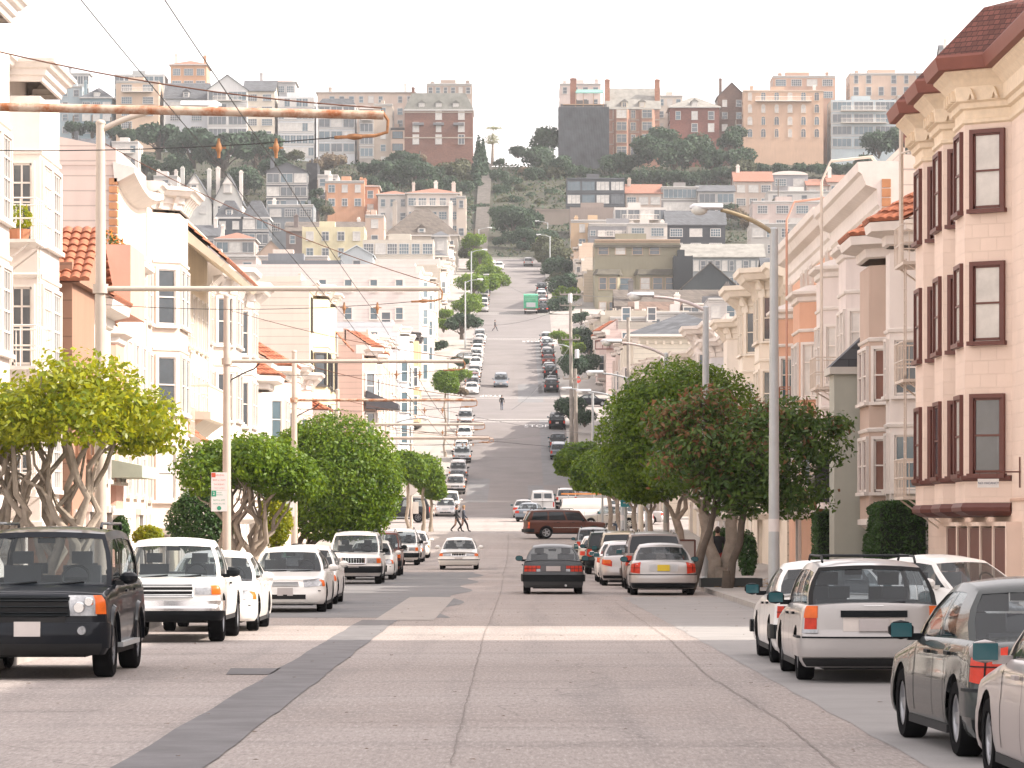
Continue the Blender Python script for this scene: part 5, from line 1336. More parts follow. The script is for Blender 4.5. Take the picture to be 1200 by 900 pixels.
for (px, py, D, rr, lab) in ((735, 556, 188, 1.75, 'broad yellow-green ficus beyond the round dark one'), (700, 556, 212, 1.5, 'ball-trimmed ficus next to the stop-light pole, right sidewalk'), (676, 542, 233, 1.25, 'ficus overhanging the first right crossing, farthest of its row'), (760, 560, 168, 1.6, 'shaded street tree tucked behind the bus stop sign')):
    x = wx(px, D); b = gl(max(x, 6.9), D); dx = x - b[0]; h = wz(py, D) - b[2]
    tree('ficus_tree', lab, b, [(dx, 0, h, rr * 1.1, rr * 1.1, rr), (dx + .6, .3, h + .3, rr, rr, rr * .9), (dx - .5, 0, h - .2, rr * .8, rr * .8, rr * .8)], 11000, .11, LF_GRN, [(0, 0, dx * .2, 0, max(1.2, h - rr))], .16, int(px), group=GT, twigs=1)

# clipped shrubs and hedges by the houses
def shrub(name, label, px, py, D, rx, ry, rz, leaf, n, size, cat='shrub', group=None, x=None):
    X = wx(px, D) if x is None else x; g_ = gz(D) + .13; zc = wz(py, D)
    t = thing(name, label, cat, (X, D, g_), 0, group)
    mb = MB()
    for k in range(4): a = k * 1.7; mb.tube([(.05 * math.cos(a), .05 * math.sin(a), 0), (rx * .3 * math.cos(a), ry * .3 * math.sin(a), zc - g_)], [.05, .02], 5)
    mb.build('stem', [M_BARKD], t)
    link('foliage', leaf_mesh('foliage', [(0, 0, zc - g_, rx, ry, rz)], n, size, leaf, int(px + py), shell=.5, lump=.1, flat=.97), t)
    return t
shrub('shrub', 'clipped dark green conical shrub left of the pole behind the white pickup', 139, 624, 108, .35, .35, .55, LF_DRK, 2500, .05)
shrub('shrub', 'light yellow-green bush right of the pole behind the white pickup', 174, 630, 112, .5, .4, .4, LF_YEL, 2500, .05)
shrub('shrub', 'large dark bush under the rounded ficus', 235, 612, 118, 1.15, .6, 1.1, LF_DRK, 9000, .06)
shrub('shrub', 'loose light green sapling between the forked ficus and the round one', 322, 610, 112, .55, .5, .9, LF_YEL, 3500, .06)
shrub('shrub', 'dark shrub at the foot of the magnolia on the right', 845, 700 - 60, 118, .45, .4, .6, LF_DRK, 2500, .06)
shrub('shrub', 'tall narrow dark shrub against the cream flats, beyond the lamp post', 876, 650, 130, .35, .3, .9, LF_DRK, 2500, .06)
def hedge(label, px0, px1, pyt, D, dep, n, x=None):
    X0, X1 = wx(px0, D), wx(px1, D); g_ = gz(D) + .1; zt = wz(pyt, D) - g_; xm = (X0 + X1) / 2; hw_ = (X1 - X0) / 2
    t = thing('hedge', label, 'hedge', (xm, D + dep / 2, g_))
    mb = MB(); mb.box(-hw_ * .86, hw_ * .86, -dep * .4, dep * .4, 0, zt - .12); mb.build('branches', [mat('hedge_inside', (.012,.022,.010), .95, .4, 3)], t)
    g = np.random.default_rng(int(px0)); p = g.uniform(-1, 1, (n, 3)); ax = g.integers(0, 3, n)
    bl = []
    f = np.where(ax == 2, 1, 0)
    sgn = np.sign(p[np.arange(n), ax]); sgn[f == 1] = 1
    p[np.arange(n), ax] = sgn * (1 - np.abs(g.normal(size=n)) * .05) * (1 + .03 * np.sin(p[:, 2] * 9 + p[:, 1] * 5))
    # rounded top
    P3 = np.stack([p[:, 0] * hw_, p[:, 1] * dep / 2, (p[:, 2] * .5 + .5) * zt], 1)
    P3[:, 2] -= (np.abs(p[:, 0]) ** 4) * .18 * (p[:, 2] > .5)
    me = leaf_mesh('foliage', [(0, 0, 0, 1, 1, 1)], n, .05, LF_DRK, 3)
    co = np.empty(12 * n, np.float32); me.vertices.foreach_get('co', co); co = co.reshape(n, 4, 3); c_ = co.mean(1, keepdims=True)
    co = co - c_ + P3[:, None, :]; me.vertices.foreach_set('co', co.astype(np.float32).ravel()); me.update()
    link('foliage', me, t); return t
hedge('tall clipped dark green hedge beside the tan stucco house', 1029, 1100, 587, 100.8, 3.2, 11000)
hedge('lower dark green hedge step at the left end of the tall clipped hedge', 1019, 1034, 625, 104.6, 2.0, 4000)
hedge('narrow clipped dark green hedge between two garage doors', 957, 988, 598, 122, 2.2, 6000)
# potted plants
def potted(label, loc, h, w2, leaf, pot, flower=None, cat='plant'):
    t = thing('potted_plant', label, cat, loc)
    mb = MB(); mb.lathe([(.0, 0), (w2 * .35, 0), (w2 * .5, h * .35), (w2 * .42, h * .35), (0, h * .33)], n=12); mb.build('pot', [pot], t)
    link('foliage', leaf_mesh('foliage', [(0, 0, h * .65, w2 * .6, w2 * .6, h * .38)], 260, .06, leaf, 5, mesh_mat2=(flower, lambda p: np.full(len(p), .35)) if flower else None), t)
M_POT = plain('terracotta', (.35,.15,.08), .8)
FLW = leafmat('orange_flower', (.7,.20,.03), (.75,.30,.05), .3)
potted('yellow-green potted plant on the upper fire escape of the white flats', (-LOT + .55, 88.6, 8.9), .95, .6, LF_YEL, M_POT)
potted('terracotta pot of orange flowers on the near end of the pink roof terrace', (-LOT + .1, 110.9, 10.1), 1.0, .7, LF_DRK, M_POT, FLW)
potted('terracotta pot of flowers on the far end of the pink roof terrace', (-LOT + .1, 114.2, 10.1), 1.0, .6, LF_DRK, M_POT, FLW)
potted('spindly olive-leaved sapling in the black window box', (LOT - 1.5, 117.2, 3.4), 2.0, .6, LF_HIB, M_DIRON)

# ---------------------------------------------------------------- hill vegetation
protos = []
def proto(kind, seed):
    r = random.Random(seed)
    if kind == 'round': b = cluster(0, 0, .1, .55, .55, .35, 7, .48, r)
    elif kind == 'bush': b = cluster(0, 0, -.1, .6, .6, .3, 6, .42, r)
    elif kind == 'cone': b = [(0, 0, -.5 + i * .32, .42 - i * .07, .42 - i * .07, .3) for i in range(6)]
    elif kind == 'umb': b = cluster(0, 0, .45, .75, .75, .2, 9, .3, r)
    return b
PM = {}
for kind, leafs in (('round', (LF_HIL, LF_HIB, LF_GRN)), ('bush', (LF_HIL, LF_HIB, LF_BRN)), ('cone', (LF_CYP,)), ('umb', (LF_CYP, LF_HIL))):
    for j, lf in enumerate(leafs):
        b = proto(kind, 40 + j); PM[(kind, j)] = (leaf_mesh('crown', b, 2600, .085, lf, 50 + j, lump=.2, flat=.8), trunk_mesh([(0, 0, 0, 0, -.35 if kind != 'umb' else .0)], b, 5, .06, 0, 1).mesh('trunk', [M_BARKD]))
LABS = {('round', 0): 'rounded dark blue-green tree on the park hillside', ('round', 1): 'rounded olive-green tree on the park hillside', ('round', 2): 'bright green street tree on the steep road',
        ('bush', 0): 'dark green bush on the park hillside', ('bush', 1): 'olive-green bush on the park hillside', ('bush', 2): 'dry brownish bush on the park hillside', ('cone', 0): 'narrow dark cypress on the park hillside',
        ('umb', 0): 'spreading dark monterey cypress among hill houses', ('umb', 1): 'umbrella-shaped green tree among hill houses'}
GRP = {k: v.replace('tree', 'trees').replace('bush', 'bushes').replace('cypress', 'cypresses') for k, v in LABS.items()}
r4 = random.Random(5)
def put(kind, j, px, py, D, rpx, label=None, sq=1.0, ground_root=True, group=None):
    X = wx(px, D); zc = wz(py, D); s = rpx * D / F; zg = ground(X, D)
    t = thing({'bush': 'bush', 'cone': 'cypress_tree'}.get(kind, 'hillside_tree'), label or LABS[(kind, j)], 'bush' if kind == 'bush' else 'tree', (X, D, zg), r4.uniform(0, 6.28), group or (GRP[(kind, j)] if not label else None))
    cm, tm = PM[(kind, j)]
    o = link('crown', cm, t, loc=(0, 0, zc - zg), scale=(s, s, s * sq)); o.rotation_euler = (0, 0, r4.uniform(0, 6))
    hgt = max(.5, zc - zg)
    link('trunk', tm, t, loc=(0, 0, zc - zg), scale=(s, s, max(s * sq, hgt * 1.0)))
    return t
hv = [  # kind, variant, px, py, D, radius px
 # left belt under the skyline houses
 ('umb',0,186,176,838,30),('umb',0,226,186,836,34),('umb',0,262,196,832,38),('umb',0,300,190,836,34),('round',0,205,200,828,22),('round',0,288,215,820,24),('umb',0,322,206,826,22),('round',0,170,196,830,18),
 ('bush',0,86,150,868,14),('bush',0,108,150,868,14),('bush',0,130,152,868,14),('bush',0,152,158,864,14),('bush',0,308,180,866,14),('bush',0,324,182,866,12),('bush',1,345,182,866,12),('bush',2,390,188,862,18),('bush',2,372,192,860,14),
 ('bush',0,428,198,858,14),('bush',0,446,196,858,16),('bush',0,466,186,864,16),('bush',0,478,188,862,18),('round',0,462,208,850,22),('round',0,486,206,848,22),('bush',0,505,204,852,18),('bush',2,492,186,864,12),('bush',1,535,198,860,22),('bush',1,548,212,850,16),
 ('bush',0,520,216,846,18),('bush',0,540,222,842,18),('bush',0,500,220,840,18),('bush',0,448,222,838,16),('bush',0,430,214,842,14),('cone',0,561,200,862,26),('cone',0,558,222,848,26),('cone',0,566,190,866,18),('bush',0,545,238,830,14),('bush',0,562,246,820,14),
 ('bush',0,372,226,800,10),('round',0,372,246,770,16),('round',1,382,248,750,10),
 # around the steps
 ('bush',0,586,190,872,8),('round',0,607,180,880,11),('bush',0,583,206,858,12),('bush',0,598,214,852,13),('bush',1,612,222,845,12),('bush',0,588,222,842,12),('bush',1,590,236,830,11),('bush',0,604,236,830,12),('bush',0,620,232,838,12),
 ('bush',1,634,240,828,12),('bush',0,646,228,842,12),('bush',0,655,240,832,12),('bush',1,660,222,850,12),('bush',2,616,200,866,10),
 # right belt
 ('round',0,632,190,872,22),('round',0,640,168,880,22),('round',1,646,206,862,18),('round',0,655,200,862,20),('round',0,626,208,860,14),('bush',0,676,202,866,14),('bush',0,694,206,862,14),('round',0,722,196,862,20),('bush',0,740,190,866,16),('round',0,760,180,862,24),('round',0,776,168,866,22),
 ('round',0,790,186,858,26),('round',0,815,178,862,24),('round',0,834,190,858,20),('round',0,855,168,866,16),('round',0,868,190,858,20),('round',1,872,200,852,16),('bush',0,708,214,852,14),('bush',0,730,212,852,16),('bush',0,752,208,852,16),('bush',0,775,208,852,16),('bush',0,800,208,852,16),('bush',0,822,208,852,16),
 ('bush',0,846,204,852,14),('bush',0,892,198,858,12),('bush',0,914,198,858,12),('bush',0,936,198,858,12),('bush',0,958,198,858,12),('bush',0,978,198,858,12),('round',0,862,160,868,14),
 ('round',0,1030,172,866,22),('round',0,1052,168,866,22),('round',0,1070,172,868,20),('bush',0,1012,188,860,12),('bush',0,1060,196,850,20),('bush',0,1085,200,850,16),('bush',0,1000,198,852,12),
 ('bush',2,862,250,790,14),('bush',2,878,262,770,12),('bush',0,857,244,800,10),('bush',1,912,235,770,8),
 # end of the steep street
 ('round',0,602,262,775,25),('round',0,584,254,782,13),('round',0,622,262,778,17),('round',0,614,278,760,14),('round',0,628,284,752,11),('bush',0,603,278,770,15),('bush',0,587,282,762,10),('bush',0,634,276,772,13),('bush',0,612,288,758,10),
 ('bush',0,590,248,812,11),('bush',0,616,250,812,12),('bush',1,636,256,806,10)]
for h_ in hv: put(*h_[:5], h_[5] * 1.12)
# street trees of the far blocks
sv = [('round',1,643,290,715,15),('round',1,650,302,700,17),('round',0,655,318,680,16),('round',0,662,338,640,17),('round',2,664,350,610,16),('round',2,640,288,722,12),('round',0,656,362,600,14),
 ('round',2,556,285,700,13),('round',2,562,300,690,10),('round',2,572,335,640,15),('round',2,585,330,660,12),('round',2,555,335,620,17),('round',2,548,362,590,15),('round',2,552,354,598,12),('round',2,547,378,570,9),
 ('round',2,522,370,560,9),('round',2,520,382,548,10),('bush',0,516,405,520,9),('round',2,655,395,520,9),('round',2,668,402,500,12),('round',0,680,398,505,14),('round',0,672,432,448,16),('round',0,690,428,450,13),
 ('round',0,668,482,400,17),('round',0,685,492,392,12),('round',2,538,442,446,12),('bush',2,540,458,436,8),('bush',0,543,425,470,7),('bush',0,681,372,560,10)]
sv += [('round',2,570,322,690,14),('round',2,579,334,668,11),('round',2,560,343,650,13),('round',1,552,297,706,12),('round',2,560,312,698,13),('round',2,566,305,704,10),
 ('round',1,646,300,716,15),('round',0,651,318,692,15),('round',1,656,333,672,14),('round',2,660,352,645,15),('round',0,664,366,620,14),('round',0,640,283,735,13),('bush',1,648,292,722,14),('round',2,672,412,488,13),('round',0,690,408,500,13),('round',0,676,432,452,14)]
for h_ in sv: put(*h_[:5], h_[5] * 1.35, 'small %s street tree on the steep blocks' % ('bright green' if h_[1] == 2 else 'olive-green' if h_[1] == 1 else 'dark green'), group='%s street trees on the steep blocks' % ('bright green' if h_[1] == 2 else 'olive-green' if h_[1] == 1 else 'dark green'))
put('umb', 1, 541, 390, 535, 26, 'umbrella-crowned street tree beside the crossways silver car')
put('bush', 0, 536, 422, 486, 9, 'low clipped bush below the umbrella-crowned tree')
g = np.random.default_rng(12); n = 42000
yv = g.uniform(746, 884, n); xv = g.uniform(-150, 150, n); ok = ~((xv > -9.2) & (xv < -5.0)); yv, xv = yv[ok], xv[ok]; n = len(yv)
pv_ = np.stack([xv, yv, np.array([ground(a, b) for a, b in zip(xv, yv)]) - .35 + np.abs(g.normal(size=n)) * .35 * (1 + .8 * np.sin(xv * .4) * np.sin(yv * .3))], 1)
me = leaf_mesh('undergrowth', [(0, 0, 0, 1, 1, 1)], n, .42, LF_HIB, 3, mesh_mat2=(LF_HIL, lambda p: np.full(len(p), .55)))
co = np.empty(12 * n, np.float32); me.vertices.foreach_get('co', co); co = co.reshape(n, 4, 3); co = co - co.mean(1, keepdims=True) + pv_[:, None, :]
me.vertices.foreach_set('co', co.astype(np.float32).ravel()); me.update()
props(link('undergrowth', me), 'low green undergrowth covering the park hillside', 'ground cover', kind='stuff')
# palm on the crest
D = 884; X = wx(577, D); zg = gz(D)
t = thing('palm_tree', 'lone pale two-tiered palm-like tree on the crest against the sky', 'tree', (X, D, zg))
mb = MB(); h_ = wz(165, D) - zg; mb.tube([(0, 0, -.3), (.1, 0, h_)], [.45, .25], 7); mb.tube([(.1, 0, h_ * .9), (.2, 0, h_ + 3)], .12, 5); mb.build('trunk', [M_BARK], t)
link('crown', leaf_mesh('crown', [(0, 0, h_ + .2, 2.3, 2, 1.5), (.3, 0, h_ + 3.1, 2.3, 1.8, .45), (0, 0, h_ + 1, 1.2, 1, 1)], 1500, .16, leafmat('palm_leaf', (.20,.22,.12), (.30,.30,.18), .3), 9, shell=.9), t)
# leaf litter on the right sidewalk
# ---------------------------------------------------------------- vehicles
G_CLR = clearglass('car_glass', (.80,.86,.89), .68)
G_MIR = plain('mirror_glass', (.025,.10,.115), .1, var=0)
M_RED = mat('tail_red', (.55,.035,.012), .3, .25, 9, spec=.3)
M_ORG = mat('amber_lens', (.70,.13,.015), .3, .2, 9, spec=.3)
M_LENS = mat('clear_lens', (.33,.34,.36), .12, .4, 14, spec=.9, coat=.6)
M_TINT = mat('tinted_glass', (.012,.016,.02), .06, 0, spec=.45)
M_PLATE = plain('plate', (.50,.46,.45), .5)
M_PLY = plain('yellow_plate', (.70,.52,.03), .5)
M_RIM = plain('alloy', (.42,.43,.45), .3, metal=.7)
M_RIMD = plain('dark_alloy', (.16,.16,.17), .35, metal=.6)
M_SEAT = plain('seat_cloth', (.10,.10,.11), .9)
M_UNDER = plain('underbody', (.012,.012,.013), .9)
PAINT = {}
def paint(name, c, metal=0.0, rough=.32):
    if name not in PAINT: PAINT[name] = mat('car_paint_' + name, c, rough, .04, 1.5, metal=metal, coat=.5 if sum(c) > .3 else .4, spec=.5 if sum(c) > .3 else .03)
    return PAINT[name]
P_BLACK = paint('black', (.007,.009,.013)); P_WHITE = paint('white', (.74,.72,.69)); P_SILV = paint('silver', (.42,.40,.39), .45); P_DGREY = paint('dark_grey', (.022,.023,.026), .3)
P_GOLD = paint('champagne', (.42,.36,.28), .3); P_RED = paint('maroon', (.12,.038,.028)); P_BLUE = paint('blue_grey', (.16,.185,.215), .3); P_GREEN = paint('dark_green', (.03,.05,.045)); P_GREY = paint('grey', (.24,.25,.26), .3); P_TAUPE = paint('taupe', (.20,.165,.15), .3)

def interp(pts, x):
    if x <= pts[0][0]: return pts[0][1]
    for (a, b), (c, d) in zip(pts[:-1], pts[1:]):
        if x <= c: return b + (d - b) * (x - a) / (c - a + 1e-9)
    return pts[-1][1]
class Car:
    """x forward, y left, z up, ground at z=0, centre between the axles"""
    def __init__(s, kind, L=4.5, W=1.75, wb=2.65, wr=.32, gc=.2, fo=.9, top=None, cab=None, zr=1.42, wroof=None, front=None, rear=None, side=None,
                 wins=((.05,.46),(.50,.88)), rc=.32, bow=.12, sidet=None, rowv=.84, third=None, rfv=.9):
        s.kind = kind; s.L, s.W, s.wb, s.wr, s.gc = L, W, wb, wr, gc
        s.xf = wb / 2 + fo; s.xr = s.xf - L
        s.top = top; s.cab = cab; s.zr = zr; s.wroof = wroof or W * .36; s.wins = wins; s.rowv = rowv
        s.ft = front or [(0,-.10),(.08,-.03),(.2,0),(.5,0),(.56,-.03),(.8,-.06),(.93,-.12),(1,-.22)]
        s.rt = rear or [(0,-.12),(.1,-.03),(.2,0),(.5,0),(.55,-.04),(.85,-.06),(.95,-.09),(1,-.14)]
        s.st = side or [(0,-.06),(.1,-.015),(.3,0),(.55,.0),(.62,-.008),(.85,-.02),(.94,-.04),(1,-.08)]
        s.rc = rc; s.bow = bow; s.parts = []
        # half outline
        W2 = W / 2; pts = []
        ay = .36; ax = rc
        for i in range(7): y = (W2 - ay) * i / 6; pts.append((s.xf - bow * (y / W2) ** 2, y))
        xe = s.xf - bow * ((W2 - ay) / W2) ** 2
        for i in range(1, 8): a = R(90) * i / 7; pts.append((xe - ax + ax * math.cos(a), W2 - ay + ay * math.sin(a)))
        xs_ = set()
        ra = wr + .055; s.ra = ra; s.ax_ = (wb / 2, -wb / 2)
        for xa in s.ax_:
            for k in range(0, 181, 15): xs_.add(round(xa + ra * math.cos(R(k)), 4))
            xs_.add(round(xa + ra + .012, 4)); xs_.add(round(xa - ra - .012, 4))
        x = xe - ax - .12; lo = s.xr + bow * .6 * ((W2 - ay) / W2) ** 2 + rc * .8
        while x > lo + .1:
            if all(abs(x - q) > .08 for q in xs_): xs_.add(round(x, 4))
            x -= .16
        for x in sorted(xs_, reverse=True):
            if xe - ax - .02 > x > lo + .02: pts.append((x, W2))
        for i in range(8): a = R(90) * (1 - i / 7); pts.append((lo - rc * .8 * math.cos(a), W2 - ay + ay * math.sin(a)))
        for i in range(5, -1, -1): y = (W2 - ay) * i / 6; pts.append((s.xr + bow * .6 * (y / W2) ** 2, y))
        s.out = pts
        s.nor = []
        for i in range(len(pts)):
            a = pts[max(0, i - 1)]; b = pts[min(len(pts) - 1, i + 1)]
            dx, dy = b[0] - a[0], b[1] - a[1]; l = math.hypot(dx, dy) or 1
            nx, ny = dy / l, -dx / l
            if i == 0: nx, ny = 1, 0
            if i == len(pts) - 1: nx, ny = -1, 0
            s.nor.append((nx, ny))
        s.cum = [0]
        for a, b in zip(pts[:-1], pts[1:]): s.cum.append(s.cum[-1] + math.hypot(b[0] - a[0], b[1] - a[1]))
    def zt(s, x): return interp(s.top, x)
    def inset(s, x, z, nx):
        zt = s.zt(x); t = min(1, max(0, (z - s.gc) / (zt - s.gc)))
        a = interp(s.st, t); b = interp(s.ft if nx > 0 else s.rt, t)
        w2 = abs(nx) ** 1.3
        return a * (1 - w2) + b * w2
    def zlow(s, x, y):
        z = s.gc
        for xa in s.ax_:
            d = abs(x - xa)
            if d <= s.ra + .001 and y > s.W / 2 - .1: z = max(z, s.wr + math.sqrt(max(0, s.ra ** 2 - d * d)))
        return z
    def body(s):
        mb = MB(); T = [0, .08, .17, .3, .45, .55, .62, .75, .86, .94, 1]
        for sg in (1, -1):
            rows = []
            for (x, y), (nx, ny) in zip(s.out, s.nor):
                zl = s.zlow(x, y); zt = s.zt(x); r_ = []
                for t in T:
                    z = zl + t * (zt - zl); o = s.inset(x, z, nx); r_.append((x + nx * o, sg * (y + ny * o), z))
                rows.append(r_)
            mb.grid(rows, 0, flip=(sg < 0))
        tops = []
        cx0, cx1 = s.cab[3] + .12, s.cab[0] - .12      # open under the cabin
        U = [-1, -.9, -.7, -.4, 0, .4, .7, .9, 1]
        xs_ = []
        for (x, y), (nx, ny) in zip(s.out, s.nor):
            zt = s.zt(x); o = s.inset(x, zt, nx); px, py = x + nx * o, y + ny * o; xs_.append(x)
            tops.append([(px + (.05 * (1 - u * u) if nx > .5 else (-.03 * (1 - u * u) if nx < -.5 else 0)) * 0, py * u, zt + .035 * (1 - abs(u) ** 2.2) * min(1, py * 1.4)) for u in U])
        mb.grid(tops, 0, skip=lambda i, j: cx0 < xs_[i] < cx1 and cx0 < xs_[i + 1] < cx1)
        # floor, wheel wells
        mb.box(s.xr + .25, s.xf - .25, -s.W/2 + .28, s.W/2 - .28, s.gc - .03, s.gc + .12, 1)
        mb.box(s.xr + .15, s.xf - .15, -s.W/2 + .1, s.W/2 - .1, s.gc + .28, s.gc + .30, 1)
        for xa in s.ax_:
            for sg in (1, -1):
                a_, b_ = sorted((sg * (s.W/2 - .03), sg * (s.W/2 - .33)))
                rows = [[(xa + (s.ra + .004) * math.cos(R(k)), yy_, s.wr + (s.ra + .004) * math.sin(R(k))) for yy_ in (a_, b_)] for k in range(0, 181, 20)]
                mb.grid(rows, 1); yy_ = sg * (s.W/2 - .33)
                mb.box(xa - s.ra, xa + s.ra, min(yy_, yy_ - sg * .02), max(yy_, yy_ - sg * .02), s.gc, s.wr + s.ra, 1)
        s._bm = mb
        s.greenhouse(mb)
        return mb
    def greenhouse(s, mb):
        xfb, xft, xrt, xrb = s.cab
        zr = s.zr; wr2 = s.wroof
        gl_ = {'side_window': [], 'windshield': None, 'rear_window': None}
        wbel = lambda x: s.W / 2 + interp(s.st, 1) - .012
        bow_f, bow_r = .16, (.10 if s.kind != 'sedan' else .16)
        def rz(x): m_ = (xft + xrt) / 2; return zr - .05 * ((x - m_) / max(.4, (xft - xrt) / 2)) ** 2
        def side(u, v, sg, off=0):
            xb = lerp(xfb, xrb, u); xt = lerp(xft, xrt, u); x = lerp(xb, xt, v)
            zb = s.zt(xb) - .01; z = lerp(zb, rz(xt) - .035, v)
            y = lerp(wbel(x), wr2, v) + .045 * math.sin(math.pi * min(1, v * 1.0)) + off
            return (x, sg * y, z)
        uu = sorted(set([0, 1] + [q for w_ in s.wins for q in w_])); V = [0, .05, .3, .6, s.rowv, .93, 1]
        for sg in (1, -1):
            U2 = []
            for a, b in zip(uu[:-1], uu[1:]): U2 += [a, (a + b) / 2]
            U2.append(1)
            inwin = lambda u0, u1: any(w_[0] - 1e-6 <= u0 and u1 <= w_[1] + 1e-6 for w_ in s.wins)
            rows = [[side(u, v, sg) for v in V] for u in U2]
            mb.grid(rows, 0, skip=lambda i, j: inwin(U2[i], U2[i+1]) and 1 <= j <= 3, flip=(sg < 0))
            for w_ in s.wins:
                g = MB(); ul = [lerp(w_[0], w_[1], k / 4) for k in range(5)]; vl = [lerp(.05, s.rowv, k / 3) for k in range(4)]
                g.grid([[side(u, v, sg, -.012) for v in vl] for u in ul], 0, flip=(sg < 0)); gl_['side_window'].append(g)
        def end(u, v, fr, off=0):
            xb, xt, bw = (xfb, xft, bow_f) if fr else (xrb, xrt, -bow_r)
            yb = wbel(xb); zb = s.zt(xb) - .01
            x = lerp(xb, xt, v) + bw * (1 - u * u) * (1 - .5 * v) + (off if fr else -off); z = lerp(zb, rz(xt) - .035, v) + .03 * (1 - u * u) * v
            y = u * (lerp(yb, wr2, v) + .045 * math.sin(math.pi * v))
            return (x, y, z)
        for fr in (True, False):
            U3 = [-1, -.93, -.6, -.3, 0, .3, .6, .93, 1]; V3 = [0, .05, .35, .65, .9, 1]
            k0, k1 = (1, 7)
            vv = 4 if not fr or True else 4
            solid = (not fr) and s.kind == 'panelvan'
            mb.grid([[end(u, v, fr) for v in V3] for u in U3], 1 if (s.kind == 'wagon' and not fr) else 0, skip=None if solid else (lambda i, j: 1 <= i <= 6 and 1 <= j <= 3), flip=fr)
            if not solid:
                g = MB(); ul = [lerp(-.93, .93, k / 8) for k in range(9)]; vl = [lerp(.05, .9, k / 4) for k in range(5)]
                g.grid([[end(u, v, fr, -.01) for v in vl] for u in ul], 0, flip=fr); gl_['windshield' if fr else 'rear_window'] = g
        # roof
        n = 7; rows = []
        for i in range(n + 1):
            t = i / n; row = []
            for u in (-1, -.93, -.6, -.3, 0, .3, .6, .93, 1):
                x0 = end(u, 1, True)[0]; x1 = end(u, 1, False)[0]; x = lerp(x0, x1, t); xc = lerp(xft, xrt, t)
                row.append((x, u * wr2, rz(xc) - .035 + .03 * (1 - u * u) + .025 * (1 - abs(u) ** 3) * math.sin(math.pi * t)))
            rows.append(row)
        mb.grid(rows, 0)
        s.glass = gl_; s.endf = end; s.sidef = side; s.rz = rz
    def patch(s, mb, end, s0, s1, z0, z1, off=.006, z0b=None, z1b=None, n=6, m=None, both=True, thick=False):
        z0b = z0 if z0b is None else z0b; z1b = z1 if z1b is None else z1b
        tot = s.cum[-1]
        def P(q, z, o):
            sg = 1 if q >= 0 else -1; q = abs(q)
            if end == 'r': q = tot - q
            k = 0
            while k < len(s.cum) - 2 and s.cum[k + 1] < q: k += 1
            t = (q - s.cum[k]) / (s.cum[k+1] - s.cum[k] + 1e-9)
            x = lerp(s.out[k][0], s.out[k+1][0], t); y = lerp(s.out[k][1], s.out[k+1][1], t); nx = lerp(s.nor[k][0], s.nor[k+1][0], t); ny = lerp(s.nor[k][1], s.nor[k+1][1], t)
            o2 = s.inset(x, z, nx) + o
            return (x + nx * o2, sg * (y + ny * o2), z)
        for sg in ((1, -1) if both else (1,)):
            rows = []
            for i in range(n + 1):
                t = i / n; q = lerp(s0, s1, t) * sg; za, zb = lerp(z0, z0b, t), lerp(z1, z1b, t)
                row = [P(q, lerp(za, zb, k / 4), off) for k in range(5)]
                row = [P(q, za, 0)] + row + [P(q, zb, 0)]
                rows.append(row)
            rows = [[P(lerp(s0, s1, 0) * sg, z[2], 0) for z in rows[0]]] + rows + [[P(s1 * sg, z[2], 0) for z in rows[-1]]]
            mb.grid(rows, m)
        return P
    def add(s, name, mb, mats, parent=None, smooth=35):
        s.parts.append([name, mb.mesh(name, mats if isinstance(mats, (list, tuple)) else [mats], smooth), parent]); return len(s.parts) - 1
    def wheels(s, rimm=None, spokes=5, wt=.2):
        rimm = rimm or M_RIM; r = s.wr
        t = MB(); rr = r * .66
        t.lathe([(rr, -wt/2), (r * .93, -wt/2), (r, -wt/2 + .03), (r, wt/2 - .03), (r * .93, wt/2), (rr, wt/2), (rr - .01, wt/2 - .03), (rr - .01, -wt/2 + .03), (rr, -wt/2)], n=28, axis='y')
        tm = t.mesh('wheel', [M_RUBBER], 40)
        g = MB(); g.lathe([(rr, wt/2 - .015), (rr - .03, wt/2 - .02), (rr - .04, wt/2 - .07)], n=28, axis='y'); g.lathe([(rr - .02, 0.0), (0, .0)], n=20, axis='y', m=1)
        g.lathe([(0, wt/2 - .03), (.06, wt/2 - .03), (.075, wt/2 - .07)], n=12, axis='y')
        for k in range(spokes):
            g.M = Matrix.Rotation(2 * math.pi * k / spokes, 4, 'Y'); w3 = .035 if spokes > 6 else .055
            g.poly([(0, wt/2 - .04, -w3), (rr - .03, wt/2 - .03, -w3 * .7), (rr - .03, wt/2 - .03, w3 * .7), (0, wt/2 - .04, w3)])
            g.poly([(0, wt/2 - .04, -w3), (0, wt/2 - .08, -w3), (rr - .03, wt/2 - .08, -w3 * .7), (rr - .03, wt/2 - .03, -w3 * .7)])
            g.poly([(0, wt/2 - .04, w3), (rr - .03, wt/2 - .03, w3 * .7), (rr - .03, wt/2 - .08, w3 * .7), (0, wt/2 - .08, w3)])
        g.M = None
        gm = g.mesh('rim', [rimm, M_UNDER], 35)
        s.wheelmesh = (tm, gm)
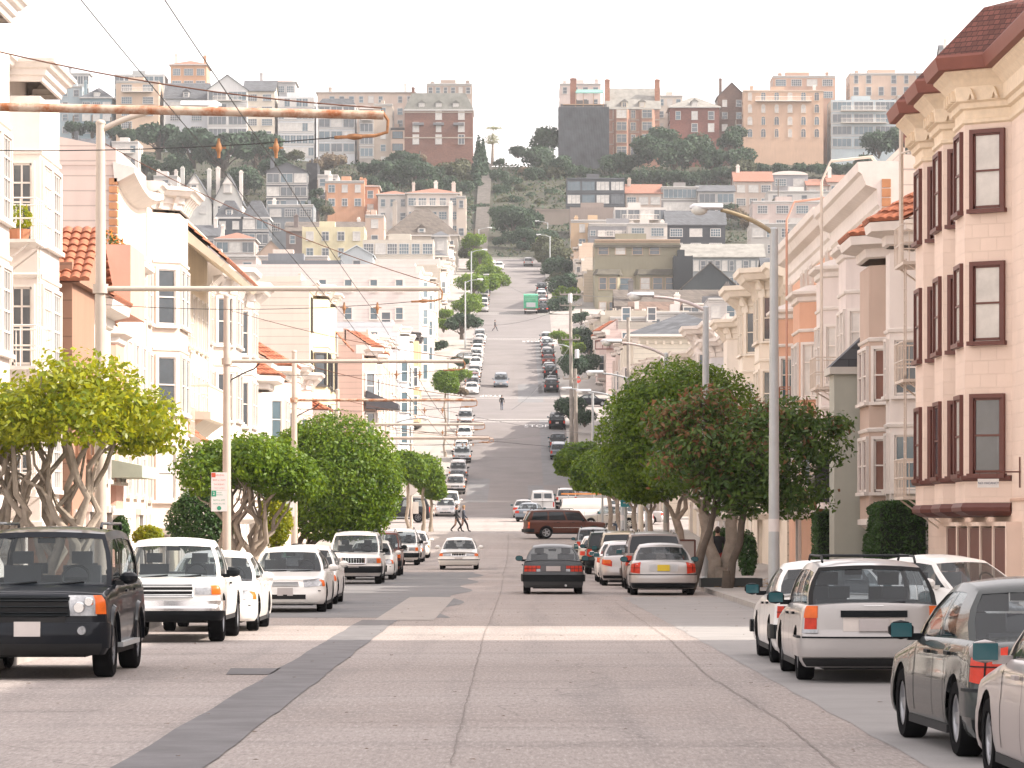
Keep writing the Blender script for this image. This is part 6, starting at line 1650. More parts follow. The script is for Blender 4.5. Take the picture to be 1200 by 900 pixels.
    def finish(s, painti=0, interior=True, mirrors='paint', glass=None):
        bm_ = s.body(); s.parts.insert(0, ['body', bm_.mesh('body', [P_WHITE, M_UNDER], 32), None])
        for i, p in enumerate(s.parts):
            if isinstance(p[2], int): p[2] = p[2]
        gm = glass or G_CLR
        for g in s.glass['side_window']: s.add('side_window', g, gm, smooth=60)
        for k in ('windshield', 'rear_window'):
            if s.glass[k]: s.add(k, s.glass[k], gm, smooth=60)
        xfb, xft, xrt, xrb = s.cab
        if interior:
            mb = MB(); zb = s.zt((xfb + xrb) / 2)
            mb.box(xfb - .15, xfb + .0, -s.W/2 + .18, s.W/2 - .18, s.gc + .3, zb - .01)
            for yy_ in (-.38, .38):
                xs0 = (xft - .55); mb.box(xs0 - .12, xs0, yy_ - .24, yy_ + .24, s.gc + .3, zb + .2); mb.box(xs0, xs0 + .5, yy_ - .24, yy_ + .24, s.gc + .3, s.gc + .5); mb.box(xs0 - .1, xs0 - .02, yy_ - .13, yy_ + .13, zb + .22, zb + .38)
            xs1 = max(xrb + .35, xft - 1.6)
            if s.kind != 'pickup': mb.box(xs1 - .1, xs1, -.6, .6, s.gc + .3, zb + .06); mb.box(xs1 - .09, xs1 - .02, -.45, -.2, zb + .08, zb + .22); mb.box(xs1 - .09, xs1 - .02, .2, .45, zb + .08, zb + .22)
            s.add('seats', mb, M_SEAT, smooth=None)
            mb = MB(); mb.M = Matrix.Translation((xfb - .38, .38, zb + .04)) @ Matrix.Rotation(R(65), 4, 'Y')
            mb.lathe([(.17, 0), (.19, .02), (.17, .03), (.155, .02), (.17, 0)], n=14); mb.box(-.01, .03, -.16, .16, 0, .02); mb.M = None
            s.add('steering_wheel', mb, M_BLKPL)
            mb = MB(); mb.box(xft - .02, xft + .02, -.11, .11, s.zr - .2, s.zr - .13); s.add('rear_view_mirror', mb, M_BLKPL)
        for sg in (1, -1):
            mb = MB(); y0 = s.W / 2 - .06; x0 = xfb - .32; z0 = s.zt(xfb) + .10
            mb.ball((x0, sg * (y0 + .16), z0), .09, .12, .085, 10); mb.box(x0 - .02, x0 + .05, min(sg * (y0 - .04), sg * (y0 + .1)), max(sg * (y0 - .04), sg * (y0 + .1)), z0 - .09, z0 - .03)
            for i, v in enumerate(mb.v):   # squared-off back face
                if v[0] < x0 - .03: mb.v[i] = (x0 - .03, v[1], v[2])
            a = s.add('mirror', mb, P_WHITE if mirrors == 'paint' else M_BLKPL)
            mb = MB(); mb.box(x0 - .034, x0 - .031, sg * (y0 + .16) - .09, sg * (y0 + .16) + .09, z0 - .06, z0 + .06); s.parts.append(['mirror_glass', mb.mesh('mirror_glass', [G_MIR]), a])
            mb = MB()
            for q in (0, 1):
                xx = (xft - .45) - q * .95
                if s.kind == 'pickup' and q: continue
                yy_ = s.W / 2 - .005; zz = s.zt(xx) - .13
                mb.box(xx - .1, xx + .08, min(sg * yy_, sg * (yy_ + .03)) , max(sg * yy_, sg * (yy_ + .03)), zz, zz + .03)
            s.add('door_handle', mb, P_WHITE if mirrors == 'paint' else M_BLKPL)
            mb = MB()     # shut lines
            lines = [(xft + .28, xft + .30), (xft - .62, xft - .61)]
            if s.kind not in ('pickup', 'coupe'): lines.append((-s.wb/2 + s.ra + .1, -s.wb/2 + s.ra + .11))
            for (a_, b_) in lines:
                zl = s.gc + .1; zz = s.zt(a_) - .03
                pr = []
                for k in range(9):
                    z = lerp(zl, zz, k / 8); o = s.inset(a_, z, 0) + .0025; pr.append([(a_, sg * (s.W/2 + o), z), (b_, sg * (s.W/2 + o), z)])
                mb.grid(pr)
            mb.box(s.ax_[1] + s.ra + .02, s.ax_[0] - s.ra - .02, min(sg * (s.W/2 - .06), sg * (s.W/2 - .02)), max(sg * (s.W/2 - .06), sg * (s.W/2 - .02)), s.gc - .02, s.gc + .05)
            s.add('door_seam', mb, M_UNDER, smooth=None)
        return s
def place(c, name, label, x, y, face, pnt, group=None, cat='car', over=None, tilt=True):
    """face 'c' towards the camera, 'a' away, or an angle"""
    ang = {'c': R(-90), 'a': R(90)}.get(face, face)
    hw = c.wb / 2; dz = 0
    t = thing(name, label, cat, (x, y, gz(y)), 0, group)
    sl = math.atan2(gz(y + 1.4) - gz(y - 1.4), 2.8) if tilt else 0
    t.rotation_mode = 'XYZ'
    Mx = Matrix.Rotation(sl, 4, 'X') @ Matrix.Rotation(ang, 4, 'Z')
    t.rotation_euler = Mx.to_euler()
    objs = []
    for nm, me, par in c.parts:
        o = link(nm, me, objs[par] if par is not None else t)
        objs.append(o)
        for i, m_ in enumerate(me.materials):
            if m_ == P_WHITE: o.material_slots[i].link = 'OBJECT'; o.material_slots[i].material = pnt
            if over and m_ in over: o.material_slots[i].link = 'OBJECT'; o.material_slots[i].material = over[m_]
    tm, gm = c.wheelmesh
    for xa in c.ax_:
        for sg in (1, -1):
            w_ = link('wheel', tm, t, loc=(xa, sg * (c.W / 2 - .12), c.wr), rot=0 if sg > 0 else R(180)); link('rim', gm, w_)
    return t
def bx_(*a): mb = MB(); mb.box(*a); return mb

def plate(c, end, z, y0=0, w2=.17, h2=.085, m=None, rear=False):
    mb = MB(); x = (c.xf + c.inset(c.xf, z, 1) + .015) if end == 'f' else (c.xr - c.inset(c.xr, z, -1) - .015)
    mb.box(min(x, x + (.02 if end == 'f' else -.02)), max(x, x + (.02 if end == 'f' else -.02)), y0 - w2, y0 + w2, z - h2, z + h2); c.add('license_plate', mb, m or M_PLATE, smooth=None)
def grille(c, y, z0, z1, bars=4, vert=False, frame=None, m=None):
    mb = MB(); P = c.patch(mb, 'f', 0, y, z0, z1, .008); c.add('grille', mb, m or M_UNDER)
    mb = MB()
    if vert:
        for k in range(bars): yy_ = lerp(-y, y, (k + .5) / bars); a = P(yy_, z0, .02); b = P(yy_, z1, .02); mb.tube([a, P(yy_, (z0 + z1) / 2, .02), b], .012, 4)
    else:
        for k in range(bars): z = lerp(z0, z1, (k + .5) / bars); mb.tube([P(lerp(-y, y, q / 6), z, .02) for q in range(7)], .012, 4)
    if frame:
        mb.tube([P(-y, z0, .02), P(-y, z1, .02)] + [P(lerp(-y, y, q / 6), z1, .02) for q in range(1, 7)] + [P(y, z0, .02)] + [P(lerp(y, -y, q / 6), z0, .02) for q in range(1, 7)], .022, 5)
    c.add('grille_bars', mb, frame or M_GREY)
def lamps(c, end, name, s0, s1, z0, z1, m, **k):
    for sg in (1, -1):
        mb = MB(); c.patch(mb, end, s0 * sg, s1 * sg, z0, z1, k.get('off', .01), k.get('z0b'), k.get('z1b'), both=False); c.add(name, mb, m, smooth=40)
        # patch() mirrors by sign, so restrict to one side
def cells(c, end, s0, s1, z0, z1, n=3):
    for sg in (1, -1):
        mb = MB()
        for k in range(1, n): q = lerp(s0, s1, k / n); c.patch(mb, end, (q - .006) * sg, (q + .006) * sg, z0, z1, .018, both=False, n=1)
        z = (z0 + z1) / 2; c.patch(mb, end, s0 * sg, s1 * sg, z - .005, z + .005, .018, both=False)
        c.add('lens_rib', mb, M_UNDER, smooth=None)
def bumper(c, end, z0, z1, off, s1, m):
    mb = MB(); c.patch(mb, end, 0, s1, z0, z1, off, n=14); c.add('bumper', mb, m, smooth=40)
def wiper(c, fr=True):
    mb = MB()
    if fr:
        for y0, y1 in ((.05, .62), (-.6, -.05)): a = c_end(c, y0, .03, True); b = c_end(c, y1, .10, True); mb.tube([a, b], .014, 4)
    else:
        a = c_end(c, .05, .02, False); b = c_end(c, -.5, .1, False); mb.tube([a, b], .014, 4)
    c.add('wiper', mb, M_BLKPL)
def c_end(c, u, v, fr): return c.endf(u, v, fr, .02)

def sedan(kind='sedan', L=4.5, W=1.74, zr=1.43, old=False, **k):
    wb = 2.62
    c = Car(kind, L=L, W=W, wb=wb, wr=.31, gc=.19, fo=.9, zr=zr, wroof=W * .33,
            top=[(-2.3,.90),(-1.9,.95),(-1.2,.95),(.6,.92),(1.2,.84),(1.9,.74),(2.2,.66)] if not old else [(-2.4,.93),(-1.2,.94),(.8,.90),(1.4,.84),(2.1,.74),(2.3,.72)],
            cab=(.95,.30,-.85,-1.55), bow=.16 if not old else .05, rc=.38 if not old else .16, **k)
    return c
# protos -------------------------------------------------------------------
V = {}
# 1 modern rounded sedan
c = sedan(); lamps(c, 'f', 'headlight', .42, .98, .56, .72, M_LENS, z0b=.60, z1b=.76); lamps(c, 'f', 'turn_signal', .90, 1.02, .58, .72, M_ORG, off=.012)
grille(c, .30, .58, .68, 4); bumper(c, 'f', .30, .40, .004, .45, M_UNDER); plate(c, 'f', .46)
lamps(c, 'r', 'tail_light', .52, .98, .66, .84, M_RED); plate(c, 'r', .74); bumper(c, 'r', .22, .36, .006, .8, M_BLKPL)
c.wheels(None, 7); c.finish(); wiper(c); V['sedan'] = c
# 2 boxy 1980s sedan
c = sedan('sedan', L=4.6, W=1.70, old=True, zr=1.39)
lamps(c, 'r', 'tail_light', .36, .84, .64, .80, M_RED); lamps(c, 'r', 'reverse_lamp', .36, .47, .64, .71, M_LENS, off=.014); cells(c, 'r', .36, .84, .64, .80, 4); plate(c, 'r', .72, w2=.2, h2=.07); bumper(c, 'r', .36, .55, .05, 1.3, M_BLKPL)
mb = MB(); c.patch(mb, 'r', 0, .34, .64, .80, .004); c.add('rear_panel', mb, plain('rear_panel_grey', (.09,.09,.10)))
lamps(c, 'f', 'headlight', .40, .80, .60, .71, M_LENS); grille(c, .38, .58, .70, 5); bumper(c, 'f', .34, .52, .05, 1.2, M_BLKPL)
mb = MB(); mb.cyl((c.xr - .05, -.35, .25), (c.xr + .3, -.35, .25), .035, 8); c.add('exhaust_pipe', mb, M_STEEL)
c.wheels(M_RIMD, 8); c.finish(mirrors='black'); V['old'] = c
# 3 bumpered sedan seen from the front (white oncoming)
c = sedan('sedan', L=4.7, W=1.72, old=True, zr=1.40)
lamps(c, 'f', 'headlight', .34, .78, .60, .73, M_LENS); lamps(c, 'f', 'turn_signal', .72, .95, .60, .72, M_ORG, off=.014); grille(c, .30, .60, .73, 5, True, M_CHROME); bumper(c, 'f', .36, .54, .05, 1.2, P_WHITE); plate(c, 'f', .45)
mb = MB(); c.patch(mb, 'f', 0, 1.1, .42, .46, .058, n=12); c.add('bumper_strip', mb, M_BLKPL)
lamps(c, 'r', 'tail_light', .5, .9, .62, .80, M_RED); plate(c, 'r', .7)
c.wheels(None, 6); c.finish(); wiper(c); V['front'] = c
# 4 curved saloon with big vertical tail lights (silver, yellow plate)
c = sedan('sedan', L=4.6, W=1.80, zr=1.43, wins=((.05,.43),(.455,.76)))
lamps(c, 'r', 'tail_light', .66, 1.06, .60, .92, M_RED, z0b=.64, z1b=.86); cells(c, 'r', .66, 1.06, .66, .86, 2); bumper(c, 'r', .36, .56, .04, 1.3, P_WHITE); bumper(c, 'r', .20, .34, .01, 1.0, M_BLKPL)
plate(c, 'r', .76, m=M_PLY); mb = MB(); c.patch(mb, 'r', 0, .4, .66, .86, .004); c.add('plate_recess', mb, M_GREY)
mb = MB(); c.patch(mb, 'r', 0, 1.2, .56, .585, .045, n=12); c.add('bumper_strip', mb, M_BLKPL)
lamps(c, 'f', 'headlight', .45, .95, .56, .72, M_LENS); c.wheels(None, 5); c.finish(mirrors='black'); V['saloon'] = c
# 5 estate car
c = Car('wagon', L=4.55, W=1.72, wb=2.58, wr=.31, gc=.19, fo=.88, zr=1.46, wroof=.61, top=[(-2.2,.93),(-1.0,.93),(.7,.90),(1.3,.83),(2.0,.72)], cab=(.95,.35,-1.72,-2.16),
        wins=((.04,.34),(.37,.64),(.67,.93)), rear=[(0,-.12),(.1,-.03),(.2,0),(.5,0),(.55,-.05),(.85,-.06),(1,-.07)], rc=.26, bow=.1)
lamps(c, 'r', 'tail_light', .70, .88, .60, .92, M_RED); lamps(c, 'r', 'turn_signal', .69, .89, .78, .925, M_ORG, off=.016); bumper(c, 'r', .32, .56, .05, 1.5, P_WHITE); bumper(c, 'r', .2, .3, .012, .9, M_UNDER)
for sg in (1, -1):
    mb = MB(); c.patch(mb, 'r', .68 * sg, .90 * sg, .60, .645, .02, both=False); c.add('reverse_lamp', mb, M_LENS)
mb = MB(); c.patch(mb, 'r', 0, .12, .925, .935, .012); c.add('badge', mb, M_CHROME)
mb = MB(); c.patch(mb, 'r', 0, 1.45, .54, .56, .057, n=14); c.add('bumper_strip', mb, M_BLKPL)
mb = MB(); c.patch(mb, 'r', 0, .40, .79, .87, .03); c.add('tailgate_handle', mb, M_BLKPL)
mb = MB(); c.patch(mb, 'r', 0, .37, .62, .79, .004); c.add('plate_recess', mb, M_WHITE)
plate(c, 'r', .70, w2=.18, h2=.075); lamps(c, 'f', 'headlight', .4, .8, .58, .7, M_LENS); c.wheels(M_RIMD, 9); c.finish(mirrors='black')
c.parts = c.parts
mb = MB()
for yy_ in (-.56, .56): mb.tube([(c.cab[1] - .1, yy_, c.zr - .01), (c.cab[1] - .25, yy_, c.zr + .055), (c.cab[2] + .2, yy_, c.zr + .05), (c.cab[2] + .05, yy_, c.zr - .02)], .016, 5)
for xx in (0, -1.1): mb.tube([(xx, -.56, c.zr + .05), (xx, .56, c.zr + .05)], .014, 5)
c.add('roof_rack', mb, M_BLKPL); wiper(c, False); V['wagon'] = c
# 6 off-roader, large
def suv(L=4.75, W=1.92, zr=1.86, wb=2.85, belt=1.18, hood=1.12, nose=1.02, wr=.385, gc=.30, cab=None, wins=None, bow=.10, rc=.2, wroof=None):
    return Car('suv', L=L, W=W, wb=wb, wr=wr, gc=gc, fo=.92, zr=zr, wroof=wroof or W * .385, top=[(-2.4,belt),(.6,belt - .01),(1.0,hood),(1.7,hood - .03),(2.3,nose)], cab=cab or (1.0,.55,-1.95,-2.22),
               wins=wins or ((.035,.33),(.36,.64),(.67,.94)), bow=bow, rc=rc, front=[(0,-.10),(.1,-.02),(.2,0),(.48,.0),(.5,-.04),(.9,-.05),(.96,-.08),(1,-.14)], rear=[(0,-.1),(.1,-.02),(.2,0),(.42,0),(.46,-.05),(.95,-.06),(1,-.08)])
c = suv(); lamps(c, 'f', 'headlight', .50, .86, .78, 1.03, M_LENS); lamps(c, 'f', 'turn_signal', .84, 1.0, .80, 1.03, M_ORG, off=.014)
for sg in (1, -1):
    for (yy_, zz, rr_) in ((.62, .88, .075), (.74, .95, .06)):
        mb = MB(); x = c.xf - .05; mb.lathe([(0, .0), (rr_ * .8, .0), (rr_, -.03)], (x, 0, 0), 14, 'y'); mb.v = [(x + v[1], sg * yy_ + v[0] - x, zz + v[2]) for v in mb.v]; c.add('headlight_bulb', mb, M_CHROME)
    mb = MB(); x = c.xf - .02; mb.lathe([(0, .05), (.05, .05), (.06, .0)], (0, 0, 0), 14, 'y'); mb.v = [(x + v[1] - .02, sg * .66 + v[0], .60 + v[2]) for v in mb.v]; c.add('fog_lamp', mb, M_LENS)
grille(c, .50, .78, 1.0, 3, m=M_UNDER, frame=M_BLKPL); bumper(c, 'f', .38, .70, .03, 1.1, P_WHITE); bumper(c, 'f', .30, .44, .035, .9, M_UNDER); plate(c, 'f', .62, w2=.16, h2=.09)
mb = MB(); c.patch(mb, 'f', 0, .46, .70, .78, .032); c.add('intake', mb, M_UNDER)
lamps(c, 'r', 'tail_light', .74, .95, .75, 1.15, M_RED); plate(c, 'r', .85)
c.wheels(M_RIMD, 7, .24); c.finish(mirrors='paint'); wiper(c)
mb = MB()
for yy_ in (-.68, .68): mb.tube([(c.cab[1] - .1, yy_, c.zr - .01), (c.cab[1] - .2, yy_, c.zr + .05), (c.cab[2] + .2, yy_, c.zr + .05), (c.cab[2] + .1, yy_, c.zr - .02)], .02, 5)
c.add('roof_rack', mb, P_WHITE)
for xa in c.ax_:      # arch flares
    for sg in (1, -1):
        mb = MB(); rows = []
        for k in range(0, 181, 12):
            a = R(k); rows.append([(xa + rr_ * math.cos(a), sg * yy_, c.wr + rr_ * math.sin(a)) for rr_, yy_ in ((c.ra - .005, c.W/2 - .05), (c.ra - .005, c.W/2 + .035), (c.ra + .05, c.W/2 + .03), (c.ra + .08, c.W/2 - .01))])
        mb.grid(rows); c.add('wheel_arch', mb, P_WHITE)
for sg in (1, -1): mb = MB(); mb.box(-1.0, 1.0, min(sg * .86, sg * 1.02), max(sg * .86, sg * 1.02), .36, .42); c.add('side_step', mb, M_STEEL)
V['offroad'] = c
# 7 medium SUV
c = suv(L=4.6, W=1.80, zr=1.74, wb=2.68, belt=1.08, hood=1.02, nose=.92, wr=.36, gc=.27, cab=(1.0,.5,-1.8,-2.12))
lamps(c, 'f', 'headlight', .46, .80, .70, .86, M_LENS); lamps(c, 'f', 'turn_signal', .78, .98, .70, .86, M_ORG, off=.014); grille(c, .40, .68, .88, 9, True, M_CHROME); bumper(c, 'f', .38, .60, .05, 1.1, M_BLKPL); plate(c, 'f', .5)
lamps(c, 'r', 'tail_light', .70, .93, .72, 1.02, M_RED); bumper(c, 'r', .36, .58, .05, 1.1, M_BLKPL); plate(c, 'r', .8)
c.wheels(None, 6, .22); c.finish(mirrors='black'); wiper(c)
mb = MB()
for yy_ in (-.6, .6): mb.tube([(c.cab[1] - .1, yy_, c.zr - .02), (c.cab[1] - .2, yy_, c.zr + .05), (c.cab[2] + .2, yy_, c.zr + .05), (c.cab[2] + .1, yy_, c.zr - .02)], .02, 5)
c.add('roof_rack', mb, M_BLKPL); V['suv'] = c
# 8 long suburban-type estate
c = suv(L=5.2, W=1.95, zr=1.83, wb=3.05, belt=1.14, hood=1.08, nose=1.0, wr=.385, gc=.32, cab=(1.15,.65,-2.45,-2.72))
lamps(c, 'r', 'tail_light', .8, 1.02, .66, 1.05, M_RED); lamps(c, 'r', 'turn_signal', .8, 1.03, .88, 1.04, M_ORG, off=.016); lamps(c, 'f', 'headlight', .5, .9, .75, .92, M_LENS); grille(c, .48, .72, .94, 4, False, M_CHROME)
bumper(c, 'r', .40, .62, .09, 1.3, M_BLKPL); bumper(c, 'f', .40, .62, .09, 1.3, M_CHROME); c.wheels(M_RIM, 5, .24); c.finish(mirrors='black')
for sg in (1, -1):
    mb = MB(); yb = c.W/2 + .004; mb.box(-1.1, 1.1, min(sg * (yb - .01), sg * (yb + .015)), max(sg * (yb - .01), sg * (yb + .015)), .68, .71); c.add('side_trim', mb, M_CHROME)
mb = MB()
for yy_ in (-.66, .66): mb.tube([(.3, yy_, c.zr), (.2, yy_, c.zr + .05), (-2.2, yy_, c.zr + .05), (-2.3, yy_, c.zr)], .02, 5)
c.add('roof_rack', mb, M_BLKPL); V['long'] = c
# 9 pickup
c = Car('pickup', L=4.95, W=1.80, wb=3.0, wr=.37, gc=.36, fo=.85, zr=1.68, wroof=.63, top=[(-2.7,1.05),(-.2,1.05),(.9,1.06),(1.2,1.02),(1.9,.98),(2.4,.92)], cab=(1.15,.70,-.35,-.55),
        wins=((.06,.62),(.68,.93)), bow=.09, rc=.18, front=[(0,-.08),(.15,0),(.4,0),(.42,-.05),(.9,-.06),(.96,-.08),(1,-.14)])
lamps(c, 'f', 'headlight', .50, .80, .78, .93, M_LENS); lamps(c, 'f', 'turn_signal', .78, .98, .78, .93, M_ORG, off=.014); grille(c, .46, .74, .94, 3, False, M_GREY); bumper(c, 'f', .52, .68, .07, 1.15, M_CHROME); bumper(c, 'f', .36, .52, .06, 1.1, M_BLKPL); plate(c, 'f', .60, y0=.28 - .5, w2=.15, h2=.08)
lamps(c, 'r', 'tail_light', .72, .86, .7, 1.0, M_RED); c.wheels(M_RIM, 6, .24); c.finish(mirrors='black'); wiper(c)
mb = MB(); mb.box(-2.2, -.62, -.72, .72, 1.0, 1.1); c.add('bed', mb, M_UNDER, smooth=None); V['pickup'] = c
# 10 minivan
c = Car('minivan', L=4.75, W=1.88, wb=2.95, wr=.33, gc=.2, fo=.95, zr=1.74, wroof=.68, top=[(-2.4,1.02),(.9,1.0),(1.3,.96),(1.8,.86),(2.3,.74)], cab=(1.35,.55,-1.95,-2.2), wins=((.08,.34),(.37,.64),(.67,.94)), bow=.16, rc=.34)
lamps(c, 'f', 'headlight', .45, .95, .62, .78, M_LENS, z0b=.68, z1b=.82); lamps(c, 'f', 'turn_signal', .88, 1.02, .66, .8, M_ORG, off=.014); grille(c, .34, .60, .74, 4); bumper(c, 'f', .3, .42, .006, .6, M_UNDER); plate(c, 'f', .5)
lamps(c, 'r', 'tail_light', .72, .92, .7, 1.0, M_RED); plate(c, 'r', .75); c.wheels(None, 6); c.finish(); wiper(c); V['minivan'] = c
# 11 panel van
c = Car('panelvan', L=5.3, W=1.98, wb=3.4, wr=.36, gc=.3, fo=.75, zr=2.05, wroof=.80, top=[(-3,1.25),(1.4,1.22),(1.7,1.12),(2.0,1.05),(2.4,.95)], cab=(1.75,1.2,-2.68,-2.82), wins=((.03,.2),), bow=.1, rc=.22, rear=[(0,-.05),(.1,0),(.3,0),(.35,-.03),(1,-.05)])
lamps(c, 'r', 'tail_light', .84, .96, .75, 1.15, M_RED); lamps(c, 'f', 'headlight', .5, .85, .78, .95, M_LENS); grille(c, .45, .72, .92, 4); bumper(c, 'f', .4, .6, .06, 1.1, M_BLKPL); bumper(c, 'r', .4, .55, .06, 1.1, M_BLKPL)
for sg in (-1, 1): mb = MB(); mb.box(c.xr - .03, c.xr + .02, min(sg * .12, sg * .72), max(sg * .12, sg * .72), 1.45, 1.85); c.add('rear_window', mb, M_PANE, smooth=None)
mb = MB(); mb.box(c.xr - .06, c.xr + .05, -.006, .006, .6, 1.95); c.add('door_seam', mb, M_UNDER, smooth=None)
c.wheels(M_GREY, 8, .22); c.finish(mirrors='black', interior=True); V['van'] = c
# 12 sporty coupe-ish sedan with high tail lights
c = sedan('sedan', L=4.5, W=1.78, zr=1.41)
lamps(c, 'r', 'tail_light', .56, 1.02, .62, .80, M_RED, z0b=.70, z1b=.86); lamps(c, 'r', 'turn_signal', .60, .92, .72, .84, M_ORG, off=.016); bumper(c, 'r', .24, .34, .01, .9, M_BLKPL); plate(c, 'r', .6)
lamps(c, 'f', 'headlight', .38, .92, .56, .70, M_LENS); c.wheels(M_RIM, 10); c.finish(); V['sport'] = c

# ---------------------------------------------------------------- parked and driving vehicles
GLC = 'cars parked on the left kerb of the near block'; GRC = 'cars parked on the right kerb of the near block'
def fr(cn, ywheel): return ywheel + V[cn].wb / 2      # centre when the near (front) axle is at ywheel
place(V['offroad'], 'suv', 'black boxy off-roader with amber corner lamps parked at the bottom left edge', -5.3, fr('offroad', 44.6), 'c', P_BLACK, GLC)
place(V['pickup'], 'pickup_truck', 'white pickup truck with barred grille and black lower bumper, behind the black off-roader', -5.02, fr('pickup', 58.6), 'c', P_WHITE, GLC, 'pickup truck')
place(V['sedan'], 'car', 'white car mostly hidden behind the white pickup', -4.85, 66.0, 'c', P_WHITE, GLC)
place(V['sedan'], 'car', 'white sedan with oval slatted grille, alone ahead of the white pickup', -4.40, fr('sedan', 79.2), 'c', P_WHITE, GLC)
place(V['sedan'], 'car', 'white sedan tucked right behind the one with the oval slatted grille', -4.55, 88.5, 'c', P_WHITE, GLC)
place(V['suv'], 'suv', 'two-tone white and black off-roader with toothed grille and bonnet guard', -4.72, fr('suv', 119), 'c', P_WHITE, GLC)
place(V['sedan'], 'car', 'low white coupe half hidden beside the two-tone off-roader', -4.6, 130, 'c', P_WHITE, GLC)
place(V['suv'], 'suv', 'dark maroon off-roader with a roof rack on the left kerb', -4.75, 141, 'c', P_RED, GLC)
place(V['suv'], 'suv', 'white off-roader with seven-slot grille near the oncoming white sedan', -4.95, 172 + 1.3, 'c', P_WHITE, GLC)
place(V['sedan'], 'car', 'silver sedan just past the white seven-slot off-roader', -4.95, 184, 'c', P_SILV, GLC)
place(V['sedan'], 'car', 'white sedan last in the left kerb line before the crossing', -4.9, 193.5, 'c', P_WHITE, GLC)
place(V['sedan'], 'car', 'silver sedan parked just beyond the left crossing corner', -5.1, 290, 'c', P_SILV)
place(V['minivan'], 'minivan', 'white van with a high roof just beyond the left crossing corner', -5.0, 299, 'c', P_WHITE, None, 'van')
place(V['offroad'], 'suv', 'dark blue off-roader parked in the left cross street behind the stop sign pole', wx(468, 268), 268, R(180), P_DGREY, None, tilt=False)
place(V['front'], 'car', 'white sedan driving towards the camera in the left lane', wx(538, 158.5), 159.5, 'c', P_WHITE)
place(V['old'], 'car', 'charcoal 1980s sedan driving away in the right lane', wx(648, 101), 102.5, 'a', paint('charcoal', (.07,.075,.08), .2))
place(V['long'], 'suv', 'maroon-brown long estate turning across the crossing', wx(665, 226), 227.0, R(10), paint('red_brown', (.10,.04,.028), 0, .4), tilt=False, over={G_CLR: M_TINT})
# right kerb
place(V['saloon'], 'car', 'silver saloon with yellow licence plate, nearest of the far group on the right kerb', wx(775, 100), 100.8, 'a', P_SILV, GRC)
place(V['suv'], 'minivan', 'taupe minivan with tinted rear glass behind the yellow-plated silver saloon', 4.83, 110.5, 'a', P_TAUPE, GRC, 'minivan', over={M_BLKPL: P_TAUPE, G_CLR: M_TINT})
place(V['sport'], 'car', 'silver sports saloon with amber-red lamps sticking out beside the taupe minivan', wx(735, 117), 117, 'a', P_SILV, GRC)
place(V['sport'], 'car', 'white sports saloon directly ahead of the silver sports one', wx(728, 124), 124.5, 'a', P_WHITE, GRC)
place(V['suv'], 'suv', 'champagne off-roader with roof rack on the right kerb', wx(730, 132), 133.5, 'a', P_GOLD, GRC, over={G_CLR: M_TINT})
place(V['suv'], 'suv', 'dark green off-roader with lit square tail lamp on the right kerb', wx(713, 144), 145.5, 'a', P_GREEN, GRC, over={G_CLR: M_TINT})
place(V['sedan'], 'car', 'champagne sedan ahead of the dark green off-roader', wx(702, 156), 157, 'a', P_GOLD, GRC)
place(V['sedan'], 'car', 'white sedan ahead of the champagne sedan', wx(699, 170), 170, 'a', P_WHITE, GRC)
place(V['suv'], 'suv', 'silver-grey off-roader last on the right kerb before the crossing', wx(695, 186), 187, 'a', P_GREY, GRC)
GNR = 'cars parked nose-in at the bottom right'
place(V['old'], 'car', 'white older sedan beyond the silver estate car, near lamp post', 4.98, 50.6, R(90), P_WHITE, GRC, over={M_BLKPL: M_BLKPL})
place(V['wagon'], 'estate_car', 'silver estate car with black-framed tailgate window and roof rack', 4.92, 45.0, R(90), P_SILV, GRC)
place(V['sport'], 'car', 'white sedan parked on the driveway behind the silver estate car, seen in profile', 7.6, 58, R(-52), P_WHITE, None)
place(V['saloon'], 'car', 'glossy dark grey-green sedan with teal mirror at the bottom right', 5.02, 30.4, R(93.3), paint('grey_green', (.045,.052,.052), .1, .25), GRC)
place(V['sport'], 'car', 'silver-mauve sedan cut off at the bottom right corner', 5.0, 24.9, R(91), paint('mauve_silver', (.36,.32,.31), .35), GRC)
# right side of the crossing
place(V['sedan'], 'car', 'silver-white small estate beyond the crossing, left of the blue-grey car', wx(614, 283), 286, 'a', P_SILV)
place(V['sedan'], 'car', 'blue-grey car beside the plain white van beyond the crossing', wx(622, 270), 272, R(80), P_BLUE)
place(V['van'], 'van', 'plain white panel van facing uphill beyond the crossing', wx(636, 290), 292, 'a', P_WHITE, None, 'van')
t = place(V['van'], 'van', 'long white work van with an orange ladder rack across the right cross street', wx(704, 254), 254, R(0), P_WHITE, None, 'van', tilt=False)
ld = thing('ladder', 'orange ladders lashed on the roof of the long white work van', 'ladder', (t.location.x - .5, 254, t.location.z + 2.12))
mb = MB()
for yy_ in (-.62, -.3, .25, .6): mb.box(-2.3, 2.3, yy_ - .03, yy_ + .03, .18, .27)
for k in range(17):
    for a, b in ((-.62, -.3), (.25, .6)): mb.cyl((-2.2 + k * .275, a, .22), (-2.2 + k * .275, b, .22), .02, 5)
mb.build('rail', [plain('ladder_orange', (.62,.24,.06), .6)], ld)
mb = MB()
for xx in (-1.8, 0, 1.8): mb.box(xx - .03, xx + .03, -.75, .75, .1, .16); mb.box(xx - .03, xx + .03, -.75, -.7, -.1, .1); mb.box(xx - .03, xx + .03, .7, .75, -.1, .1)
mb.build('rack', [M_GREY], ld)
place(V['suv'], 'suv', 'white off-roader with dark windows above the work van', wx(664, 305), 308, 'a', P_WHITE)
place(V['sedan'], 'car', 'silver car parked side-on beyond the right crossing corner', wx(742, 262), 262, R(180), P_SILV, tilt=False)
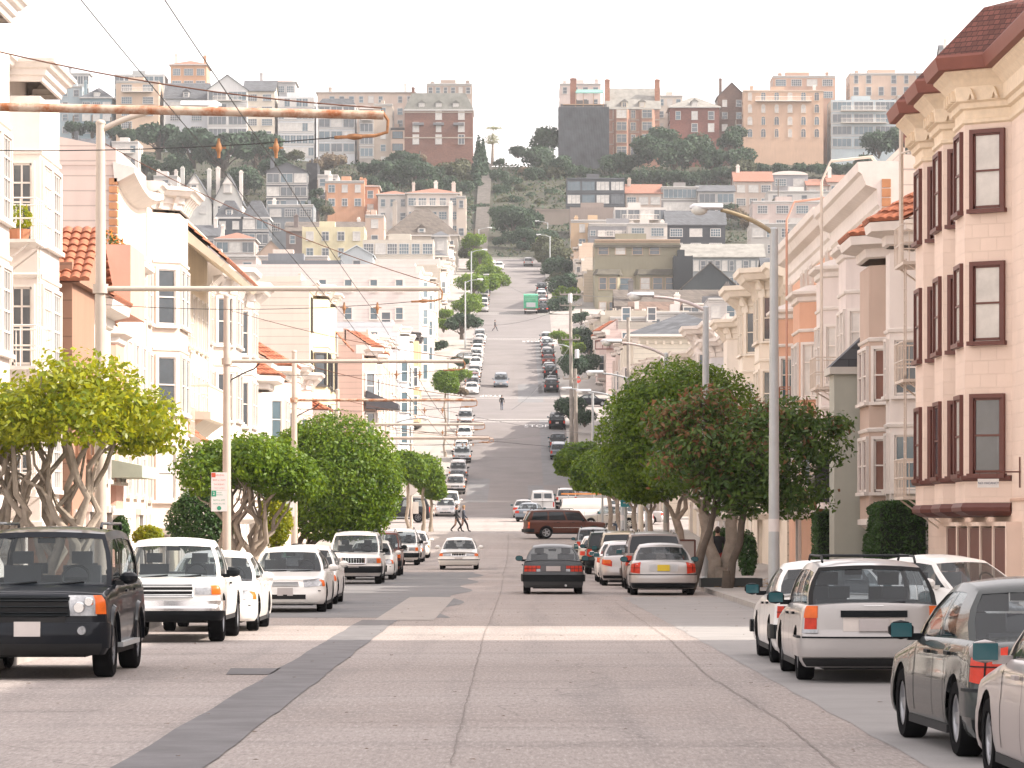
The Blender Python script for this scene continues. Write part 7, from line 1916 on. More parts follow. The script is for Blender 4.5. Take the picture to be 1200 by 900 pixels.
place(V['pickup'], 'car', 'silver pickup nosing out behind the seated person on the right', wx(722, 248), 248, R(150), P_SILV, None, 'pickup truck', tilt=False)
# far cars ---------------------------------------------------------------
r5 = random.Random(9)
PN = [('white', P_WHITE), ('silver', P_SILV), ('dark grey', P_DGREY), ('black', P_BLACK), ('blue-grey', P_BLUE), ('grey', P_GREY), ('champagne', P_GOLD), ('maroon', P_RED)]
KD = {'sedan': 'sedan', 'suv': 'off-roader', 'minivan': 'minivan', 'pickup': 'pickup', 'front': 'saloon', 'wagon': 'estate'}
def row(side, lst, where, grp):
    used = {}
    for (y, kd, ci) in lst:
        x = (-5.05 if side < 0 else 5.05) + r5.uniform(-.1, .1); cn, pm_ = PN[ci]
        ordn = len([1 for q in used if q == (cn, kd)])
        lab = '%s %s parked %s' % (cn, KD[kd], where); used.setdefault((cn, kd), 0); used[(cn, kd)] += 1
        n = used[(cn, kd)]
        if n > 1: lab += (', the second one uphill' if n == 2 else ', the third one uphill' if n == 3 else ', the one farthest uphill')
        place(V[kd], 'suv' if kd == 'suv' else 'car', lab, x, y, 'c' if side < 0 else 'a', pm_, grp)
row(-1, [(334, 'suv', 1), (346, 'sedan', 2), (352.5, 'suv', 1), (369, 'suv', 5), (376, 'sedan', 0), (389, 'sedan', 0), (396, 'sedan', 1), (403, 'suv', 1)], 'on the left kerb of the second block', 'cars parked on the left of the second block')
row(-1, [(452, 'sedan', 0), (457.5, 'suv', 5), (464, 'suv', 7), (470.5, 'pickup', 0), (477, 'suv', 1), (495, 'sedan', 0), (501.5, 'sedan', 1), (508, 'minivan', 0), (521, 'sedan', 0), (528, 'suv', 1), (535, 'sedan', 1), (542, 'sedan', 0), (548.5, 'minivan', 1)], 'on the left kerb of the third block', 'cars parked on the left of the third block')
row(-1, [(600, 'sedan', 1), (607, 'suv', 0), (614, 'sedan', 2), (621, 'sedan', 1), (628, 'suv', 1), (635, 'sedan', 3), (644, 'sedan', 0), (653, 'sedan', 1), (662, 'suv', 2), (672, 'sedan', 1)], 'on the left kerb of the fourth block', 'cars parked on the left of the fourth block')
row(1, [(372, 'suv', 4), (380, 'pickup', 3), (400, 'suv', 3)], 'on the right kerb of the second block', 'cars parked on the right of the second block')
row(1, [(455, 'suv', 2), (463, 'sedan', 3), (478, 'suv', 3), (486, 'sedan', 5), (500, 'sedan', 7), (508, 'suv', 3), (515, 'sedan', 1), (522, 'sedan', 3), (529, 'suv', 4), (536, 'sedan', 0), (543, 'suv', 1)], 'on the right kerb of the third block', 'cars parked on the right of the third block')
row(1, [(598, 'sedan', 3), (604, 'suv', 7), (611, 'sedan', 0), (618, 'sedan', 3), (625, 'suv', 0), (634, 'sedan', 5), (645, 'suv', 3)], 'on the right kerb of the fourth block', 'cars parked on the right of the fourth block')
place(V['minivan'], 'minivan', 'silver-blue minivan driving down the middle of the steep road', wx(587, 462), 463, 'c', P_BLUE, None, 'minivan')
place(V['wagon'], 'estate_car', 'silver estate car parked crossways on a driveway under the umbrella tree', wx(541, 503), 503, R(180), P_SILV, None, tilt=False)
place(V['suv'], 'suv', 'silver off-roader driving over the crest at the top of the road', wx(619, 716), 718, 'a', P_SILV)
place(V['sedan'], 'car', 'white car parked at the upper left end of the steep road', wx(585, 706), 708, 'c', P_WHITE)
place(V['sedan'], 'car', 'black car in the right cross street beside the red stop sign', wx(693, 428), 428, R(0), P_BLACK, tilt=False)
place(V['sedan'], 'car', 'pale car half way round the top left corner', wx(571, 716), 724, R(-60), P_SILV)
# green box lorry
X = wx(622, 600)
t = thing('truck', 'green box lorry with a pale lower tailgate at the third crossing', 'truck', (X, 596, gz(596)))
sl = .11; t.rotation_euler = (sl, 0, 0)
GT_ = mat('green_box', (.05,.36,.20), .6, .35, 2)
mb = MB(); mb.box(-1.2, 1.2, -3.0, 2.2, .95, 3.1); mb.box(-1.22, 1.22, -3.04, -2.96, .95, 1.05); b_ = mb.build('box_body', [GT_], t)
mb = MB(); mb.box(-1.0, 1.0, 2.3, 4.2, .5, 2.4); mb.box(-1.0, 1.0, -2.9, 4.0, .5, .7); mb.build('cab', [P_WHITE], t)
mb = MB(); mb.box(-.75, .75, -3.08, -3.0, 1.15, 1.9); mb.build('tailgate', [M_GREY], t)
mb = MB()
for k in range(3): mb.box(-1.0, 1.0, -3.05, -3.0, 2.25 + k * .25, 2.36 + k * .25)
mb.build('panel', [mat('green_box_light', (.20,.50,.32), .6, .3, 2)], b_)
for yy_ in (-2.2, 3.0):
    for xx in (-.95, .95): w_ = link('wheel', V['offroad'].wheelmesh[0], t, loc=(xx, yy_, .42), rot=R(90) if xx < 0 else R(-90), scale=(1.1, 1.1, 1.1)); link('rim', V['offroad'].wheelmesh[1], w_)
for xx in (-.9, .9): mb = MB(); mb.box(xx - .12, xx + .12, -3.1, -3.0, .7, .88); mb.build('tail_light', [M_RED], t)
# ---------------------------------------------------------------- poles, wires, lamps, signs
PX = -7.35
G_TP = 'trolley wire poles on the left sidewalk'
M_POLE = mat('painted_steel_pole', (.50,.42,.36), .6, .12, 1.2)
def sag(mb, a, b, r, s=.25, n=14, seg=4):
    a, b = Vector(a), Vector(b)
    pts = [a.lerp(b, i / n) - Vector((0, 0, s * 4 * (i / n) * (1 - i / n))) for i in range(n + 1)]
    mb.tube(pts, r, seg)
def cobra(mb_arm, t, base, tip, mat_arm, head_dir, big=1.0):
    """curved arm and cobra-head luminaire"""
    b, e = Vector(base), Vector(tip); mid = Vector((lerp(b.x, e.x, .45), lerp(b.y, e.y, .45), lerp(b.z, e.z, .45) + abs(e.x - b.x) * .14))
    pts = []
    for i in range(11):
        q = i / 10; pts.append(b * (1 - q) ** 2 + mid * 2 * q * (1 - q) + e * q * q)
    m = MB(); m.tube(pts, [.055] * 6 + [.045] * 5, 8); a = m.build('lamp_arm', [mat_arm], t, smooth=60)
    d = head_dir
    m = MB(); rows = []
    for i in range(9):
        q = i / 8; w_ = .17 * math.sin(math.pi * min(1, .18 + q * .82) ** .8) ** .6 * big if q < 1 else .02
        h = .10 * big * (1 if q < .9 else .4)
        x = e.x + d * (-.05 + q * .78 * big)
        rows.append([(x, e.y + w_ * math.cos(R(k)), e.z + (.05 if True else 0) + h * math.sin(R(k)) * (1 if k < 180 else .45)) for k in range(0, 361, 30)])
    m.grid(rows); hd_ = m.build('lamp_head', [M_GREY if False else plain('lamp_housing', (.55,.56,.58), .4)], t, smooth=50)
    m = MB(); m.ball((e.x + d * .5 * big, e.y, e.z - .0), .2 * big, .13 * big, .13 * big, 12); m.build('lamp_lens', [plain('lens_glass', (.55,.55,.52), .25)], hd_, smooth=70)
    return a
WZ = 6.15
poles = [(40, 8.15, 'off'), (69, 9.65, 'lamp'), (99, 8.25, 'sign'), (129, 8.2, 'sign2'), (160, 8.0, ''), (190, 7.8, ''), (219, 8.3, 'lampfar')]
labp = {40: 'trolley pole out of frame at left whose rusty arm crosses the top of the picture', 69: 'tall trolley pole with cobra lamp behind the black off-roader', 99: 'trolley pole carrying two parking signs in front of the rounded ficus',
        129: 'trolley pole carrying two parking signs in front of the ball-shaped ficus', 160: 'thin trolley pole at the right edge of the ball-shaped ficus', 190: 'thin trolley pole with arm, sixth from the camera', 219: 'farthest trolley pole before the crossing, with a small street lamp'}
for (D, ztop, kind) in poles:
    g_ = gz(D)
    t = thing('trolley_pole', labp[D], 'pole', (PX, D, g_ + .12), 0, G_TP)
    h = ztop - g_ - .12; az = 6.46 + g_ * .9 - g_ - .12
    xo = -PX
    m = MB(); m.tube([(0, 0, 0), (0, 0, h * .55), (0, 0, h)], [.125, .11, .085], 12); m.lathe([(.2, 0), (.2, .25), (.14, .4)], n=12); m.ball((0, 0, h), .1, .1, .07, 10); m.build('pole', [M_POLE], t, smooth=50)
    ex = -.82 - PX
    m = MB(); m.tube([(-.9 if D == 40 else 0, 0, az + (.16 if D == 40 else 0)), (ex, 0, az)], .05 if D < 150 else .06, 8)
    m.lathe([(.15, -.09), (.15, .09)], (0, 0, az), 10)
    arm = m.build('bracket_arm', [M_RUST if D == 40 or D == 129 else M_POLE], t, smooth=50)
    m = MB(); m.tube([(ex - .02, 0, az + .05), (ex + .05, 0, az - .06), (ex + .04, 0, az - .19), (ex - .1, 0, az - .23)], .02, 6); m.tube([(ex - .1, 0, az - .23), (ex - .55, 0, az - .25)], .02, 7); m.ball((ex - .32, 0, az - .24), .11, .032, .036, 8)
    m.build('strain_insulator', [mat('rusty_fitting', (.35,.17,.08), .8, .5, 12)], arm, smooth=50)
    m = MB(); sag(m, (ex - .55, 0, az - .25), (0, 0, az - .3), .006 if D < 120 else .009, .12); m.build('span_wire', [M_DIRON], t)
    m = MB()
    for wx_ in (-2.66, -2.02):
        zz = az - .36; m.lathe([(0, .10), (.014, .10), (.02, .05), (.032, .02), (.036, -.03), (.022, -.05), (.018, -.09), (.018, -.12), (0, -.12)], (wx_ - PX, 0, zz), 10); m.box(wx_ - PX - .08, wx_ - PX + .08, -.01, .01, zz - .015, zz + .005)
    m.build('hanger', [mat('rusty_fitting', (.35,.17,.08), .8, .5, 12)], t, smooth=40)
    m = MB(); sag(m, (0, 0, h - .35), (ex - .02, 0, az + .08), .008 if D < 120 else .011, .22 if D < 90 else .15); m.build('stay_wire', [mat('rusty_wire', (.12,.05,.03), .8, .2, 3)], t)
    if D == 69: cobra(None, t, (0, 0, h - .15), (1.6, .0, h + .28), M_POLE, 1)
    if D == 219: cobra(None, t, (0, 0, h - .3), (1.9, 0, h + .25), M_STEEL, 1)
    if D in (99, 129):
        m = MB(); m.tube([(0, 0, h - 2.6), (.12, 0, h - 2.3), (.5, 0, h - 2.1), (.75, 0, h - 2.0), (.9, 0, h - 1.85)], .022, 5); m.build('conduit', [M_DIRON], t)
        ih = wz(562 if D == 99 else 575, D) - g_ - .12
        def sgn(zc, hh, lines, hdr, nm='parking_sign'):
            m = MB(); ww = .23; m.box(-.42, .02, -.135, -.115, zc - hh, zc + hh); s_ = m.build('sign_board', [plain('sign_face', (.76,.73,.72), .5)], t)
            m = MB()
            m.box(*hdr[0], -.14, -.136, *hdr[1])
            m.build('sign_header', [hdr[2]], s_)
            for (txt, dz, sz, mm) in lines:
                me = text_mesh(txt, sz); me.materials.clear(); me.materials.append(mm); link('lettering', me, s_, loc=(-.2, -.139, zc + dz), rot=(R(90), 0, 0))
        RD = plain('sign_red', (.60,.10,.05), .6); GN = plain('sign_green', (.03,.30,.18), .6)
        k = 1.0 if D == 99 else .95
        z1 = wz(564 if D == 99 else 577, D) - g_ - .12; z2 = wz(587 if D == 99 else 596, D) - g_ - .12
        sgn(z1, .245, [('PARKING', .165, .068, RD), ('8AM to 10AM', .03, .06, RD), ('THURSDAY', -.09, .058, RD), ('STREET CLEANING', -.19, .035, RD)], ((-.41, -.30), (z1 + .11, z1 + .23), RD))
        sgn(z2, .29, [('HOUR', .225, .05, GN), ('PARKING', .165, .05, GN), ('8AM to 6PM', .02, .062, GN), ('MON thru FRI', -.08, .055, GN)], ((-.41, -.28), (z2 + .12, z2 + .28), GN))
        m = text_mesh('2', .12); m.materials.clear(); m.materials.append(plain('sign_white', (.75,.75,.73), .5)); link('lettering', m, t, loc=(-.345, -.1425, z2 + .2), rot=(R(90), 0, 0))
        m = MB(); m.lathe([(.0, 0), (.06, 0)], (0, 0, 0), 16, 'y'); me = m.mesh('sign_disc', [GN]); link('sign_disc', me, t, loc=(-.2, -.139, z2 - .2))
# contact wires along the street and one cross-street span
for (x_, lab) in ((-2.66, 'left one of the pair of trolley contact wires above the left lane'), (-2.02, 'right one of the pair of trolley contact wires above the left lane')):
    m = MB(); pts = [(x_, 2, 6.1)]
    hs_ = [(40, 5.9), (69, 5.94), (99, 5.94), (129, 5.94), (160, 5.96), (190, 6.05), (219, 6.9), (262, 8.2)]
    prev = Vector((x_, 8, 6.0))
    for (D, z_) in hs_: sag(m, prev, (x_, D, z_), .0055 if D < 110 else .009, .06, 6); prev = Vector((x_, D, z_))
    props(m.build('trolley_wire', [M_DIRON]), lab, 'wire', 'trolley contact wires')
# street lamps on the right
G_SL = 'tall street lamps on the right sidewalk'
for (D, ztop, px, py, lab, am) in ((84, 8.85, 822, 246, 'tall grey lamp post with brown arm rising behind the white sedan, nearest on the right', mat('brown_arm', (.30,.24,.15), .6, .2, 3)), (114.6, 8.9, 748, 348, 'grey lamp post between the magnolia and the round ficus, second on the right', plain('pinkish_arm', (.50,.43,.42))),
                               (145, 8.9, 703, 434, 'lamp post hidden in the round ficus, third on the right', plain('pinkish_arm', (.50,.43,.42))), (176, 9.0, 690, 449, 'lamp post at the left of the round ficus, fourth on the right', M_STEEL), (205, 9.2, 655, 470, 'slim lamp post near the crossing, fifth on the right', M_STEEL)):
    X = wx(907, 84) if D == 84 else wx(827, 114.6)
    g_ = gz(D) + .12
    t = thing('street_lamp', lab, 'street lamp', (X, D, g_), 0, G_SL); h = ztop - g_
    m = MB(); m.tube([(0, 0, 0), (0, 0, 2), (0, 0, h)], [.14, .125, .095], 12); m.ball((0, 0, h), .1, .1, .06, 10); m.lathe([(.21, 0), (.21, .12), (.15, .2)], n=12); m.build('pole', [M_STEEL], t, smooth=50)
    m = MB(); m.lathe([(.131, 1.65), (.131, 1.95)], n=12); m.build('sticker', [plain('paper', (.6,.56,.54))], t, smooth=50)
    ex, ez = wx(px, D) - X, wz(py, D) - g_
    if D > 130: ex, ez = -2.3, h + .45
    cobra(None, t, (0, 0, h - .1), (ex + .45, 0, ez), am, -1, 1.0 if D < 100 else 1.1)
# more cobra lamps farther up
G_FL = 'small street lamps up the hill'
for (px, pyb, pyt, D, dirn, lab) in ((547, 420, 318, 530, 1, 'thin lamp post above the umbrella tree'), (555, 380, 290, 600, 1, 'thin lamp post left of the steep road, near the top block'), (508, 480, 460, 400, 1, 'lamp arm with tilted head over the left sidewalk of the second block'),
                                (648, 340, 302, 690, -1, 'lamp on the right of the steep road just below the crest'), (646, 300, 267, 742, -1, 'lamp beside the park at the top right of the road'), (661, 470, 452, 420, -1, 'lamp leaning over the black car near the stop sign'), (712, 480, 452, 300, -1, 'short lamp post behind the utility pole, right of the road'), (565, 330, 270, 715, 1, 'lamp at the upper left corner of the steep road')):
    X = (-7 if dirn > 0 else 7); g_ = gz(D); zt_ = wz(pyt, D); zt_ = max(zt_, g_ + 7.5)
    t = thing('street_lamp', lab, 'street lamp', (X, D, g_), 0, G_FL); h = min(zt_ - g_, 10)
    m = MB(); m.tube([(0, 0, 0), (0, 0, h)], [.13, .10], 8); m.build('pole', [M_STEEL], t, smooth=50)
    cobra(None, t, (0, 0, h - .2), (dirn * 1.8, 0, h + .25), M_STEEL, dirn, 1.2)
# octagonal stop sign seen from behind, on the far left corner
def octo(mb, c, r, y, th=.03, m=None):
    pts = [(c[0] + r * math.cos(R(22.5 + 45 * k)), c[1] + r * math.sin(R(22.5 + 45 * k))) for k in range(8)]
    a = [mb.P((x, y, z)) for x, z in pts]; b = [mb.P((x, y + th, z)) for x, z in pts]
    mb.face(a[::-1], m); mb.face(b, m)
    for k in range(8): mb.face((a[k], a[(k+1) % 8], b[(k+1) % 8], b[k]), m)
D = 246; X = wx(482, D); g_ = gz(D)
t = thing('stop_sign', 'octagonal stop sign seen from its grey back on the left crossing corner', 'sign', (X, D, g_))
m = MB(); m.tube([(0, 0, 0), (0, 0, wz(520, D) - g_)], .1, 8); m.build('post', [M_POLE], t)
m = MB(); octo(m, (0, wz(574, D) - g_), .41, -.14); m.build('sign_plate', [plain('sign_back', (.62,.56,.53), .5)], t)
m = MB(); m.box(.12, .5, -.06, -.04, wz(602, D) - g_, wz(588, D) - g_); m.build('notice', [M_WHITE], t)
D = 430; X = wx(677, D); g_ = gz(D)
t = thing('stop_sign', 'small red stop sign facing the camera near the utility pole', 'sign', (X, D, g_))
m = MB(); m.tube([(0, 0, 0), (0, 0, wz(439, D) - g_)], .05, 6); m.build('post', [M_STEEL], t)
m = MB(); zc_ = max(2.6, wz(445, D) - g_); octo(m, (0, zc_), .42, -.1); s_ = m.build('sign_plate', [plain('stop_red', (.55,.05,.03), .5)], t)
me = text_mesh('STOP', .28); me.materials.clear(); me.materials.append(plain('sign_white', (.75,.75,.73), .5)); link('lettering', me, s_, loc=(0, -.115, zc_), rot=(R(90), 0, 0))
# bus stop / notice sign on the right
D = 190; X = wx(733, D); g_ = gz(D) + .13
t = thing('street_sign', 'post with a white notice with red words above a teal arrow plate, right sidewalk', 'sign', (X, D, g_))
m = MB(); m.tube([(0, 0, 0), (0, 0, wz(566, D) - g_)], .085, 8); m.build('post', [M_STEEL], t)
z1, z2 = wz(583, D) - g_, wz(569, D) - g_; m = MB(); m.box(-.3, .3, -.13, -.1, z1, z2); s_ = m.build('sign_board', [plain('sign_face', (.76,.73,.72), .5)], t)
m = MB(); m.box(0, .29, -.136, -.13, z2 - .26, z2 - .02); m.build('sign_header', [plain('sign_blue', (.15,.40,.55))], s_)
for txt, dz in (('TRANSIT', .26), ('STOP', .12)):
    me = text_mesh(txt, .13); me.materials.clear(); me.materials.append(plain('sign_red', (.60,.10,.05), .6)); link('lettering', me, s_, loc=(0, -.137, z1 + dz), rot=(R(90), 0, 0))
z1, z2 = wz(594, D) - g_, wz(584.5, D) - g_; m = MB(); m.box(-.27, .27, -.13, -.1, z1, z2); s_ = m.build('arrow_plate', [plain('sign_teal', (.05,.35,.42))], t)
m = MB(); zc_ = (z1 + z2) / 2; m.box(-.13, .05, -.137, -.13, zc_ - .03, zc_ + .03); m.poly([(.03, -.137, zc_ - .1), (.16, -.137, zc_), (.03, -.137, zc_ + .1)]); m.build('arrow', [M_WHITE], s_)
for (px, D, pt, lab, mm, rr_) in ((751, 172, 560, 'thick cream post on the right sidewalk beside the teal arrow sign', M_CREAM, .14), (758, 178, 562, 'thin pale grey post right of the thick cream one', M_GREY, .1), (706, 236, 575, 'slim grey post at the right crossing corner', M_STEEL, .08), (722, 236, 592, 'very thin post beside the seated person', M_STEEL, .04)):
    X = wx(px, D); g_ = gz(D) + .1; t = thing('post', lab, 'post', (X, D, g_)); m = MB(); m.tube([(0, 0, 0), (0, 0, wz(pt, D) - g_)], [rr_, rr_ * .85], 10); m.build('pole', [mm], t, smooth=50); m = MB(); m.lathe([(rr_ * 1.3, 0), (rr_ * 1.3, .15), (rr_, .2)], n=10); m.build('base', [mm], t)
# utility poles with crossarms and transformers
for (px, D, pt, pb, lab, arms, tr) in ((670, 382, 343, 520, 'tall wooden utility pole with crossarms and two transformers, right of the road', (345, 358, 398), ((668, 350), (676, 415))), (676, 330, 432, 520, 'shorter wooden utility pole in front of the tall one', (444,), ()), (738, 320, 372, 520, 'dark wooden pole behind the lamp arm', (), ())):
    X = wx(px, D); g_ = gz(D); t = thing('utility_pole', lab, 'pole', (X, D, g_)); h = wz(pt, D) - g_
    m = MB(); m.tube([(0, 0, 0), (-.15, 0, h)], [.24, .15], 9); m.build('pole', [M_WOOD], t, smooth=50)
    for ya in arms:
        z_ = wz(ya, D) - g_; L_ = 1.15 if ya != 398 else .95; m = MB(); m.box(-L_ - .1, L_ - .1, -.22, -.12, z_ - .07, z_ + .07)
        for q in (-1, -.55, .55, .95): m.cyl((q * L_ - .1, -.17, z_), (q * L_ - .1, -.17, z_ + .28), .05, 6)
        m.build('crossarm', [M_WOOD], t)
    for (tx, ty) in tr:
        z_ = wz(ty, D) - g_; x_ = wx(tx, D) - X; m = MB(); m.lathe([(0, .5), (.2, .5), (.24, .4), (.24, -.45), (0, -.5)], (x_, -.4, z_), 12); m.build('transformer', [plain('transformer_grey', (.50,.50,.50))], t, smooth=40)
m = MB()
for (a, b, s_) in (((668, 345, 382), (800, 340, 560), .6), ((668, 345, 382), (590, 330, 640), 1.2), ((672, 398, 382), (600, 480, 300), .8), ((668, 358, 382), (560, 380, 520), .8)):
    sag(m, at(*a), at(*b), .022, s_, 10)
props(m.build('power_line', [M_DIRON]), 'thin power lines fanning out from the tall wooden utility pole', 'wire')
# cross-street trolley spans at the crossing
m = MB()
for (a, b) in (((520, 511, 215), (640, 508, 245)), ((480, 470, 240), (690, 508, 262)), ((470, 502, 230), (760, 528, 215))): sag(m, at(*a), at(*b), .012, .3, 10)
props(m.build('span_wire', [M_DIRON]), 'thin grey span wires strung across the street at the first crossing', 'wire')

# street furniture
D = 118; X = wx(329, D); g_ = gz(D) + .13
t = thing('wheelie_bin', 'bright green wheelie bin on the left sidewalk behind the white sedan', 'bin', (X, D, g_))
m = MB(); m.M = None
b0 = [(-.22, -.25), (.22, -.25), (.22, .25), (-.22, .25)]; b1 = [(-.3, -.33), (.3, -.33), (.3, .33), (-.3, .33)]
m.grid([[(x, y, .1) for x, y in b0 + b0[:1]], [(x, y, 1.0) for x, y in b1 + b1[:1]]]); GB = plain('bin_green', (.03,.42,.14), .5); body_ = m.build('bin', [GB], t)
m = MB(); m.box(-.34, .34, -.38, .36, 1.0, 1.06); m.box(-.3, .3, .36, .42, .95, 1.04); m.build('lid', [GB], t)
m = MB(); m.cyl((-.3, .25, .1), (-.22, .25, .1), .1, 12); m.cyl((.22, .25, .1), (.3, .25, .1), .1, 12); m.build('wheel', [M_RUBBER], t)
m = MB(); m.box(-.1, .1, -.34, -.32, .8, .88); m.build('sticker', [M_WHITE], body_)
D = 122; X = wx(350, D); g_ = gz(D) + .13
t = thing('wheelie_bin', 'dark grey wheelie bin with a rounded lid beside the bright green one', 'bin', (X, D, g_))
m = MB(); m.grid([[(x, y, .1) for x, y in b0 + b0[:1]], [(x, y, 1.0) for x, y in b1 + b1[:1]]]); m.build('bin', [M_DIRON], t)
m = MB(); m.ext([(-.34, 1.0), (.34, 1.0), (.3, 1.12), (.15, 1.2), (-.15, 1.2), (-.3, 1.12)], 'y', -.36, .36); m.build('lid', [M_DIRON], t)
m = MB(); m.cyl((-.3, .25, .1), (-.22, .25, .1), .1, 12); m.cyl((.22, .25, .1), (.3, .25, .1), .1, 12); m.build('wheel', [M_RUBBER], t)
D = 116; X = wx(802, D); g_ = gz(D) + .13       # sandwich board in front of the trees
t = thing('notice_board', 'small framed notice board standing between the right-hand tree trunks', 'sign', (X, D, g_ + 0))
m = MB(); m.box(-.3, .3, -.03, .03, .55, 1.3); m.build('board', [plain('notice', (.45,.40,.38))], t)
m = MB()
for x_ in (-.34, .34): m.box(x_ - .03, x_ + .03, -.04, .04, 0, 1.34)
m.box(-.34, .34, -.04, .04, 1.3, 1.36); m.box(-.34, .34, -.04, .04, .5, .56); m.build('frame', [M_MAROON], t)
D = 105; X = wx(856, D); g_ = gz(D) + .13
t = thing('tree_planter', 'low dark timber edging round the magnolia trunk', 'planter', (X, D, g_))
m = MB(); 
for (a, b, c_, d_) in ((-.9, .9, -.6, -.52), (-.9, .9, .52, .6), (-.9, -.82, -.52, .52), (.82, .9, -.52, .52)): m.box(a, b, c_, d_, 0, .26)
m.build('edging', [plain('planter_dark', (.03,.035,.035))], t)
m = MB(); m.box(-.82, .82, -.52, .52, 0, .12); m.build('soil', [M_SOIL], t)
# leaf litter on the right sidewalk
g = np.random.default_rng(4); n = 900
m = MB()
for i in range(n):
    y = g.uniform(104, 122); x = 6.4 + abs(g.normal()) * 1.2; z = gz(y) + .14
    if x > 9.5: continue
    s_ = g.uniform(.03, .07); a = g.uniform(0, 6.28); m.poly([(x + s_ * math.cos(a + k * 1.57), y + s_ * math.sin(a + k * 1.57), z + (k % 2) * .012) for k in range(4)])
props(m.build('fallen_leaves', [mat('leaf_yellow', (.40,.22,.06), .8, .5, 5)]), 'scattered dry yellow leaves on the sidewalk under the right-hand trees', 'leaves', kind='stuff')
g = np.random.default_rng(6); m = MB()
for i in range(260):
    y = g.uniform(24, 95); x = g.uniform(-5.9, 5.9); s_ = g.uniform(.012, .035); a = g.uniform(0, 6.28); z = gz(y) + .022
    m.poly([(x + s_ * math.cos(a + k * 1.57), y + s_ * math.sin(a + k * 1.57), z + (k % 2) * .006) for k in range(4)])
props(m.build('road_debris', [mat('debris', (.16,.10,.06), .9, .5, 5)]), 'tiny leaves and grit scattered over the near road', 'debris', kind='stuff')
# dark canvas awning on the second left block and small awning on the first block
t = thing('awning', 'dark grey canvas awning on the corner flats past the crossing', 'awning', (-11.4, 287, gz(287)))
m = MB(); za = wz(474, 287) - gz(287); m.ext([(0, za + 1.1), (2.6, za), (2.6, za - .35), (0, za - .35)], 'y', -1.2, 3.5); m.build('canvas', [plain('charcoal_canvas', (.07,.07,.08), .9)], t)
m = MB(); m.cyl((2.5, -1.1, za - .3), (0, -1.1, za - .3), .03, 5); m.cyl((2.5, 3.4, za - .3), (0, 3.4, za - .3), .03, 5); m.build('frame', [M_STEEL], t)
t = thing('awning', 'small green-grey shop canopy behind the big ficus', 'awning', (-11.3, 108, 3.7))
m = MB(); m.ext([(-.9, .35), (.9, 0), (.9, -.35), (-.9, -.35)], 'y', -2.2, 2.2); m.build('canvas', [plain('sage_canvas', (.42,.45,.36), .9)], t)

# ---------------------------------------------------------------- people
def skin_body(name, joints, edges, radii, mats_by_z, loc, rot=0, parent=None, mats=None):
    me = bpy.data.meshes.new(name); me.from_pydata([Vector(j) for j in joints], edges, [])
    o = bpy.data.objects.new(name, me); col.objects.link(o)
    bpy.context.view_layer.objects.active = o
    md = o.modifiers.new('Skin', 'SKIN'); me.skin_vertices or None
    if not me.skin_vertices:
        bpy.context.view_layer.update()
    sv = me.skin_vertices[0].data if me.skin_vertices else None
    if sv is None: raise RuntimeError('no skin')
    for i, r_ in enumerate(radii): sv[i].radius = r_ if isinstance(r_, tuple) else (r_, r_)
    sv[0].use_root = True
    sd = o.modifiers.new('Sub', 'SUBSURF'); sd.levels = 2; sd.render_levels = 2
    dg = bpy.context.evaluated_depsgraph_get(); m2 = bpy.data.meshes.new_from_object(o.evaluated_get(dg))
    bpy.data.objects.remove(o)
    m2.materials.clear()
    for mm in mats: m2.materials.append(mm)
    for p in m2.polygons: p.use_smooth = True; p.material_index = mats_by_z(p.center)
    return m2
SKIN = plain('skin', (.48,.28,.20), .5); HAIR = plain('hair', (.05,.03,.02), .7)
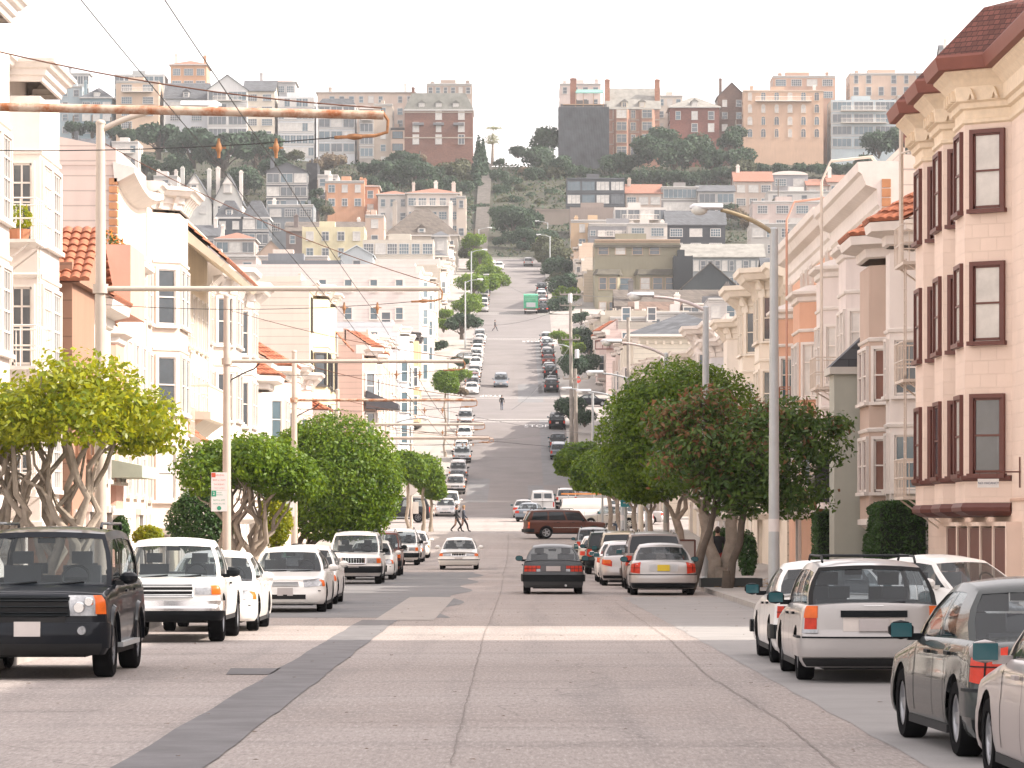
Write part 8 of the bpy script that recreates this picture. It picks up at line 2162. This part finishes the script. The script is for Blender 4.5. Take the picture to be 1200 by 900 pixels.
def person(label, loc, rot, top, legs, stride=.35, scale=1.0, hair=HAIR, cap=None, lean=0, arm=.15, sit=False, group=None):
    s = 1
    # joints: pelvis, waist, chest, neck, head base/top, legs, arms ; facing -y
    if not sit:
        L1, L2 = stride, -stride
        J = [(0,0,.95),(0,-.01-lean*.3,1.15),(0,-.02-lean*.6,1.38),(0,-.02-lean*.8,1.50),(0,-.04-lean,1.58),(0,-.04-lean,1.70),
             (.10,0,.90),(.11,-L1*.55-.03,.50),(.12,-L1*.9+.02,.09),(.12,-L1*.9-.16,.04),
             (-.10,0,.90),(-.11,-L2*.3-.06,.50),(-.12,-L2*1.0,.13),(-.12,-L2*1.0-.14,.05),
             (.20,-.02-lean*.5,1.42),(.25,arm*.8,1.16),(.24,arm*.6-.16,.94),(.24,arm*.6-.2,.87),
             (-.20,-.02-lean*.5,1.42),(-.25,-arm*.6,1.16),(-.24,-arm-.14,.95),(-.24,-arm-.18,.88)]
    else:
        J = [(0,0,.48),(0,.0,.70),(0,-.04,.93),(0,-.08,1.05),(0,-.12,1.13),(0,-.13,1.25),
             (.12,-.05,.46),(.16,-.45,.50),(.16,-.46,.10),(.16,-.60,.05),(-.12,-.05,.46),(-.16,-.42,.52),(-.16,-.50,.10),(-.16,-.64,.05),
             (.20,-.03,.97),(.26,-.12,.72),(.12,-.34,.66),(.08,-.38,.66),(-.20,-.03,.97),(-.26,-.12,.72),(-.12,-.34,.66),(-.08,-.38,.66)]
    E = [(0,1),(1,2),(2,3),(3,4),(4,5),(0,6),(6,7),(7,8),(8,9),(0,10),(10,11),(11,12),(12,13),(2,14),(14,15),(15,16),(16,17),(2,18),(18,19),(19,20),(20,21)]
    Rr = [(.15,.11),(.14,.10),(.17,.11),.055,.075,.085,.095,.07,.05,.045,.095,.07,.05,.045,.065,.05,.04,.035,.065,.05,.04,.035]
    zt_ = J[3][2]; zp = J[0][2]
    def mz(c):
        if c.z > zt_ - .0: return 0
        if not sit and abs(c.x) > .17 and c.z < .93: return 0
        if c.z < .09: return 3
        if (c.z < zp - .02 if not sit else (c.z < .62 and c.y < -.02) or c.z < .52): return 2
        return 1
    t = thing('person', label, 'person', loc, rot, group); t.scale = (scale,) * 3
    me = skin_body('body', J, E, Rr, mz, None, mats=[SKIN, top, legs, M_DIRON]); b_ = link('body', me, t)
    hx, hy, hz_ = J[5]
    m = MB(); m.ball((hx, hy + .02, hz_ + .0), .098, .115, .125, 12)
    m.v = [(x, max(y, hy - .055) if z < hz_ + .05 else y, z) for x, y, z in m.v]; m.build('hair', [hair], t, smooth=70)
    m = MB(); m.ball((hx, hy - .095, hz_ - .01), .014, .025, .022, 6)
    for sx in (-.034, .034): m.ball((hx + sx, hy - .085, hz_ + .02), .012, .008, .008, 6, 1)
    m.ball((hx, hy - .085, hz_ - .05), .026, .008, .008, 6, 1); m.build('face', [SKIN, M_DIRON], t, smooth=70)
    for sx in (-.098, .098): mb_ = MB(); mb_.ball((hx + sx * .9, hy, hz_), .015, .025, .035, 6); mb_.build('ear', [SKIN], t, smooth=70)
    if not sit:
        for sx, j in ((1, 17), (-1, 21)):
            m = MB(); px_, py_, pz_ = J[j]
            for k in range(4): m.tube([(px_, py_ - .03 + k * .02, pz_ + .02), (px_ - sx * .005, py_ - .035 + k * .02, pz_ - .045), (px_ - sx * .015, py_ - .04 + k * .018, pz_ - .08 + abs(k - 1.5) * .008)], [.011, .010, .007], 5)
            m.tube([(px_, py_ - .03, pz_ + .02), (px_ - sx * .01, py_ - .06, pz_ - .02)], [.012, .009], 5); m.build('hand', [SKIN], t, smooth=70)
    if cap:
        m = MB(); m.ball((hx, hy, hz_ + .03), .112, .125, .11, 12); m.v = [(x, y, max(z, hz_ + .02)) for x, y, z in m.v]; m.box(hx - .08, hx + .08, hy - .22, hy - .08, hz_ + .02, hz_ + .045); m.build('cap', [cap], t, smooth=50)
    return t
NAVY = plain('navy_cloth', (.03,.035,.05), .9); BLKC = plain('black_cloth', (.015,.015,.018), .9); JEAN = plain('denim', (.06,.08,.12), .9); GRC_ = plain('grey_cloth', (.18,.18,.19), .9); TEAL = plain('dark_cloth', (.05,.06,.06), .9)
D = 241
person('person in black coat and dark trousers striding right, left one of the crossing couple', (wx(535, D), D, gz(D)), R(80), BLKC, BLKC, .38, 1.0)
person('person in navy coat with fair hair striding right, right one of the crossing couple', (wx(543, D), D + .4, gz(D)), R(80), NAVY, BLKC, .38, .99, hair=plain('fair_hair', (.30,.18,.08)))
D = 420
person('person in dark coat walking in the middle of the steep road above the STOP mark', (wx(588, D), D, gz(D)), R(170), BLKC, JEAN, .2, 1.0)
D = 566
person('person in dark clothes crossing the steep road at the third crossing', (wx(580, D), D, gz(D)), R(75), BLKC, NAVY, .42, 1.0)
D = 116
person('person in black with red trousers walking away on the right sidewalk', (wx(841, D), D, gz(D) + .13), R(180), BLKC, plain('red_cloth', (.28,.03,.03), .9), .25, .98)
D = 236; g_ = gz(D) + .13
t = person('person in dark jacket seated on a low wall at the right crossing corner', (wx(727, D), D, g_), R(-50), TEAL, JEAN, sit=True)
t = thing('bench', 'low pale bench block carrying the seated person at the right corner', 'bench', (wx(727, D), D + .2, g_)); m = MB(); m.box(-.7, .7, -.22, .25, .36, .44); m.build('seat', [M_CONC], t)
for q in (-.55, .55): m = MB(); m.box(q - .07, q + .07, -.18, .2, 0, .36); m.build('leg', [M_CONC], t)
# worker leaning over the roof edge of the next building
D = 104; zr_ = wz(88, D)
t = person('person in dark cap and grey shirt looking out from the roof behind the red shingles', (wx(1094, D), D, zr_ - 1.66), R(60), GRC_, JEAN, 0.05, 1.0, cap=BLKC)
t = thing('roof_scaffold', 'narrow roof walkway on which the person in the cap stands', 'walkway', (wx(1094, D), D, zr_ - 1.66))
m = MB(); m.box(-.1, 2.6, -.4, .5, -.12, 0); m.build('platform', [M_WOOD], t)
hh_ = zr_ - 1.66 - 9.0
for q in (0.0, 2.5): m = MB(); m.box(q - .05, q + .05, .3, .4, -hh_, -.12); m.build('leg', [M_STEEL], t)

# ---------------------------------------------------------------- air
haze = MB(); haze.box(-700, 700, -120, 1600, -3, 175)
if HAZE:
    hm = bpy.data.materials.new('haze'); hm.use_nodes = True; nt = hm.node_tree; nt.nodes.remove(nt.nodes['Principled BSDF'])
    pv = nt.nodes.new('ShaderNodeVolumePrincipled'); pv.inputs['Color'].default_value = (.95,.97,1,1); pv.inputs['Density'].default_value = HAZE; pv.inputs['Anisotropy'].default_value = .2
    nt.links.new(pv.outputs[0], nt.nodes['Material Output'].inputs['Volume'])
    props(haze.build('haze', [hm]), kind='stuff')
for o in bpy.data.objects:
    if 'zt' in o: del o['zt']
